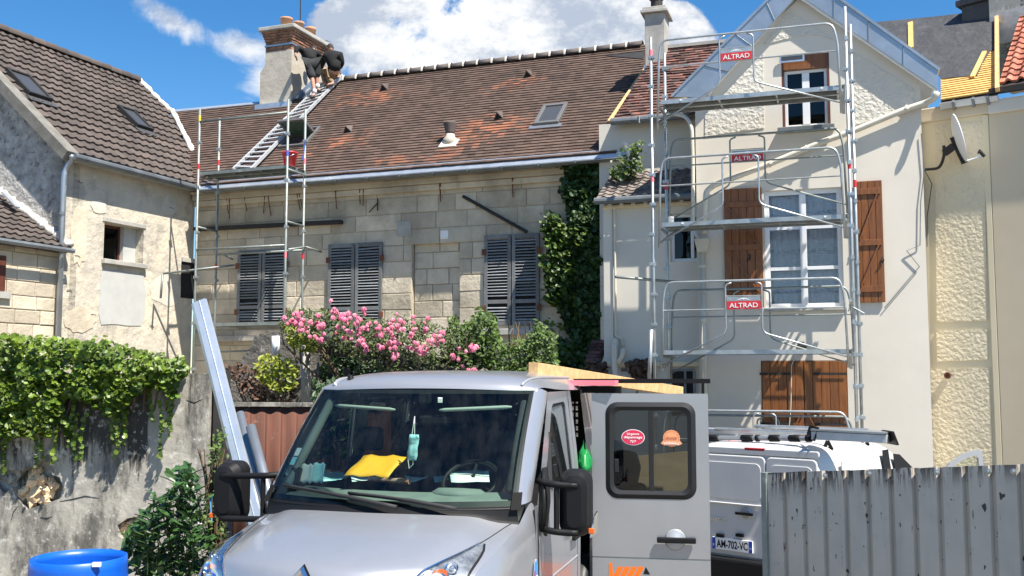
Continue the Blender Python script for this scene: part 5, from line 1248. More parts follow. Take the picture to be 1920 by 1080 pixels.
# badge: chrome lozenge
BM = Matrix.Translation(HS(2.05, 0) + Vector((0, -.03, .0))) @ Matrix.Rotation(radians(-24), 4, 'X')
def loz(w_, h_, y): return [Vector((0, y, -h_)), Vector((w_, y, 0)), Vector((0, y, h_)), Vector((-w_, y, 0))]
bd = MB().ring(loz(.075, .10, .0), loz(.052, .07, -.02)).ring(loz(.052, .07, -.02), loz(.032, .043, .0)).build('badge', M['chrome'], van, VM @ BM)
MB().add(loz(.085, .115, .012), [(0, 1, 2, 3)]).build('badge_recess', M['black_plastic'], bd, VM @ BM, solid=.01)
# headlamps
for s in (-1, 1):
    def HL(a, b_, up): return HS(.9 + 3.7 * a, s * ((.60 + .28 * a ** 1.1) + (.36 * (1 - a) ** .8 + .03) * b_), up)
    NA, NB = 12, 6
    hl = MB().grid([[HL(i / NA, j / NB, .006) for j in range(NB + 1)] for i in range(NA + 1)]).build('headlight', M['lamp_base'], van, smooth=True)
    MB().grid([[HL(i / NA, j / NB, .006 + .045 * sin(pi * min(1, max(0, j / NB))) ** .5 * (sin(pi * (.08 + .84 * i / NA)) ** .5)) for j in range(NB + 1)] for i in range(NA + 1)]).build('lens', M['lamp_glass'], hl, VM, smooth=True)
    for a, b_, r_, mt in ((.12, .45, .075, 'chrome'), (.36, .5, .06, 'chrome'), (.58, .5, .04, 'chrome')):
        c_ = HL(a, b_, .012); n_ = Vector((s * .25, -.75, .6)).normalized(); qm = Matrix.Translation(c_) @ n_.to_track_quat('Z', 'Y').to_matrix().to_4x4()
        rf = MB().lathe([(r_, .02), (r_ * .8, .0), (r_ * .5, -.01), (r_ * .3, .0)], 18, qm, caps=False).build('reflector', M[mt], hl, VM, smooth=True)
        MB().lathe([(r_ * .34, -.005), (r_ * .3, .018), (.0, .026)], 14, qm, caps=False).build('bulb', M['amber' if a > .3 and a < .5 else 'lead_shiny'], hl, VM, smooth=True)
    MB().tube([HL(i / NA, 0, .012) for i in range(NA + 1)], .006, 5).build('lamp_rim', M['chrome'], hl, VM)
    MB().tube([HL(i / NA, 1, .008) for i in range(NA + 1)], .008, 5).build('lamp_rim', M['black_plastic'], hl, VM)
# mirrors
for s in (-1, 1):
    sx_ = 1.275 if s > 0 else 1.49; mz = 1.385
    prof = rrect(-.122, .122, -.238, .238, .09, 5)
    rows = []
    for yy, k, dx in ((-.13, .45, 0), (-.115, .72, 0), (-.07, .92, 0), (0, 1.0, 0), (.06, .98, 0), (.07, .9, 0)):
        rows.append([Vector((s * (sx_ + (x_ + (.03 if yy < -.1 else 0)) * k * .95), 1.74 + yy, mz + z_ * (k * .6 + .4) + (.0))) for x_, z_ in prof])
    mr = MB()
    for i in range(len(rows) - 1): mr.ring(rows[i], rows[i + 1], flip=s < 0)
    mr.poly(rows[0][::-1] if s > 0 else rows[0]); m_ob = mr.build('wing_mirror', M['black_plastic'], van, smooth=True)
    MB().poly([v + Vector((0, .004, 0)) for v in rows[-1]]).build('mirror_glass', M['chrome'], m_ob, VM)
    for z_ in (mz + .13, mz - .20):
        MB().tube(round_path([Vector((s * 1.01, 1.68, z_ + .02)), Vector((s * 1.12, 1.60, z_ + .01)), Vector((s * (sx_ - .05), 1.615, z_)), Vector((s * (sx_ + .04), 1.625, z_))], .05), .024, 8).build('mirror_arm', M['black_plastic'], m_ob, VM, smooth=True)
    MB().tube([Vector((s * 1.16, 1.615, mz - .2)), Vector((s * 1.16, 1.615, mz + .13))], .02, 8).build('arm_link', M['black_plastic'], m_ob, VM)
    MB().grid([[SD(1.58, 1.22, s, .012), SD(1.72, 1.14, s, .012)], [SD(1.56, 1.38, s, .035), SD(1.80, 1.38, s, .02)], [SD(1.60, 1.48, s, .035), SD(1.82, 1.47, s, .02)], [SD(1.74, 1.62, s, .01), SD(1.84, 1.62, s, .008)]], flip=s > 0).build('mirror_base', M['black_plastic'], m_ob, VM, smooth=True, solid=.02)
    MB().grid([[Vector((s * (sx_ + .155), 1.70, mz - .2)), Vector((s * (sx_ + .12), 1.64, mz - .23))], [Vector((s * (sx_ + .158), 1.70, mz - .05)), Vector((s * (sx_ + .145), 1.655, mz - .08))]], flip=s < 0).build('repeater', M['chrome'], m_ob, VM, solid=.01)
    MB().box(-.02, .02, -.01, .01, -.02, .02, Matrix.Translation((s * (sx_ + .13), 1.645, mz - .185))).build('indicator', M['amber'], m_ob, VM, bevel=.006)
# wipers
def wiper(pa_, pb_, bend):
    a = VF.at(*pa_, .0) if 0 else None
for (u0, t0, u1, t1) in ((-.02, .20, .10, -.86), (-.03, .62, .075, -.22)):
    pts = [WS(u0 + (u1 - u0) * k / 10 + .02 * sin(pi * k / 10), t0 + (t1 - t0) * k / 10) + Vector((0, -.045 + .02 * (k / 10), .02)) for k in range(11)]
    wp = MB().tube(pts, [.016] * 5 + [.011] * 6, 6).build('wiper', M['black_matt'], van, smooth=True)
    MB().tube([p + Vector((0, .018, -.012)) for p in pts[4:]], .008, 4).build('blade', M['rubber'], wp, VM)
# interior
MB().box(-.98, .98, 1.25, 4.2, .42, .47).build('floor', M['black_matt'], van)
MB().grid([[WS(.02 if 0 else .0, t * .97) + Vector((0, .04 + dy, dz_)) for t in ts[1:-1:2]] for dy, dz_ in ((0, -.02), (.12, .02), (.45, .045), (.55, .03), (.58, -.2), (.6, -.8))]).build('dashboard', M['dash_grey'], van, smooth=True)
for x0, x1 in ((-.66, -.12), (-.02, .50)): MB().tube([WS(.0, x0) + Vector((0, .17, -.004)), WS(0, x1) + Vector((0, .17, -.004))], .009, 5).build('air_vent', M['black_matt'], van)
MB().lathe([(.22, 0), (.215, .04), (.16, .075), (.0, .08)], 20, Matrix.Translation((.42, 1.66, 1.39)) @ Matrix.Scale(1.0, 4) @ Matrix.Rotation(radians(-8), 4, 'X')).build('instrument_hood', M['dash_grey'], van, smooth=True)
pts = [Vector((.42 + .215 * cos(2 * pi * k / 24), 1.93 + .215 * sin(2 * pi * k / 24) * .80, 1.50 + .215 * sin(2 * pi * k / 24) * -.60 * -1)) for k in range(25)]
st_ = MB().tube(pts, .016, 7, caps=False).build('steering_wheel', M['black_plastic'], van, smooth=True)
for a in (0, 120, 240): MB().tube([Vector((.42, 1.95, 1.48)), Vector((.42 + .21 * cos(radians(a + 90)), 1.93 + .17 * sin(radians(a + 90)), 1.50 + .129 * sin(radians(a + 90))))], .013, 6).build('spoke', M['black_plastic'], st_, VM)
for x_, w_ in ((.48, .25), (-.28, .25), (-.68, .22)):
    for y_ in (2.45, 3.55):
        s_ = MB().box(x_ - w_, x_ + w_, y_ - .45, y_ + .08, .75, .98).build('seat', M['seat_cloth'], van, bevel=.05)
        MB().box(x_ - w_ * .95, x_ + w_ * .95, y_ + .03, y_ + .16, .98, 1.62, Matrix.Translation((0, 0, 0))).build('backrest', M['seat_cloth'], s_, VM, bevel=.05)
        MB().box(x_ - .12, x_ + .12, y_ + .06, y_ + .15, 1.66, 1.86).build('headrest', M['seat_cloth'], s_, VM, bevel=.04)
MB().grid([[RS(r, t * .96) + Vector((0, .03, -.05)) for t in ts] for r in (1, 2, 3, 4, 5, 6)]).build('headlining', M['seat_cloth'], van, smooth=True)
bk = MB()
hx0, hx1, hz0, hz1 = .38, .80, 1.70, 2.04
for q in ((-.97, hx0, .45, 2.2), (hx1, .97, .45, 2.2), (hx0, hx1, .45, hz0), (hx0, hx1, hz1, 2.2)): bk.box(q[0], q[1], 4.22, 4.27, q[2], q[3])
bk.build('bulkhead', M['black_matt'], van)
for k in range(10): x_ = hx0 + .02 + k * .042; MB().box(x_, x_ + .018, 4.22, 4.24, hz0, hz1).build('guard_bar', M['black_matt'], van)
for k in range(5): z_ = hz0 + .04 + k * .065; MB().box(hx0, hx1, 4.205, 4.218, z_, z_ + .024).build('guard_bar', M['black_matt'], van)
for s in (-1, 1):
    a, c_ = WS(.86, s * .82) + Vector((0, .08, -.02)), WS(.84, s * .2) + Vector((0, .1, -.03)); MB().tube([a, a.lerp(c_, .08), a.lerp(c_, .92), c_], [.008, .015, .014, .007], 8).build('sun_visor', M['trim_grey'], van, smooth=True)
MB().tube([WS(.1, -.93) + Vector((.02, .10, 0)), WS(.9, -.93) + Vector((.02, .10, -.02))], .035, 8).build('pillar_trim', M['trim_grey'], van, smooth=True)
MB().tube([WS(.1, .93) + Vector((-.02, .10, 0)), WS(.9, .93) + Vector((-.02, .10, -.02))], .03, 8).build('pillar_trim', M['seat_cloth'], van, smooth=True)
mz_ = WS(.83, .12); MB().box(-.11, .11, -.015, .015, -.035, .035, Matrix.Translation(mz_ + Vector((.02, .14, -.10)))).build('rear_view_mirror', M['black_plastic'], van, bevel=.02)
MB().box(-.05, .05, -.02, .02, -.05, .03, Matrix.Translation(WS(.93, .06) + Vector((0, .05, 0)))).build('sensor_box', M['black_plastic'], van, bevel=.01)
MB().box(-.018, .018, -.004, .004, -.02, .02, Matrix.Translation(WS(.90, .22) + Vector((0, .02, -.0)))).build('toll_tag', M['sticker_white'], van, bevel=.002)
for k, (u, h_) in enumerate(((.37, 'sticker_white'), (.29, 'mask_blue'))):
    MB().grid([[WS(u + du, -.93 + dt) + Vector((0, .004, 0)) for dt in (0, .055)] for du in (0, .07)]).build('screen_sticker', M[h_], van)
# open side door with sliding window
door_o = on_ray(1110, 900, 9.33)
DF = Frame((door_o.x, door_o.y), -10)
def dp_(px, py, off=0): return P(DF, px, py, off)
dx0, dx1 = 0, dp_(1330, 900)[0]; dzt = dp_(1220, 738)[1]; dzb = .30
wx0_, wz1_ = dp_(1141, 760); wx1_, wz0_ = dp_(1300, 931)
t_ = .045
inn = rrect(wx0_, wx1_, wz0_, wz1_, .09, 6); outr = []
n_in = len(inn)
def box_loop(x0, x1, z0, z1, pts):
    cxx, czz = (x0 + x1) / 2, (z0 + z1) / 2; cx2, cz2 = (wx0_ + wx1_) / 2, (wz0_ + wz1_) / 2; out = []
    for x, z in pts:
        dx, dz2 = x - cx2, z - cz2; ks = []
        if dx > 0: ks.append((x1 - cx2) / dx)
        if dx < 0: ks.append((x0 - cx2) / dx)
        if dz2 > 0: ks.append((z1 - cz2) / dz2)
        if dz2 < 0: ks.append((z0 - cz2) / dz2)
        k = min(ks); out.append((cx2 + dx * k, cz2 + dz2 * k))
    # snap the nearest loop points to the corners
    for c_ in ((x0, z0), (x1, z0), (x1, z1), (x0, z1)):
        i = min(range(len(out)), key=lambda q: (out[q][0] - c_[0]) ** 2 + (out[q][1] - c_[1]) ** 2); out[i] = c_
    return out
zb1 = dp_(1220, 1046)[1]
outr = box_loop(dx0, dx1, zb1, dzt, inn)
V3 = lambda L, y: [Vector((x, y, z)) for x, z in L]
d = MB().ring(V3(outr, 0), V3(inn, 0)).ring(V3(outr, t_), V3(outr, 0)).ring(V3(inn, 0), V3(inn, t_)).ring(V3(inn, t_), V3(outr, t_))
d.box(dx0, dx1, .0, t_, dzb, zb1 - .012)
sdoor = d.build('open_side_door', M['silver'], van, DF.M)
MB().box(dx0 + .004, dx1 - .004, .006, t_ - .005, zb1 - .012, zb1).build('door_groove', M['trim_grey'], sdoor, DF.M)
i2 = rrect(wx0_ - .03, wx1_ + .03, wz0_ - .03, wz1_ + .03, .11, 6); i3_ = rrect(wx0_ + .045, wx1_ - .045, wz0_ + .045, wz1_ - .045, .07, 6); i4 = rrect(wx0_ + .01, wx1_ - .01, wz0_ + .01, wz1_ - .01, .08, 6)
MB().ring(V3(i2, -.002), V3(i4, -.018)).ring(V3(i4, -.018), V3(i3_, -.004)).build('window_rubber', M['rubber'], sdoor, DF.M, smooth=True)
wm = dp_(1221, 850)[0]
MB().box(wm - .022, wm + .022, -.006, .02, wz0_ + .03, wz1_ - .03).build('window_divider', M['rubber'], sdoor, DF.M, bevel=.004)
MB().box(wx0_ + .04, wm - .02, .004, .009, wz0_ + .04, wz1_ - .04).build('side_window', M['tinted'], sdoor, DF.M)
MB().box(wm + .02, wx1_ - .04, .012, .017, wz0_ + .04, wz1_ - .04).build('side_window', M['tinted'], sdoor, DF.M)
x, z = dp_(1156, 873); MB().box(x - .02, x + .02, -.012, .003, z - .06, z + .06).build('window_catch', M['rubber'], sdoor, DF.M, bevel=.006)
x, z = dp_(1266, 1012); hx0_, hx1_ = dp_(1232, 1012)[0], dp_(1305, 1012)[0]
MB().lathe([(.095, 0), (.085, -.006), (.0, -.010)], 24, Matrix.Translation((x, .0, z)) @ Matrix.Rotation(pi / 2, 4, 'X') @ Matrix.Scale(-1, 4, (0, 0, 1))).build('handle_cup', M['silver_dull'], sdoor, DF.M, smooth=True)
MB().box(hx0_, hx1_, -.055, -.02, z - .025, z + .025).build('door_handle', M['black_plastic'], sdoor, DF.M, bevel=.010)
MB().box(hx0_ + .1, hx0_ + .2, -.03, .0, z - .01, z + .01).build('handle_post', M['black_plastic'], sdoor, DF.M)
# stickers
x, z = dp_(1187, 820, 0)
el = lambda rx, rz_, y, n=28: [Vector((rx * cos(2 * pi * k / n), y, rz_ * sin(2 * pi * k / n))) for k in range(n)]
k_ = .92
sk = MB().poly(el(.105, .072, 0)).build('oval_sticker', M['sticker_white'], sdoor, DF.M @ Matrix.Translation((x, .001, z)))
sk = MB().poly(el(.100, .067, -.0015)).build('oval_sticker', M['sticker_red'], sdoor, DF.M @ Matrix.Translation((x, .001, z)))
for tx, dz_, wd in (('Urgence', .028, .11), ('dépannage', -.002, .165), ('7j/7', -.038, .055)): text_mb(tx, wd, .026 if tx != 'dépannage' else .030, .0004, .012).build('sticker_text', M['sticker_white'], sdoor, DF.M @ Matrix.Translation((x, -.003, z + dz_)))
x, z = dp_(1259, 822, 0)
lob = [Vector((.075 * (1 + .04 * cos(k * pi)) * cos(2 * pi * k / 40), 0, .075 * (1 + .04 * cos(k * pi)) * sin(2 * pi * k / 40))) for k in range(40)]
MB().poly(lob).build('seal_sticker', M['sticker_orange'], sdoor, DF.M @ Matrix.Translation((x, .006, z)))
MB().poly([Vector(q) for q in ((-.095, -.001, -.045), (-.075, -.001, -.02), (0, -.001, -.032), (.075, -.001, -.02), (.095, -.001, -.045), (.07, -.001, -.06), (0, -.001, -.07), (-.07, -.001, -.06))]).build('seal_ribbon', M['sticker_orange'], sdoor, DF.M @ Matrix.Translation((x, .005, z)))
MB().ring([v * .88 + Vector((0, -.002, 0)) for v in lob], [v * .84 + Vector((0, -.002, 0)) for v in lob]).build('seal_ring', M['sticker_brown'], sdoor, DF.M @ Matrix.Translation((x, .005, z)))
text_mb('Garantie', .10, .026, .0004, .012).build('sticker_text', M['sticker_brown'], sdoor, DF.M @ Matrix.Translation((x, .001, z + .008)))
text_mb('DECENNALE', .13, .018, .0004, .012).build('sticker_text', M['sticker_white'], sdoor, DF.M @ Matrix.Translation((x, .000, z - .045)))
# company logo, its lower part runs out of the picture
def dq(px, py): q = dp_(px, py, 0); return Vector((q[0], -.003, q[1]))
MB().poly([dq(1142, 1092), dq(1150, 1092), dq(1148, 1055), dq(1142, 1055)]).build('logo_stripe', M['logo_orange'], sdoor, DF.M, solid=.001)
for k in range(4):
    x_ = 1155 + k * 13; MB().poly([dq(x_ - 12, 1092), dq(x_ - 1, 1092), dq(x_ + 14, 1063), dq(x_ + 4, 1062)]).build('logo_stripe', M['logo_orange'], sdoor, DF.M, solid=.001)
MB().poly([dq(1206, 1076), dq(1219, 1077), dq(1211, 1063)]).build('logo_stripe', M['black_plastic'], sdoor, DF.M, solid=.001)
# blue oval sticker on the wing
c_ = SD(1.50, .80, 1, .012)
c_ = Vector((1.044, 1.47, .905))
qm = VM @ Matrix.Translation(c_) @ Matrix.Rotation(pi / 2, 4, 'Z')
MB().poly(el(.062, .115, 0)).build('round_sticker', M['sticker_white'], van, qm)
MB().poly(el(.056, .108, -.0015)).build('round_sticker', M['sticker_blue'], van, qm)
MB().box(-.05, .05, -.003, -.002, -.012, -.002).build('sticker_band', M['sticker_white'], van, qm); MB().box(-.045, -.01, -.004, -.003, .0, .04).build('sticker_mark', M['sticker_red'], van, qm)
MB().box(-.04, .04, -.002, .0, -.145, -.118).build('sticker_label', M['sticker_red'], van, qm)
# things on the dashboard
def dash(px, py, up=.0, yy=None):
    """point on the dash top seen at a pixel"""
    o_ = VF.I @ EYE; d_ = VF.I.to_3x3() @ ray(px, py); t = (1.435 + up - o_.z) / d_.z; return o_ + d_ * t
def sheet(name, pxs, mat, lab, cat, up=.01, amp=.02, n=6):
    q = [dash(*p, up) for p in pxs]
    rows = [[q[0].lerp(q[1], j / n).lerp(q[3].lerp(q[2], j / n), i / n) + Vector((0, 0, amp * (sin(i * .7 + j * .5) + noise.noise(Vector((i * .6, j * .6, amp * 99)))) * .18 + amp * .35)) for j in range(n + 1)] for i in range(n + 1)]
    o = MB().grid(rows).build(name, M[mat], None, VM, smooth=True, solid=.003); tag(o, lab, cat); return o
def upright(name, px0, py0, px1, py1, mat, lab, cat, y=1.50, curl=.03, lean=.15, n=6, skew=0):
    a, c_ = VF.at(px0, py1, y), VF.at(px1, py0, y)
    rows = [[Vector((a.x + (c_.x - a.x) * j / n + skew * i / n, y + lean * i / n + curl * sin(pi * j / n), a.z + (c_.z - a.z) * i / n + .008 * sin(j * 2 + i))) for j in range(n + 1)] for i in range(n + 1)]
    o = MB().grid(rows).build(name, M[mat], None, VM, smooth=True, solid=.003); tag(o, lab, cat); return o
upright('folder', 645, 860, 728, 892, 'folder_yellow', 'bright yellow curled folder lying on the van dashboard', 'folder', 1.52, .03, .24, skew=.05)
upright('paper_pack', 560, 872, 582, 905, 'paper_white', 'white paper pack standing at the left end of the dashboard', 'papers', 1.50, .02, .05)
upright('plastic_sleeve', 582, 870, 604, 905, 'mask_blue', 'pale blue plastic sleeve standing beside the paper pack on the dashboard', 'sleeve', 1.52, .03, .05)
upright('dark_card', 540, 878, 562, 906, 'dark_post', 'dark printed card leaning beside the windscreen sticker', 'card', 1.46, .0, .05)
sheet('face_mask', ((604, 893), (650, 890), (655, 900), (606, 905)), 'mask_blue', 'crumpled pale blue face mask on the dashboard left of the folder', 'mask', amp=.05)
sheet('paper_bundle', ((655, 897), (700, 893), (712, 902), (660, 905)), 'paper_white', 'crumpled white papers lying just below the yellow folder', 'papers', amp=.06)
sheet('notepad', ((748, 888), (792, 886), (803, 898), (770, 906)), 'paper_white', 'white notepad lying on the dashboard under the hanging mask', 'notepad', amp=.03)
sheet('receipt', ((812, 897), (838, 895), (842, 902), (815, 906)), 'mask_blue', 'small blue paper lying left of the steering wheel cover', 'paper', amp=.03)
sheet('letters', ((842, 890), (916, 885), (918, 908), (846, 906)), 'paper_white', 'heap of white letters on the hood in front of the steering wheel', 'letters', up=.07, amp=.04)
a, c_ = dash(692, 897, .03), dash(768, 903, .03); o = MB().tube([a, a.lerp(c_, .5), c_], .022, 10).build('rolled_magazine', M['magazine'], None, VM); tag(o, 'rolled colourful magazine lying on the middle of the dashboard', 'magazine')
mp_ = VF.at(770, 840, 1.62); hm = T('hanging_mask', VM @ Matrix.Translation(mp_), 'pale blue surgical mask hanging by its loops from the rear view mirror', 'mask')
MB().grid([[Vector((-.038 * k + .01 + .05 * i / 6 * .4, .01 * sin(i * 2 + k), -.09 + .19 * i / 6)) for k in (-1, -.3, .3, 1)] for i in range(7)][::1]).build('cloth', M['mask_blue'], hm, solid=.004, smooth=True)
MB().tube([(.01, 0, .10), (.02, -.0, .17), (.03, 0, .235)], .003, 4).tube([(.03, 0, .10), (.03, 0, .235)], .003, 4).build('loop', M['sticker_white'], hm)
MB().tube([(-.02, 0, -.09), (-.01, 0, -.15), (.02, 0, -.12), (.02, 0, -.09)], .003, 4).build('loop', M['sticker_white'], hm)
# plywood, green bag, jacket beyond the open door
p0 = DF.at(1188, 856, .35); p1_ = DF.at(1296, 935, .35)
o = MB().prism([(p0.x, p1_.z - .9), (p1_.x, p1_.z - .9), (p1_.x, p0.z + .06), (p0.x, p0.z)], .35, .37).build('plywood_board', M['ply'], None, DF.M); tag(o, 'brown plywood board standing behind the window of the open van door', 'board')
rows = [[Vector((.06 * sin(pi * (i + .5) / 9) * cos(2 * pi * k / 12), .09 * sin(pi * (i + .5) / 9) * sin(2 * pi * k / 12), .26 * i / 8)) * (1 + .5 * noise.noise(Vector(((k % 12) * .9, i * .9, 4)))) for k in range(13)] for i in range(9)]
o = MB().grid(rows).build('green_bag', M['green_plastic'], None, VM @ Matrix.Translation(VF.at(1097, 897, 3.30)), smooth=True); tag(o, 'bright green plastic bag stuffed in the van doorway behind the mirror', 'bag')
MB().box(.66, .94, 3.1, 3.4, .47, 1.355).build('seat_base', M['seat_cloth'], van)
# headrest like dark seat back seen through the open door's window
sb = T('folded_seat', DF.M @ Matrix.Translation((.3, .30, .3)), 'black folded seat with headrest behind the open van door', 'seat')
c_ = DF.at(1172, 900, .30)
MB().box(c_.x - .16, c_.x + .2, .22, .33, .45, c_.z - .02).build('backrest', M['seat_cloth'], sb, DF.M, bevel=.05)
MB().lathe([(.0, -.18), (.12, -.15), (.15, 0), (.12, .14), (.0, .18)], 14, Matrix.Translation((c_.x, .28, c_.z + .12))).build('headrest', M['seat_cloth'], sb, DF.M, smooth=True)
MB().box(c_.x - .12, c_.x + .12, .22, .34, .30, .46).build('foot', M['seat_cloth'], sb, DF.M)
# roof rack, planks, box on the roof
rk = T('roof_rack', VM @ Matrix.Translation((.5, 3.6, 2.34)), 'black steel roof rack with upright posts on the silver van', 'roof rack')
def vr(px, py, y): return VF.at(px, py, y)
pA = vr(1172, 738, 3.62); MB().box(pA.x - .03, pA.x + .03, 3.59, 3.65, 2.33, vr(1172, 690, 3.62).z).build('post', M['black_plastic'], rk, VM)
MB().box(pA.x - .5, pA.x - .035, 3.59, 3.65, vr(1140, 737, 3.6).z, vr(1140, 724, 3.6).z).build('cross_bar', M['black_plastic'], rk, VM); MB().box(pA.x - .9, pA.x + .75, 3.70, 3.76, 2.345 - .12, 2.385 - .12).build('cross_bar', M['black_plastic'], rk, VM)
MB().box(-.9, -.85, 3.59, 4.2, 2.30, 2.34).build('side_bar', M['black_plastic'], rk, VM)
q = vr(1318, 742, 3.9); MB().box(q.x - .012, q.x + .012, 3.9, 3.93, 2.0, vr(1318, 718, 3.9).z).build('post', M['black_plastic'], rk, VM)
b1, b2 = on_ray(1000, 692, 9.0), on_ray(1274, 734, 12.6)
beam = MB().bar(b1, b2, .10, .115).build('timber_beam', M['timber'], None, I4, bevel=.004); tag(beam, 'long sawn timber beam lying across the roof of the silver van', 'beam')
o = MB().box(vr(1034, 720, 3.5).x, vr(1165, 720, 3.5).x - .04, 3.40, 3.58, vr(1100, 723, 3.4).z, vr(1100, 713, 3.4).z).build('pink_batten', M['pink_paint'], None, VM); tag(o, 'flat pink painted batten under the timber beam on the van roof', 'batten')
ant = MB().tube([RS(1.2, -.80), RS(1.2, -.80) + Vector((-.06, .0, .14)), RS(1.2, -.80) + Vector((.12, .4, .33))], [.02, .006, .003], 6)
ant = MB().tube([RS(2.0, -.72), RS(2.0, -.72) + Vector((.16, -.02, .22))], [.007, .003], 5).lathe([(.03, 0), (.02, .03), (.0, .035)], 10, Matrix.Translation(RS(2.0, -.72))).build('aerial', M['black_plastic'], van)

# ================================================================== white van
WO = Vector((3.38, 11.05, 0)) - Vector((cos(radians(42)), -sin(radians(42)), 0)) * .9
WV = Frame((WO.x, WO.y), -42, -.20); wv = T('white_van', WV.M, 'white panel van seen from behind with roof bars and its front door open', 'van')
def sec(y, w_, zt, k=1.0, zb=.32):
    L = [(w_ * .97, zb), (w_, .6), (w_, .95), (w_ * .985, 1.12), (w_ * .93, 1.12 + (zt - 1.12) * .55), (w_ * .86, zt - .13), (w_ * .78, zt - .045), (w_ * .6, zt - .012), (0, zt)]
    return [Vector((x, y, z)) for x, z in L] + [Vector((-x, y, z)) for x, z in L[::-1][1:]]
st = [(.055, .84, 1.66, .42), (.02, .87, 1.72, .36), (.0, .885, 1.745, .34)]
rows = [sec(.03, .82, 1.70), sec(.05, .865, 1.755), sec(.10, .895, 1.785), sec(.25, .905, 1.80), sec(1.0, .905, 1.82), sec(1.8, .905, 1.80), sec(2.2, .90, 1.72), sec(2.6, .89, 1.52), sec(3.05, .87, 1.20), sec(3.3, .86, 1.10), sec(3.8, .80, .98), sec(4.0, .70, .80)]
b = MB().grid(rows, flip=False); b.f.append(tuple(range(16, -1, -1))); b.build('body', M['white_car'], wv, smooth=False, angle=40, sub=1)
# rear doors, panels
def rp2(px, py): return P(WV, px, py, .02)
def rear(pts, y, mat, name, t=.012, bev=0): 
    a = sum((pts[i][0] * pts[(i + 1) % len(pts)][1] - pts[(i + 1) % len(pts)][0] * pts[i][1]) for i in range(len(pts)))
    if a < 0: pts = pts[::-1]
    return MB().prism(pts, y - t, y).build(name, M[mat], wv, WV.M, bevel=bev)
cs = rp2(1438, 950)[0]
cs = -.02 if abs(cs) > .5 else cs
print('white van seam x', cs)
for x0, x1 in ((-.80, cs - .006), (cs + .006, .80)):
    rear(rrect(x0, x1, .50, 1.64, .06), .032, 'white_car', 'rear_door', .028, .012)
    rear(rrect(x0 + .05, x1 - .05, 1.14, 1.56, .07), .003, 'white_car', 'door_pressing', .010, .006)
    MB().tube([(x0 + .03, -.01, 1.09), (x1 - .03, -.01, 1.09)], .012, 6).build('door_crease', M['white_car'], wv, WV.M)
x, z = rp2(1415, 843); MB().box(x - .13, x + .13, .015, .05, z - .018, z + .018).build('brake_light', M['red_lens'], wv, WV.M, bevel=.006)
rear(rrect(-.82, .82, 1.655, 1.73, .03), .045, 'white_car', 'rear_header', .03, .01)
x, z = rp2(1401, 962); MB().lathe([(.07, 0), (.055, .012), (0, .014)], 18, Matrix.Translation((x, -.001, z)) @ Matrix.Rotation(pi / 2, 4, 'X')).build('handle_cup', M['silver_dull'], wv, WV.M)
MB().box(x - .12, x + .10, -.05, -.02, z - .02, z + .012).build('door_handle', M['black_plastic'], wv, WV.M, bevel=.006)
for px in (1353, 1390): x, z = rp2(px, 1003); MB().box(x - .05, x + .05, -.03, .0, z - .018, z + .018).build('plate_lamp', M['black_plastic'], wv, WV.M, bevel=.005)
x, z = rp2(1376, 1021); pw = .26; pl = MB().box(x - pw, x + pw, -.022, .0, z - .068, z + .068).build('number_plate', M['sticker_white'], wv, WV.M, bevel=.003)
MB().box(x - pw + .002, x - pw + .045, -.0235, -.022, z - .066, z + .066).build('plate_band', M['plate_blue'], pl, WV.M); MB().box(x + pw - .045, x + pw - .002, -.0235, -.022, z - .066, z + .066).build('plate_band', M['plate_blue'], pl, WV.M)
text_mb('AM-702-VC', .40, .09, .0004, .022).build('plate_text', M['black_plastic'], pl, WV.M @ Matrix.Translation((x, -.024, z)))
text_mb('F', .02, .03, .0003).build('plate_text', M['sticker_white'], pl, WV.M @ Matrix.Translation((x - pw + .023, -.025, z - .02))); text_mb('77', .028, .025, .0003).build('plate_text', M['sticker_white'], pl, WV.M @ Matrix.Translation((x + pw - .023, -.025, z - .02)))
x, z = rp2(1340, 972); text_mb('PEUGEOT', .36, .035, .002, .01).build('maker_lettering', M['chrome'], wv, WV.M @ Matrix.Translation((x, -.01, z)))
MB().box(-.90, .90, -.10, .10, .22, .48).build('bumper', M['black_plastic'], wv, WV.M, bevel=.03)
for s in (-1, 1): MB().box(s * .87 - .04, s * .87 + .04, -.012, .2, .52, .92).build('tail_light', M['red_lens'], wv, WV.M, bevel=.02)
for s in (-1, 1):
    for y in (.75, 3.2):
        wm_ = Matrix.Translation((s * .80, y, .30)) @ Matrix.Rotation(s * pi / 2, 4, 'Y'); wh = MB().lathe([(.18, -.09), (.295, -.09), (.30, 0), (.295, .09), (.18, .09)], 24, wm_, caps=False).build('wheel', M['rubber'], wv, WV.M, smooth=True)
        MB().lathe([(.18, -.07), (.18, .02), (0, .05)], 16, wm_, caps=False).build('rim', M['alu'], wh, WV.M)
sw = MB()
for q in (((1.62, 1.22), (1.68, 1.66), (1.86, 1.66), (1.88, 1.22)),):
    MB().poly([Vector((.885 - (z - 1.1) * .10 + .012, y, z)) for y, z in q]).build('side_window', M['black_plastic'], wv, WV.M, solid=.004)
MB().poly([Vector((.885 - (z - 1.1) * .10 + .010, y, z)) for y, z in ((1.98, 1.2), (2.0, 1.60), (2.2, 1.58), (2.55, 1.40), (2.85, 1.2))]).build('side_window', M['black_plastic'], wv, WV.M, solid=.004)
MB().poly([Vector((.89 - (z - 1.1) * .10 + .016, y, z)) for y, z in ((.45, 1.2), (.48, 1.6), (1.3, 1.62), (1.45, 1.2))]).build('side_pressing', M['white_car'], wv, WV.M, solid=.012)
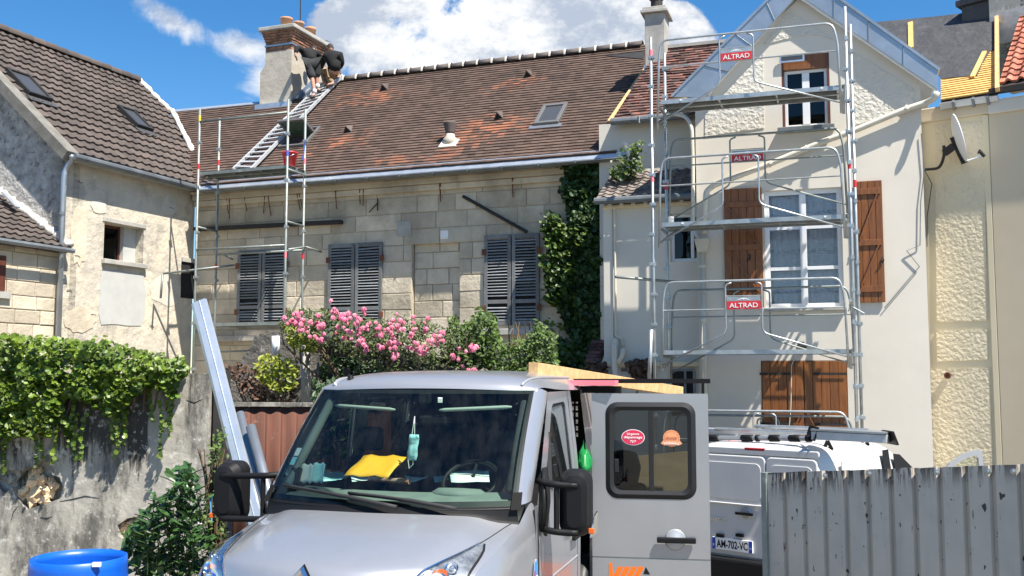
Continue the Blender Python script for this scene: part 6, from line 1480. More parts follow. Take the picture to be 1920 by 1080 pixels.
# open front door
def wq(px, py, off=0): v = on_ray(px, py, 12.3 + off); return v
dpx = [(1762, 885), (1778, 868), (1805, 850), (1830, 842), (1838, 846), (1842, 885), (1846, 960), (1766, 960)]; ipx = [(1780, 880), (1792, 868), (1812, 857), (1828, 853), (1831, 858), (1833, 880), (1831, 884), (1783, 884)]
fd = MB().ring([wq(*q) for q in dpx], [wq(*q) for q in ipx]).build('front_door', M['silver_dull'], wv, I4, solid=.05)
MB().poly([wq(*q, .02) for q in ipx]).build('side_window', M['side_glass'], fd, I4)
# roof bars and ladder carrier
def wr(px, py, Y): return on_ray(px, py, Y)
rw = T('van_roof_bars', WV.M @ Matrix.Translation((0, .5, 1.82)), 'aluminium roof carrier with black clamps on the white van', 'roof rack')
zt_ = wr(1430, 822, 11.7).z
R0, R1 = wr(1322, 821, 12.3), wr(1522, 822, 11.3)
MB().tube([R0, R1], .028, 8).build('roller_bar', M['galv'], rw, I4)
for k in range(6): a = R0.lerp(R1, (.02, .36, .50, .62, .8, .95)[k]); c_ = R0.lerp(R1, (.14, .47, .53, .72, .9, 1.0)[k]); MB().tube([a, a.lerp(c_, .1), a.lerp(c_, .9), c_], [.03, .042, .042, .03], 10).build('roller', M['black_plastic'], rw, I4, smooth=True)
MB().bar(wr(1322, 806, 12.8), wr(1484, 815, 12.0), .10, .055).build('side_profile', M['alu_bright'], rw, I4, bevel=.005)
a, c_ = wr(1527, 815, 11.3), wr(1668, 822, 10.9)
MB().bar(a, c_, .30, .09).build('ladder_box', M['alu_bright'], rw, I4, bevel=.008); MB().bar(a + Vector((0, 0, .06)), c_ + Vector((0, 0, .06)), .33, .02).build('box_lid', M['zinc'], rw, I4)
MB().bar(a + Vector((-.05, 0, -.06)), a + Vector((0, 0, .09)), .02, .32, (0, 1, 0)).build('end_plate', M['black_plastic'], rw, I4); MB().bar(c_ + Vector((.03, 0, -.06)), c_ + Vector((-.02, 0, .08)), .02, .32, (0, 1, 0)).build('end_plate', M['black_plastic'], rw, I4)
for x_, y_ in ((-.7, .5), (.7, .5), (-.7, 1.5), (.7, 1.5)):
    p = WV.M @ Vector((x_, y_, 1.72)); q = Vector((p.x, p.y, zt_ - .02)); MB().tube([p + Vector((.05, 0, 0)), q], .02, 6).tube([p - Vector((.05, 0, 0)), q], .02, 6).build('foot', M['black_plastic'], rw, I4)
MB().tube([WV.M @ Vector((-.75, 1.5, 1.9)), WV.M @ Vector((.75, 1.5, 1.9))], .025, 8).build('cross_bar', M['galv'], rw, I4); MB().tube([WV.M @ Vector((-.75, .5, 1.9)), WV.M @ Vector((.75, .5, 1.9))], .025, 8).build('cross_bar', M['galv'], rw, I4)
o = MB().box(-.12, .12, -.04, .04, -.04, .04).build('red_flag_cloth', M['red_paint'], None, Matrix.Translation(wr(1384, 829, 12.2)), bevel=.02); tag(o, 'small red cloth tucked under the roof bar of the white van', 'cloth')
# ================================================================== grey sheet fence in front
fA, fB = on_ray(1440, 900, 7.5), on_ray(1920, 900, 6.05)
FW = Frame((fA.x, fA.y), -math.degrees(atan2(-(fB.y - fA.y), fB.x - fA.x))); fn = T('sheet_fence', FW.M, 'grey painted trapezoidal sheet metal fence with peeling paint at lower right', 'fence')
def peel(t, pos, c):
    x = t.n('ShaderNodeSeparateXYZ'); t.link(pos, x.inputs[0])
    top = t.m('ADD', 1.20, t.m('MULTIPLY', x.outputs[0], .235))          # the top edge climbs to the right
    d = t.m('SUBTRACT', t.m('ADD', top, .0), x.outputs[2])
    n = t.noise(t.scalev(pos, (1, 1, .10)), 26, 5, .7); n2 = t.noise(pos, 14, 5, .6); n3 = t.noise(t.scalev(pos, (1, 1, .55)), 17, 3, .55)
    f = t.m('MULTIPLY', t.ss(n, .46, .54), t.ss(d, .02, .22, 1, 0))
    c = t.mix(f, c, (.05, .04, .035))
    c = t.mix(t.ss(d, .0, .02, .8, 0), c, (.05, .045, .04))
    c = t.mix(t.m('MULTIPLY', t.ss(n, .60, .64), t.ss(n2, .55, .62)), c, (.035, .03, .028))
    c = t.mix(t.ss(n3, .675, .69), c, (.04, .034, .03))
    return c
pm('fence_paint', (.50, .45, .385), (.42, .385, .335), 3, .55, extra=peel, bump=.25, bscale=5, bdist=.01, streak=((.22, .21, .20), 4, .5, .75, .5))
L11 = (fB - fA).xy.length; pitch = L11 / 11.0
def ftop(x): return FW.at(1440, 886.5).z + (FW.at(1920, 871, 0).z - FW.at(1440, 886.5).z) * x / L11
for k in range(15):
    x0 = k * pitch; w_ = pitch
    prof = [(x0, 0), (x0 + w_ * .74, 0), (x0 + w_ * .80, .028), (x0 + w_ * .95, .028), (x0 + w_ - .001, 0)]
    b = MB(); nseg = 4
    for i, (xa, ya) in enumerate(prof):
        b.v.append((xa, ya, -.4)); b.v.append((xa, ya, ftop(xa) + random.uniform(-.003, .003)))
    b.f = [(2 * i, 2 * i + 2, 2 * i + 3, 2 * i + 1) for i in range(len(prof) - 1)]
    b.build('panel', M['fence_paint'], fn, FW.M, solid=.004)
for px, py in ((1757, 886), (1853, 884), (1900, 884), (1547, 892), (1630, 888)):
    p = FW.at(px, py, -.004); MB().lathe([(.018, 0), (.018, .004), (.009, .006), (.009, .018), (0, .018)], 10, Matrix.Translation((p.x, -.002, p.z)) @ Matrix.Rotation(pi / 2, 4, 'X')).build('bolt', M['galv'], fn, FW.M)
MB().box(-.05, -.005, -.02, .05, -.4, ftop(0) - .0).build('end_post', M['galv_old'], fn, FW.M)
MB().box(0, 15 * pitch, .035, .075, .35, .42).build('back_rail', M['galv_old'], fn, FW.M)

# ================================================================== garden wall at the left
ga = T('garden_wall', CW.M, 'old blackened concrete garden wall under ivy with a broken hole showing rubble', 'wall')
ctz = P(CW, 370, 700)[1]; cxl = P(CW, 0, 900)[0] - 2.5
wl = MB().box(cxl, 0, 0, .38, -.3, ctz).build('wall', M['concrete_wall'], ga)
def hole(pxs, dep):
    c = MB(); pts = [P(CW, *q) for q in pxs]; a = sum((pts[i][0] * pts[(i + 1) % len(pts)][1] - pts[(i + 1) % len(pts)][0] * pts[i][1]) for i in range(len(pts)))
    if a < 0: pts = pts[::-1]
    c.prism(pts, -.1, dep); co = c.build('cutter', None, None, CW.M); md = wl.modifiers.new('b', 'BOOLEAN'); md.object = co; md.solver = 'EXACT'
    bpy.context.view_layer.update(); me = bpy.data.meshes.new_from_object(wl.evaluated_get(bpy.context.evaluated_depsgraph_get())); wl.modifiers.clear(); wl.data = me; me.name = 'wall'; bpy.data.objects.remove(co)
hole(((28, 930), (20, 905), (34, 885), (60, 874), (72, 862), (92, 868), (98, 890), (112, 895), (119, 915), (112, 935), (85, 945), (50, 955)), .16)
hole(((-20, 900), (-20, 875), (8, 880), (40, 884), (38, 900), (10, 925)), .10)
hole(((220, 985), (238, 972), (262, 968), (275, 975), (268, 1000), (240, 1014), (222, 1005)), .12)
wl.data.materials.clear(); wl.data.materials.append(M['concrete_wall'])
def rock(px, py, off, r, mat='rubble', par=ga, F_=CW, sq=(1, 1, 1)):
    p = F_.at(px, py, off); b = MB(); sd_ = random.random() * 99; rows = []
    for i in range(6):
        th = pi * i / 5
        rows.append([Vector((r * sq[0] * sin(th) * cos(2 * pi * k / 8), r * sq[1] * sin(th) * sin(2 * pi * k / 8), r * sq[2] * cos(th))) * (1 + .75 * noise.noise(Vector((i * 1.7 + sd_, (k % 8) * 1.9, sd_)))) + p for k in range(9)])
    return b.grid(rows, flip=True).build('rubble_stone', M[mat], par, F_.M)
for px, py, r, off in ((64, 905, .085, .10), (80, 900, .06, .08), (50, 922, .08, .11), (72, 925, .09, .09), (92, 922, .07, .10), (102, 912, .055, .10), (62, 938, .07, .08), (85, 938, .06, .07), (40, 935, .06, .09), (66, 888, .05, .12), (96, 902, .045, .09), (76, 882, .04, .13)): rock(px, py, off, r)
for px, py, r, off in ((235, 990, .06, .09), (252, 982, .055, .08), (262, 990, .04, .08), (240, 1003, .045, .07)): rock(px, py, off, r)
for px, py, r, off in ((5, 892, .05, .07), (20, 898, .05, .07)): rock(px, py, off, r, 'concrete_wall')
# cracks and a projecting render lip
for pts in (((112, 940), (135, 936), (160, 930), (185, 934)), ((75, 970), (88, 972), (98, 968)), ((20, 980), (25, 960), (35, 948)), ((350, 750), (365, 755), (380, 748))):
    MB().tube([CW.at(px, py, -.002) for px, py in pts], [.002] + [.005] * (len(pts) - 2) + [.0015], 5).build('crack', M['dark_room'], ga)
MB().prism([P(CW, *q) for q in ((305, 860), (300, 800), (310, 745), (384, 705), (386, 860), (360, 880))], -.010, .003).build('render_patch', M['stone'], ga, CW.M) if 0 else None

# dark steel post, boards
ps_ = MB().box(.03, .16, .05, .20, -.3, P(CW, 400, 694, .05)[1]).build('steel_post', M['dark_post'], None, CW.M, bevel=.004); tag(ps_, 'dark square post at the right end of the garden wall', 'post')
x_ = CW.at(417, 800, .1).x; o = MB().tube([(x_, .1, -.3), (x_, .1, CW.at(417, 765, .1).z)], .012, 6).build('thin_post', M['galv_old'], None, CW.M); tag(o, 'thin grey post just right of the dark square post', 'post')
# folded zinc gutter length leaning on the wall
g1, g2 = on_ray(376, 567, 9.9), on_ray(462, 905, 9.3)
dr = (g1 - g2).normalized(); sxv = Vector((1, -.1, 0)); sxv = (sxv - dr * sxv.dot(dr)).normalized(); nn_ = sxv.cross(dr); LM = Matrix((sxv, dr, nn_)).transposed().to_4x4(); LM.translation = g2 - dr * .9
LL = (g1 - g2).length + .9
zf = T('zinc_gutter_length', LM, 'long new folded zinc gutter length leaning upright beside the wall end', 'gutter')
s1 = 1 if nn_.y < 0 else -1
b = MB(); pr_ = [(-.098, -.06 * s1), (-.088, .02 * s1), (-.058, .05 * s1), (.0, .052 * s1), (.006, .06 * s1), (.012, .052 * s1), (.062, .05 * s1), (.072, .02 * s1)]
rows = [[Vector((x, y_, z)) for x, z in pr_] for y_ in (0, LL * .33, LL * .66, LL)]
b.grid(rows).build('sheet', M['lead_shiny'], zf, solid=.003)
for q0, q1, r_, lab in (((470, 800, 9.7), (497, 900, 9.4), .048, 'short grey zinc pipe leaning right of the folded gutter'), ((450, 775, 9.9), (480, 900, 9.5), .042, 'pale zinc pipe between the folded gutter and the grey pipe')):
    a, c_ = on_ray(*q0), on_ray(*q1); dd = (a - c_).normalized(); z_ = MB().tube([c_ - dd * .9, a], r_, 14, caps=False).build('zinc_pipe', M['zinc'], None, I4, smooth=True, solid=.003); tag(z_, lab, 'pipe')
# rusty sheet fence and old wall behind it
RF = Frame(tuple(on_ray(560, 800, 12.6).xy), -8)
rf = T('rusty_fence', RF.M, 'rusty red brown sheet fence behind the zinc pipes', 'fence')
xa, xb = P(RF, 440, 800)[0], P(RF, 720, 800)[0]; zt_ = P(RF, 500, 762)[1]; x = xa; k = 0
while x < xb:
    b = MB(); w_ = .20; n = 8; rows = [[Vector((x + w_ * i / n, .006 * sin(2 * pi * i / n * 1), z)) for i in range(n + 1)] for z in (-.3, .8, zt_ + random.uniform(-.02, .01))]
    b.grid(rows).build('panel', M['rusty_sheet'], rf, solid=.003, smooth=True); x += w_; k += 1
MB().box(xa, xb, -.03, .05, zt_ - .0, zt_ + .05).build('top_rail', M['concrete_wall'], rf)
OW = Frame(tuple(on_ray(500, 700, 15.5).xy), -14)
ow = T('old_garden_wall', OW.M, 'dark mossy broken garden wall below the stone house', 'wall')
pts = [P(OW, *q) for q in ((398, 1000), (398, 700), (440, 690), (470, 650), (478, 628), (520, 622), (600, 640), (612, 700), (690, 706), (760, 700), (900, 715), (1120, 720), (1120, 1000))]
MB().prism(pts, 0, .35).build('wall', M['old_wall'], ow)
tz = P(OW, 450, 718)[1]
for k in range(14): rock(410 + k * 14 + random.uniform(-4, 4), 716 + random.uniform(-3, 3), .05, random.uniform(.07, .12), 'old_wall', ow, OW, (1.2, 1, .7))
# white pipe, garden post, pergola beams
o = MB().tube([on_ray(517, 665, 15.2), on_ray(517, 630, 15.2)], .06, 12).build('white_pipe', M['pvc_white'], None, smooth=True); tag(o, 'short upright white pipe on the old wall among the vines', 'pipe')
o = MB().tube([on_ray(574, 770, 14.8), on_ray(573, 643, 14.8)], [.08, .065], 9).build('concrete_post', M['cement'], None, smooth=True); tag(o, 'slim weathered concrete post carrying the rose pergola', 'post')
pg = T('rose_pergola', Matrix.Translation(on_ray(740, 720, 14.5)), 'dark sagging wooden beams carrying the pink roses', 'pergola')
for q in (((590, 652, 14.8), (700, 668, 14.4), (790, 690, 14.2), (890, 705, 14)), ((600, 640, 15.6), (720, 660, 15.2), (880, 690, 15))):
    pts = [on_ray(*v) for v in q]
    for i in range(len(pts) - 1): MB().bar(pts[i], pts[i + 1] + (pts[i + 1] - pts[i]) * .02, .12, .14).build('beam', M['dark_post'], pg, I4)
for px in (650, 860): a = on_ray(px, 690, 14.4); MB().bar((a.x, a.y, -.2), a, .08, .08, (0, 1, 0)).build('post', M['dark_post'], pg, I4)

# ================================================================== blue barrel
bc = on_ray(148, 1060, 7.3); bz = on_ray(148, 1054, 7.1).z
bb = T('blue_barrel', Matrix.Translation((bc.x, bc.y, 0)), 'open blue plastic barrel in front of the garden wall at lower left', 'barrel')
r = .335
MB().lathe([(r * .86, 0), (r * .9, .05), (r * 1.02, .3), (r * 1.03, .33), (r * 1.0, .36), (r * 1.03, .68), (r * 1.035, .71), (r * 1.0, .75), (r * .97, bz - .06), (r * .96, bz), (r * .93, bz + .005), (r * .925, bz - .05), (r * .95, .72), (r * .84, .03), (0, .03)], 40).build('body', M['barrel_blue'], bb, smooth=True)
MB().lathe([(r * .965, bz - .16), (r * .985, bz - .155), (r * .985, bz - .14), (r * .965, bz - .135)], 40, caps=False).build('rim_ring', M['barrel_blue'], bb, smooth=True)
MB().box(r * .60, r * .76, -r * .80, -r * .72, bz - .02, bz + .008).build('torn_lip', M['white_paint'], bb)

# ================================================================== foliage
IVY = [(0, -.5), (.28, -.42), (.5, -.12), (.34, .0), (.38, .3), (.12, .22), (0, .55), (-.12, .22), (-.38, .3), (-.34, 0), (-.5, -.12), (-.28, -.42)]
OVAL = [(0, -.5), (.2, -.25), (.24, .05), (.13, .35), (0, .55), (-.13, .35), (-.24, .05), (-.2, -.25)]
DIA = [(0, -.5), (.3, -.05), (0, .5), (-.3, -.05)]
class Leaves:
    def __init__(s): s.b = MB()
    def leaf(s, p, n, size, shape, roll=None, fold=.12):
        n = n.normalized(); x = n.orthogonal().normalized(); x = Matrix.Rotation(random.uniform(0, 2 * pi) if roll is None else roll, 3, n) @ x; y = n.cross(x); k = len(s.b.v)
        for a, c in shape: s.b.v.append(tuple(p + x * a * size + y * c * size + n * (abs(a) * fold * size * 2)))
        m = len(shape); h = m // 2
        if m == 4: s.b.f += [(k, k + 1, k + 2), (k, k + 2, k + 3)]
        else: s.b.f += [tuple(k + i for i in range(0, h + 1)), tuple(k + i for i in list(range(h, m)) + [0])]
    def build(s, par, mat, M_=I4, name='foliage'): return s.b.build(name, M[mat], par, M_, kind='stuff')
def rnv(base, spread): return (Vector(base) + Vector((random.gauss(0, spread), random.gauss(0, spread), random.gauss(0, spread)))).normalized()
def inpoly(x, y, P_):
    c = False; j = len(P_) - 1
    for i in range(len(P_)):
        if (P_[i][1] > y) != (P_[j][1] > y) and x < (P_[j][0] - P_[i][0]) * (y - P_[i][1]) / (P_[j][1] - P_[i][1]) + P_[i][0]: c = not c
        j = i
    return c
def sample(P_, n, dens=None):
    xs_ = [p[0] for p in P_]; ys_ = [p[1] for p in P_]; out = []
    while len(out) < n:
        x, y = random.uniform(min(xs_), max(xs_)), random.uniform(min(ys_), max(ys_))
        j = 12 * noise.noise(Vector((x * .03, y * .03, 5))) + random.gauss(0, 4)
        if inpoly(x + j, y + j, P_) and (dens is None or random.random() < dens(x, y)): out.append((x, y))
    return out
toeye = Vector((0, -1, .35))
# ivy hanging over the garden wall
iv = T('ivy', CW.M @ Matrix.Translation((-3, 0, ctz)), 'bright green ivy spilling over the top of the garden wall', 'ivy')
Lv = Leaves()
clump = lambda x, y, s=.02, o=0: noise.noise(Vector((x * s, y * s, o)))
poly_i = [(-60, 628), (60, 632), (130, 640), (200, 640), (260, 655), (300, 672), (352, 680), (345, 700), (318, 738), (298, 730), (262, 718), (248, 748), (195, 776), (170, 756), (125, 748), (104, 770), (88, 806), (30, 818), (-60, 822)]
for x, y in sample(poly_i, 6600, lambda x, y: .35 + .9 * max(0, .5 + clump(x, y))):
    edge = max(0, min(1, (y - 628) / 190)); bul = .15 + .32 * (.5 + .5 * clump(x, y, .03, 7)) * (1 - .5 * edge)
    off = -bul * random.random() ** .5 if y > 690 - x * .0 else random.uniform(-bul, .35)
    p = CW.M @ CW.at(x, y, off); Lv.leaf(p, rnv((.15, -.75, .75), .45), random.uniform(.035, .085), IVY)
for k in range(26):                                   # trailing shoots
    x = random.uniform(-20, 320); y = 700 + random.uniform(0, 60) + (300 - x) * .12
    for j in range(random.randint(8, 22)):
        y += 5; x += random.gauss(0, 1.6); Lv.leaf(CW.M @ CW.at(x, y, -.06 - random.random() * .12), rnv((.15, -.85, .5), .35), random.uniform(.035, .07), IVY)
for k in range(40):
    x = random.uniform(-20, 345); y = 636 + x * .13
    for j in range(5): Lv.leaf(CW.M @ CW.at(x + random.gauss(0, 3), y - j * 3, random.uniform(-.2, .2)), rnv((0, -.5, .8), .5), random.uniform(.03, .055), IVY)
Lv.build(iv, 'leaf_ivy')
st_ = MB()
for k in range(14):
    x = -20 + k * 26; st_.tube([CW.M @ CW.at(x, 690, .1), CW.M @ CW.at(x + 6, 715, -.10), CW.M @ CW.at(x + random.uniform(-12, 12), 770, -.07)], .012, 5)
st_.build('stem', M['stems'], iv, I4, kind='stuff')
# dark ivy on the stone house
iv2 = T('ivy', MW.M @ Matrix.Translation((xr - .8, 0, 3)), 'tall dark green ivy covering the right end of the stone house', 'ivy')
Lv = Leaves(); Ly = Leaves()
polyd = [(1062, 300), (1100, 300), (1135, 292), (1170, 296), (1140, 340), (1134, 380), (1136, 700), (1030, 700), (1045, 640), (1075, 640), (1060, 600), (1042, 540), (1050, 480), (1062, 440), (1070, 400), (1055, 350)]
for x, y in sample(polyd, 8200):
    off = -.08 - (.28 + .14 * clump(x, y, .04)) * random.random(); p = MW.M @ MW.at(x, y, off); Lv.leaf(p, rnv((.2, -.8, .45), .4), random.uniform(.07, .13), IVY)
polye = [(1012, 420), (1030, 405), (1042, 398), (1050, 412), (1062, 440), (1085, 420), (1095, 450), (1070, 480), (1075, 520), (1060, 560), (1035, 575), (1020, 560), (1030, 520), (1015, 490), (1030, 470), (1020, 445)]
for x, y in sample(polye, 1500):
    p = MW.M @ MW.at(x, y, -.12 - .40 * random.random()); (Ly if random.random() < .45 else Lv).leaf(p, rnv((.35, -.6, .7), .4), random.uniform(.07, .13), IVY)
for q0, q1 in (((1062, 545), (1015, 560)), ((1065, 480), (1008, 425)), ((1060, 590), (1020, 540)), ((1050, 440), (1030, 395)), ((1060, 620), (1018, 600))):
    for j in range(26): t = random.random(); Ly.leaf(MW.M @ MW.at(q0[0] + (q1[0] - q0[0]) * t + random.gauss(0, 5), q0[1] + (q1[1] - q0[1]) * t + random.gauss(0, 5), -.15 - .2 * random.random()), rnv((.3, -.6, .7), .4), random.uniform(.06, .11), IVY)
polyt = [(1140, 322), (1165, 310), (1180, 285), (1190, 268), (1205, 262), (1212, 285), (1200, 300), (1205, 315), (1180, 325), (1150, 338), (1140, 335)]
for x, y in sample(polyt, 380):
    p = AW.M @ AW.at(x, y, .25 + .5 * random.random()); (Ly if random.random() < .6 else Lv).leaf(p, rnv((.3, -.6, .7), .4), random.uniform(.05, .10), IVY)
Lv.build(iv2, 'leaf_dark'); Ly.build(iv2, 'leaf_dark_yellow')
MB().tube([MW.w(xr - .9, -.1, .2), MW.w(xr - .8, -.08, 2.5), MW.w(xr - .9, -.08, 5.5)], [.06, .045, .02], 7).build('stem', M['stems'], iv2, I4)
# brown creeper low on the annex
bcv = T('creeper', AW.M @ Matrix.Translation((al_ + .3, -.1, 1)), 'withered brown creeper at the foot of the annex', 'creeper'); Lv = Leaves()
for poly_ in ([(1100, 680), (1135, 678), (1140, 720), (1100, 720)], [(1172, 676), (1225, 680), (1228, 700), (1195, 720), (1180, 700)]):
    for x, y in sample(poly_, 260): Lv.leaf(AW.M @ AW.at(x, y, -.05 - .12 * random.random()), rnv((.1, -.8, .4), .5), random.uniform(.07, .12), IVY)
Lv.build(bcv, 'leaf_brown'); MB().tube([AW.at(1190, 760, -.04), AW.at(1200, 710, -.05), AW.at(1215, 684, -.05)], .015, 5).build('stem', M['stems'], bcv, AW.M)
# small tiled coping left of the annex
cp = T('coping_roof', AW.M @ Matrix.Translation((al_ - .5, .3, 2.3)), 'tiny dark red tiled coping between the ivy and the annex', 'coping')
(xq0, zq0), (xq1, zq1) = P(AW, 1098, 678, .1), P(AW, 1134, 640, .5)
RC = Roof(AW.w(0, .1, zq0), AW.M.to_3x3() @ Vector((1, 0, 0)), AW.w(0, .6, zq1) - AW.w(0, .1, zq0))
RC.deck([(xq0, 0), (xq1, 0), (xq1, .65), (xq0, .65)], M['roof_deck'], cp); RC.flat([(xq0, 0), (xq1, 0), (xq1, .65), (xq0, .65)], .11, .16, .024, jit=.008).build('coping_tiles', M['tiles_red'], cp, RC.M, kind='stuff')
# green shrub under the right window
def bush(name, poly_, n, Y0, dY, mat, size, label, cat, shape=OVAL, spread=.55, density=None, stems=8, group=None):
    t_ = T(name, Matrix.Translation(on_ray(sum(p[0] for p in poly_) / len(poly_), max(p[1] for p in poly_), Y0)), label, cat, group); L_ = Leaves()
    for x, y in sample(poly_, n, density):
        L_.leaf(on_ray(x, y, Y0 + random.uniform(-dY, dY)), rnv((.15, -.6, .7), spread), random.uniform(*size), shape)
    L_.build(t_, mat); s_ = MB(); xs_ = [p[0] for p in poly_]; yb = max(p[1] for p in poly_); yt = min(p[1] for p in poly_)
    cxx = sum(xs_) / len(xs_)
    for k in range(stems):
        x = random.uniform(min(xs_) + 10, max(xs_) - 10); a = on_ray(cxx + (x - cxx) * .5, yb + 20, Y0); s_.tube([a, on_ray(x, (yb + yt) / 2, Y0 + random.uniform(-dY, dY) * .5), on_ray(x + random.gauss(0, 8), yt + (yb - yt) * .2, Y0)], [.018, .012, .005], 5)
    s_.build('stem', M['stems'], t_, I4, kind='stuff'); return t_
cl = lambda o, k=.9, s=.035: (lambda x, y: .25 + k * max(0, .45 + 1.3 * clump(x, y, s, o)))
bush('green_shrub', [(860, 640), (880, 600), (905, 575), (925, 590), (940, 640), (960, 660), (980, 630), (1010, 605), (1040, 625), (1048, 660), (1030, 720), (860, 720)], 5200, 14.6, .5, 'leaf_shrub', (.05, .09), 'loose green shrub growing below the right shuttered window', 'shrub', density=cl(3))
for k, (x, y) in enumerate(((905, 570), (925, 590), (1010, 600), (845, 590), (738, 600))): pass
bush('green_sapling', [(835, 650), (845, 598), (856, 590), (865, 610), (872, 650), (870, 710), (835, 700)], 700, 14.9, .3, 'leaf_shrub', (.045, .08), 'thin upright green sapling left of the loose shrub', 'shrub', stems=3)
rz_p = [(520, 600), (545, 585), (600, 578), (640, 588), (700, 600), (760, 596), (800, 600), (850, 620), (880, 640), (890, 690), (880, 712), (760, 708), (700, 690), (640, 660), (590, 650), (530, 625)]
rs_ = bush('rose_bush', rz_p, 5400, 14.4, .55, 'leaf_rose', (.035, .07), 'sprawling rose bush with many pink flowers above the van', 'rose bush', density=cl(9, 1.0))
# flowers
fb = MB()
for k in range(13):
    a = k * 2.399; rr_2 = .35 + .65 * (k / 13); n_ = Vector((cos(a) * rr_2, sin(a) * rr_2, 1.1 - rr_2)).normalized(); c_ = n_ * .032; x = n_.orthogonal().normalized(); y = n_.cross(x); s_ = .024
    fb.add([c_ - x * s_ - y * s_ * .8, c_ + x * s_ - y * s_ * .8, c_ + x * s_ * .9 + y * s_ + n_ * .006, c_ - x * s_ * .9 + y * s_ + n_ * .006], [(0, 1, 2, 3)])
fme = fb.mesh('flower', M['petal'])
cents = [(550, 600), (565, 592), (575, 605), (590, 598), (560, 620), (580, 622), (600, 610), (590, 635), (605, 640), (620, 574), (625, 595), (640, 592), (650, 600), (660, 595), (665, 610), (640, 620), (655, 628), (672, 620), (690, 600), (700, 598), (705, 615), (720, 612), (712, 630), (670, 640), (680, 650), (730, 625), (740, 600), (750, 620), (760, 640), (770, 600), (775, 625), (790, 610), (800, 625), (820, 628), (815, 645), (745, 645), (800, 648), (785, 655), (850, 670), (862, 668), (870, 690), (880, 700), (885, 655), (715, 650), (735, 660)]
nf = 0
for cx_, cy_ in cents:
    for j in range(random.randint(2, 7)):
        px, py = cx_ + random.gauss(0, 8), cy_ + random.gauss(0, 7)
        inst('flower', fme, Matrix.Translation(on_ray(px, py, 13.75 + random.uniform(-.15, .25))) @ Vector((random.gauss(.2, .4), random.gauss(-.8, .3), random.gauss(.5, .3))).to_track_quat('Z', 'Y').to_matrix().to_4x4() @ Matrix.Scale(random.uniform(.55, .95), 4), rs_); nf += 1
# climbing vine with yellow green leaves
bush('yellow_vine', [(535, 625), (560, 612), (590, 625), (600, 650), (585, 662), (560, 655), (540, 650)], 230, 14.3, .3, 'leaf_vine', (.07, .11), 'yellow green vine tuft on the left end of the pergola', 'vine', stems=3, spread=.5, density=cl(21, 1.3, .07), group='yellow green vines on the old wall')
bush('yellow_vine', [(478, 690), (500, 665), (520, 668), (550, 680), (560, 700), (550, 730), (520, 738), (500, 725), (485, 712)], 330, 14.2, .3, 'leaf_vine', (.07, .11), 'yellow green vine hanging on the old wall above the rusty fence', 'vine', stems=4, spread=.5, density=cl(22, 1.3, .07), group='yellow green vines on the old wall')
bush('dry_creeper', [(425, 690), (470, 680), (500, 700), (560, 715), (550, 750), (500, 760), (450, 740)], 420, 15.0, .2, 'leaf_brown', (.06, .11), 'dry brown creeper under the yellow vine', 'creeper', stems=16)
bush('undergrowth', [(600, 660), (680, 672), (780, 690), (890, 712), (890, 725), (600, 725)], 2600, 15.2, .3, 'leaf_dark', (.06, .1), 'dark leafy undergrowth below the rose pergola', 'shrub')
# bush seen through the van's side window
bush('garden_bush', [(585, 720), (640, 712), (680, 730), (680, 860), (590, 860)], 900, 11.6, .3, 'leaf_dark', (.06, .1), 'dark bush in front of the rusty fence behind the van', 'shrub')
# laurel: big leaves one by one
la_ = T('laurel_bush', Matrix.Translation(on_ray(320, 1075, 8.8)), 'laurel bush with large glossy dark leaves between the barrel and the van', 'bush')
lb = MB(); S_ = [(0, 0), (.018, .03), (.026, .07), (.018, .11), (0, .14)]
for sgn in (-1, 1):
    for i in range(4): a, c = S_[i], S_[i + 1]; lb.add([(0, a[1], -.25 * a[1] ** 2 * 3), (sgn * a[0], a[1], .006 - .25 * a[1] ** 2 * 3), (sgn * c[0], c[1], .006 - .25 * c[1] ** 2 * 3), (0, c[1], -.25 * c[1] ** 2 * 3)], [(0, 1, 2, 3)] if sgn > 0 else [(0, 3, 2, 1)])
lme = lb.mesh('leaf', M['leaf_laurel'], True); spots = []
twigs = MB(); nl = 0
lpoly = [(232, 1080), (225, 1040), (235, 1000), (262, 975), (285, 930), (315, 915), (325, 885), (345, 870), (362, 880), (372, 905), (368, 940), (385, 960), (380, 985), (400, 1010), (395, 1080)]
for k, (x, y) in enumerate(sample(lpoly, 58)):
    Yd = 8.8 + random.uniform(-.3, .3); tip = on_ray(x, y, Yd); d_ = Vector((random.gauss(0, .35), random.gauss(-.3, .3), 1)).normalized(); base = tip - d_ * .28
    twigs.tube([base - Vector((0, 0, .12)), base, tip], [.004, .004, .002], 4)
    for j in range(5):
        if nl >= 290: break
        c_ = base.lerp(tip, .2 + .2 * j); a = j * 2.4 + k; out = Vector((cos(a), sin(a), .55)).normalized()
        y_ = out; x_ = y_.cross(Vector((0, 0, 1))).normalized(); z_ = x_.cross(y_); Mt = Matrix((x_, y_, z_)).transposed().to_4x4(); Mt.translation = c_
        inst('leaf', lme, Mt @ Matrix.Scale(random.uniform(.75, 1.2), 4), la_); nl += 1
twigs.build('twigs', M['leaf_dark'], la_, I4, kind='stuff')
Lb = Leaves()
for x, y in sample(lpoly, 450): Lb.leaf(on_ray(x, y, 9.15 + random.uniform(-.2, .3)), rnv((0, -.6, .6), .6), random.uniform(.08, .13), OVAL)
Lb.build(la_, 'leaf_laurel', name='inner_foliage')
bush('weeds', [(395, 820), (420, 800), (425, 850), (412, 900), (430, 960), (425, 1010), (375, 1010), (380, 960), (400, 920), (390, 860)], 420, 9.4, .25, 'leaf_shrub', (.03, .06), 'thin straggly weeds between the laurel and the van mirror', 'weeds', shape=DIA, stems=14)

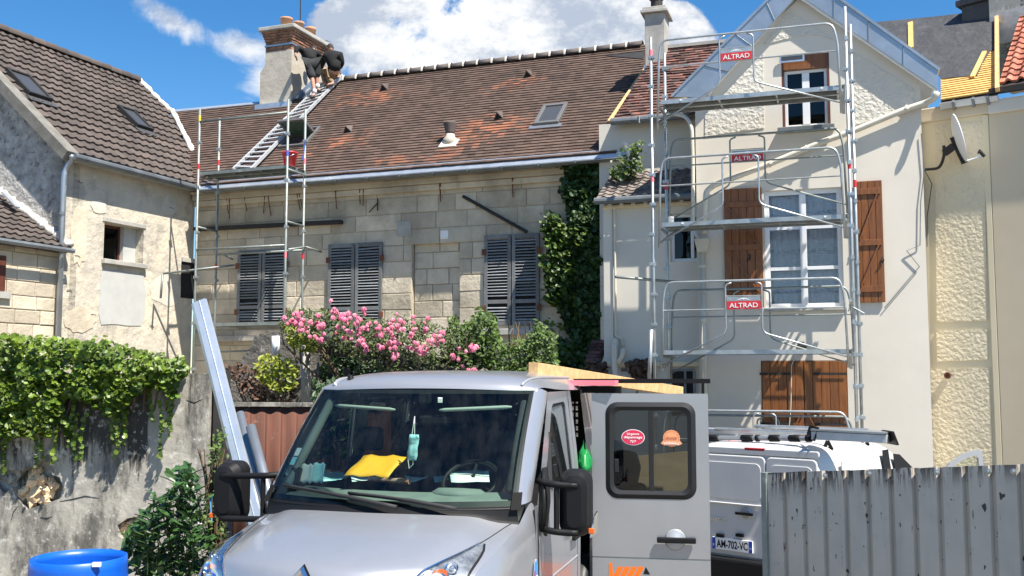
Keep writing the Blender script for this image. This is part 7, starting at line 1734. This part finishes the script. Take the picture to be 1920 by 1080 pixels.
# ================================================================== two roofers
def skin(name, pts, edges, radii, mat, par, sub=1, root=0):
    me = bpy.data.meshes.new(name); me.from_pydata([tuple(p) for p in pts], edges, []); o = bpy.data.objects.new(name, me); place(o, I4, par)
    me.materials.append(M[mat]); m1 = o.modifiers.new('skin', 'SKIN'); m1.use_smooth_shade = True
    for i, r_ in enumerate(radii):
        sv = me.skin_vertices[0].data[i]; sv.radius = r_ if isinstance(r_, tuple) else (r_, r_); sv.use_root = (i == root)
    m2 = o.modifiers.new('sub', 'SUBSURF'); m2.levels = sub; m2.render_levels = sub
    return o
pm('skin', (.42, .22, .15), None, rough=.6); pm('cloth_black', (.006, .006, .007), None, rough=.9); pm('cloth_grey', (.028, .029, .031), (.016, .017, .018), 8, .9); pm('khaki', (.28, .19, .10), (.22, .15, .08), 8, .9); pm('hair_dark', (.03, .02, .015), None, rough=.8); pm('sock', (.6, .6, .6), None, rough=.9); pm('shoe', (.05, .04, .035), None, rough=.8)
def hand(pts, ed, rad, w_, h_, dirv):
    """palm with five short curled fingers; returns nothing, extends the skeleton"""
    side = dirv.cross(Vector((0, 0, 1))).normalized(); k = len(pts); pts.append(h_ + dirv * .045); ed.append((w_, k)); rad.append((.036, .022))
    for j, (s_, L_) in enumerate(((-.028, .06), (-.010, .07), (.010, .066), (.027, .052))):
        a = len(pts); pts.append(pts[k] + side * s_ + dirv * .03); ed.append((k, a)); rad.append(.010); pts.append(pts[a] + dirv * L_ * .6 + Vector((0, 0, -L_ * .6))); ed.append((a, a + 1)); rad.append(.008)
    a = len(pts); pts.append(h_ - side * .04 + dirv * .03); ed.append((w_, a)); rad.append(.011); pts.append(pts[a] + dirv * .035 - side * .01); ed.append((a, a + 1)); rad.append(.009)
def head(par, c, face, r=.105, hair=True, bald=False):
    f = face.normalized(); up_ = Vector((0, 0, 1)); rt_ = f.cross(up_).normalized(); u2 = rt_.cross(f)
    Mh = Matrix((rt_, f, u2)).transposed().to_4x4(); Mh.translation = c
    b = MB(); rows = []
    for i in range(11):
        th = pi * i / 10; z = cos(th); w_ = sin(th) ** .8
        rows.append([Vector((.78 * w_ * cos(2 * pi * k / 14) * (1 - .15 * (z < -.3) * (-z)), .95 * w_ * sin(2 * pi * k / 14) + (.05 if z < 0 else 0), 1.12 * z)) * r for k in range(15)])
    hd = b.grid(rows, flip=True).build('head', M['skin'], par, Mh, smooth=True)
    MB().add([Vector(v) * r for v in ((-.14, .93, -.1), (.14, .93, -.1), (0, 1.22, -.18), (0, .95, .25))], [(0, 1, 2), (1, 3, 2), (3, 0, 2)]).build('nose', M['skin'], hd, Mh)
    for s_ in (-1, 1):
        MB().lathe([(0, -.02), (.2, -.01), (.22, .03), (.0, .05)], 8, Matrix.Translation((s_ * .78 * r, 0, -.05 * r)) @ Matrix.Rotation(s_ * pi / 2, 4, 'Y') @ Matrix.Scale(r, 4)).build('ear', M['skin'], hd, Mh, smooth=True)
        MB().lathe([(0, -.0), (.09, .01), (0, .05)], 8, Matrix.Translation((s_ * .3 * r, .9 * r, .08 * r)) @ Matrix.Rotation(-pi / 2, 4, 'X') @ Matrix.Scale(r, 4)).build('eye', M['hair_dark'], hd, Mh)
    MB().box(-.25 * r, .25 * r, .93 * r, .97 * r, -.5 * r, -.44 * r).build('mouth', M['shutter_grey'], hd, Mh)
    rows = []
    for i in range(7):
        th = pi * .55 * i / 6; z = cos(th); w_ = sin(th) ** .8
        rows.append([Vector((.83 * w_ * cos(2 * pi * k / 14), 1.0 * w_ * sin(2 * pi * k / 14) - (.02 + .10 * (sin(2 * pi * k / 14) > .3) * i / 6), 1.17 * z)) * r for k in range(15)])
    MB().grid(rows, flip=True).build('hair', M['hair_dark'], hd, Mh, smooth=True)
    return hd
f0 = RM.M @ RM.at(590, 180, .2); Yf = f0.y
q = lambda px, py, d=0: on_ray(px, py, Yf + d)
w1 = T('person', Matrix.Translation(f0), 'bare legged man in black top and dark shorts bending over the ladder towards the chimney', 'person')
J = dict(pel=q(585, 114, .25), chest=q(576, 99, .38), neck=q(581, 95, .70), shL=q(567, 93, .30), shR=q(596, 101, .60), elL=q(556, 90, .10), haL=q(554, 103, .0), elR=q(603, 112, .9), haR=q(600, 122, 1.15),
         hpL=q(579, 118, .25), hpR=q(592, 118, .27), knL=q(586, 150, .10), knR=q(594, 148, .28), anL=q(590, 176, .02), anR=q(595.5, 166, .28), ftL=q(584, 183, -.14), ftR=q(601, 172, .20))
ks = list(J); pts = [J[k] for k in ks]; ix = {k: i for i, k in enumerate(ks)}
E_ = [('pel', 'chest'), ('chest', 'neck'), ('chest', 'shL'), ('chest', 'shR'), ('shL', 'elL'), ('elL', 'haL'), ('shR', 'elR'), ('elR', 'haR'), ('pel', 'hpL'), ('pel', 'hpR'), ('hpL', 'knL'), ('hpR', 'knR'), ('knL', 'anL'), ('knR', 'anR'), ('anL', 'ftL'), ('anR', 'ftR')]
R_ = dict(pel=.12, chest=.12, neck=.06, shL=.07, shR=.07, elL=.045, haL=.03, elR=.045, haR=.03, hpL=.095, hpR=.095, knL=.06, knR=.06, anL=.042, anR=.042, ftL=.035, ftR=.035)
ed = [(ix[a], ix[b]) for a, b in E_]; rad = [R_[k] for k in ks]
hand(pts, ed, rad, ix['haL'], J['haL'], Vector((.3, .3, -.8)).normalized()); hand(pts, ed, rad, ix['haR'], J['haR'], Vector((0, .6, -.7)).normalized())
skin('body', pts, ed, rad, 'skin', w1)
def sub_skin(name, keys, edges, radii, J, mat, par):
    ii = {k: i for i, k in enumerate(keys)}; return skin(name, [J[k] for k in keys], [(ii[a], ii[b]) for a, b in edges], radii, mat, par)
J['wai'] = J['pel'].lerp(J['chest'], -.2); J['mid'] = J['pel'].lerp(J['chest'], .45); J['wrL'] = J['elL'].lerp(J['haL'], .8); J['wrR'] = J['elR'].lerp(J['haR'], .8)
sub_skin('top', ['wai', 'mid', 'chest', 'neck', 'shL', 'shR', 'elL', 'wrL', 'elR', 'wrR'], [('wai', 'mid'), ('mid', 'chest'), ('chest', 'neck'), ('chest', 'shL'), ('chest', 'shR'), ('shL', 'elL'), ('elL', 'wrL'), ('shR', 'elR'), ('elR', 'wrR')], [.17, .175, .18, .08, .10, .10, .075, .055, .075, .055], J, 'cloth_black', w1)
J['kL2'] = J['hpL'].lerp(J['knL'], 1.0); J['kR2'] = J['hpR'].lerp(J['knR'], .98)
J['kL3'] = J['knL'].lerp(J['anL'], .2)
sub_skin('shorts', ['pel', 'hpL', 'hpR', 'kL2', 'kR2'], [('pel', 'hpL'), ('pel', 'hpR'), ('hpL', 'kL2'), ('hpR', 'kR2')], [.19, .15, .15, .12, .115], J, 'cloth_grey', w1)
for a_, f_ in (('anL', 'ftL'), ('anR', 'ftR')):
    MB().tube([J[a_] + Vector((0, 0, .12)), J[a_]], .052, 10).build('sock', M['sock'], w1, I4, smooth=True)
    dirf = (J[f_] - J[a_]); dirf.z = 0; dirf.normalize(); skin('shoe', [J[a_] - Vector((0, 0, .05)), J[f_] + dirf * .04], [(0, 1)], [(.055, .05), (.05, .035)], 'shoe', w1)
head(w1, q(589, 94, .85), Vector((.3, .8, -.75)), .105)
w2 = T('person', Matrix.Translation(RM.M @ RM.at(628, 160, .1)), 'crouching man in a black jumper and khaki trousers seen from behind by the ladder top', 'person')
g0 = RM.M @ RM.at(620, 165, .15); Yf = g0.y
J = dict(pel=q(628, 133, .1), chest=q(626, 108, .22), neck=q(621, 98, .30), shL=q(612, 103, .35), shR=q(638, 104, .15), elL=q(604, 118, .55), haL=q(603, 131, .8), elR=q(641, 119, .2), haR=q(637, 130, .5),
         hpL=q(621, 136, .15), hpR=q(630, 136, .15), knL=q(605, 134, .55), knR=q(612, 142, .25), anL=q(610, 157, .3), anR=q(625, 156, .1), ftL=q(616, 163, .1), ftR=q(614, 160, -.1))
pts = [J[k] for k in ks]; ed = [(ix[a], ix[b]) for a, b in E_]; rad = [R_[k] for k in ks]
hand(pts, ed, rad, ix['haL'], J['haL'], Vector((-.3, .6, -.6)).normalized()); hand(pts, ed, rad, ix['haR'], J['haR'], Vector((-.5, .6, -.5)).normalized())
skin('body', pts, ed, rad, 'skin', w2)
J['wai'] = J['pel'].lerp(J['chest'], -.1); J['mid'] = J['pel'].lerp(J['chest'], .45); J['wrL'] = J['elL'].lerp(J['haL'], .8); J['wrR'] = J['elR'].lerp(J['haR'], .8)
sub_skin('jumper', ['wai', 'mid', 'chest', 'neck', 'shL', 'shR', 'elL', 'wrL', 'elR', 'wrR'], [('wai', 'mid'), ('mid', 'chest'), ('chest', 'neck'), ('chest', 'shL'), ('chest', 'shR'), ('shL', 'elL'), ('elL', 'wrL'), ('shR', 'elR'), ('elR', 'wrR')], [.17, .20, .205, .085, .115, .115, .08, .055, .08, .055], J, 'cloth_black', w2)
sub_skin('trousers', ['pel', 'hpL', 'hpR', 'knL', 'knR', 'anL', 'anR'], [('pel', 'hpL'), ('pel', 'hpR'), ('hpL', 'knL'), ('hpR', 'knR'), ('knL', 'anL'), ('knR', 'anR')], [.15, .12, .12, .09, .09, .065, .065], J, 'khaki', w2)
for a_, f_ in (('anL', 'ftL'), ('anR', 'ftR')):
    skin('shoe', [J[a_] - Vector((0, 0, .04)), J[f_]], [(0, 1)], [(.055, .05), (.05, .035)], 'shoe', w2)
head(w2, q(619, 90.5, .32), Vector((-.5, .85, -.25)), .11)
print('objects', len(bpy.data.objects))
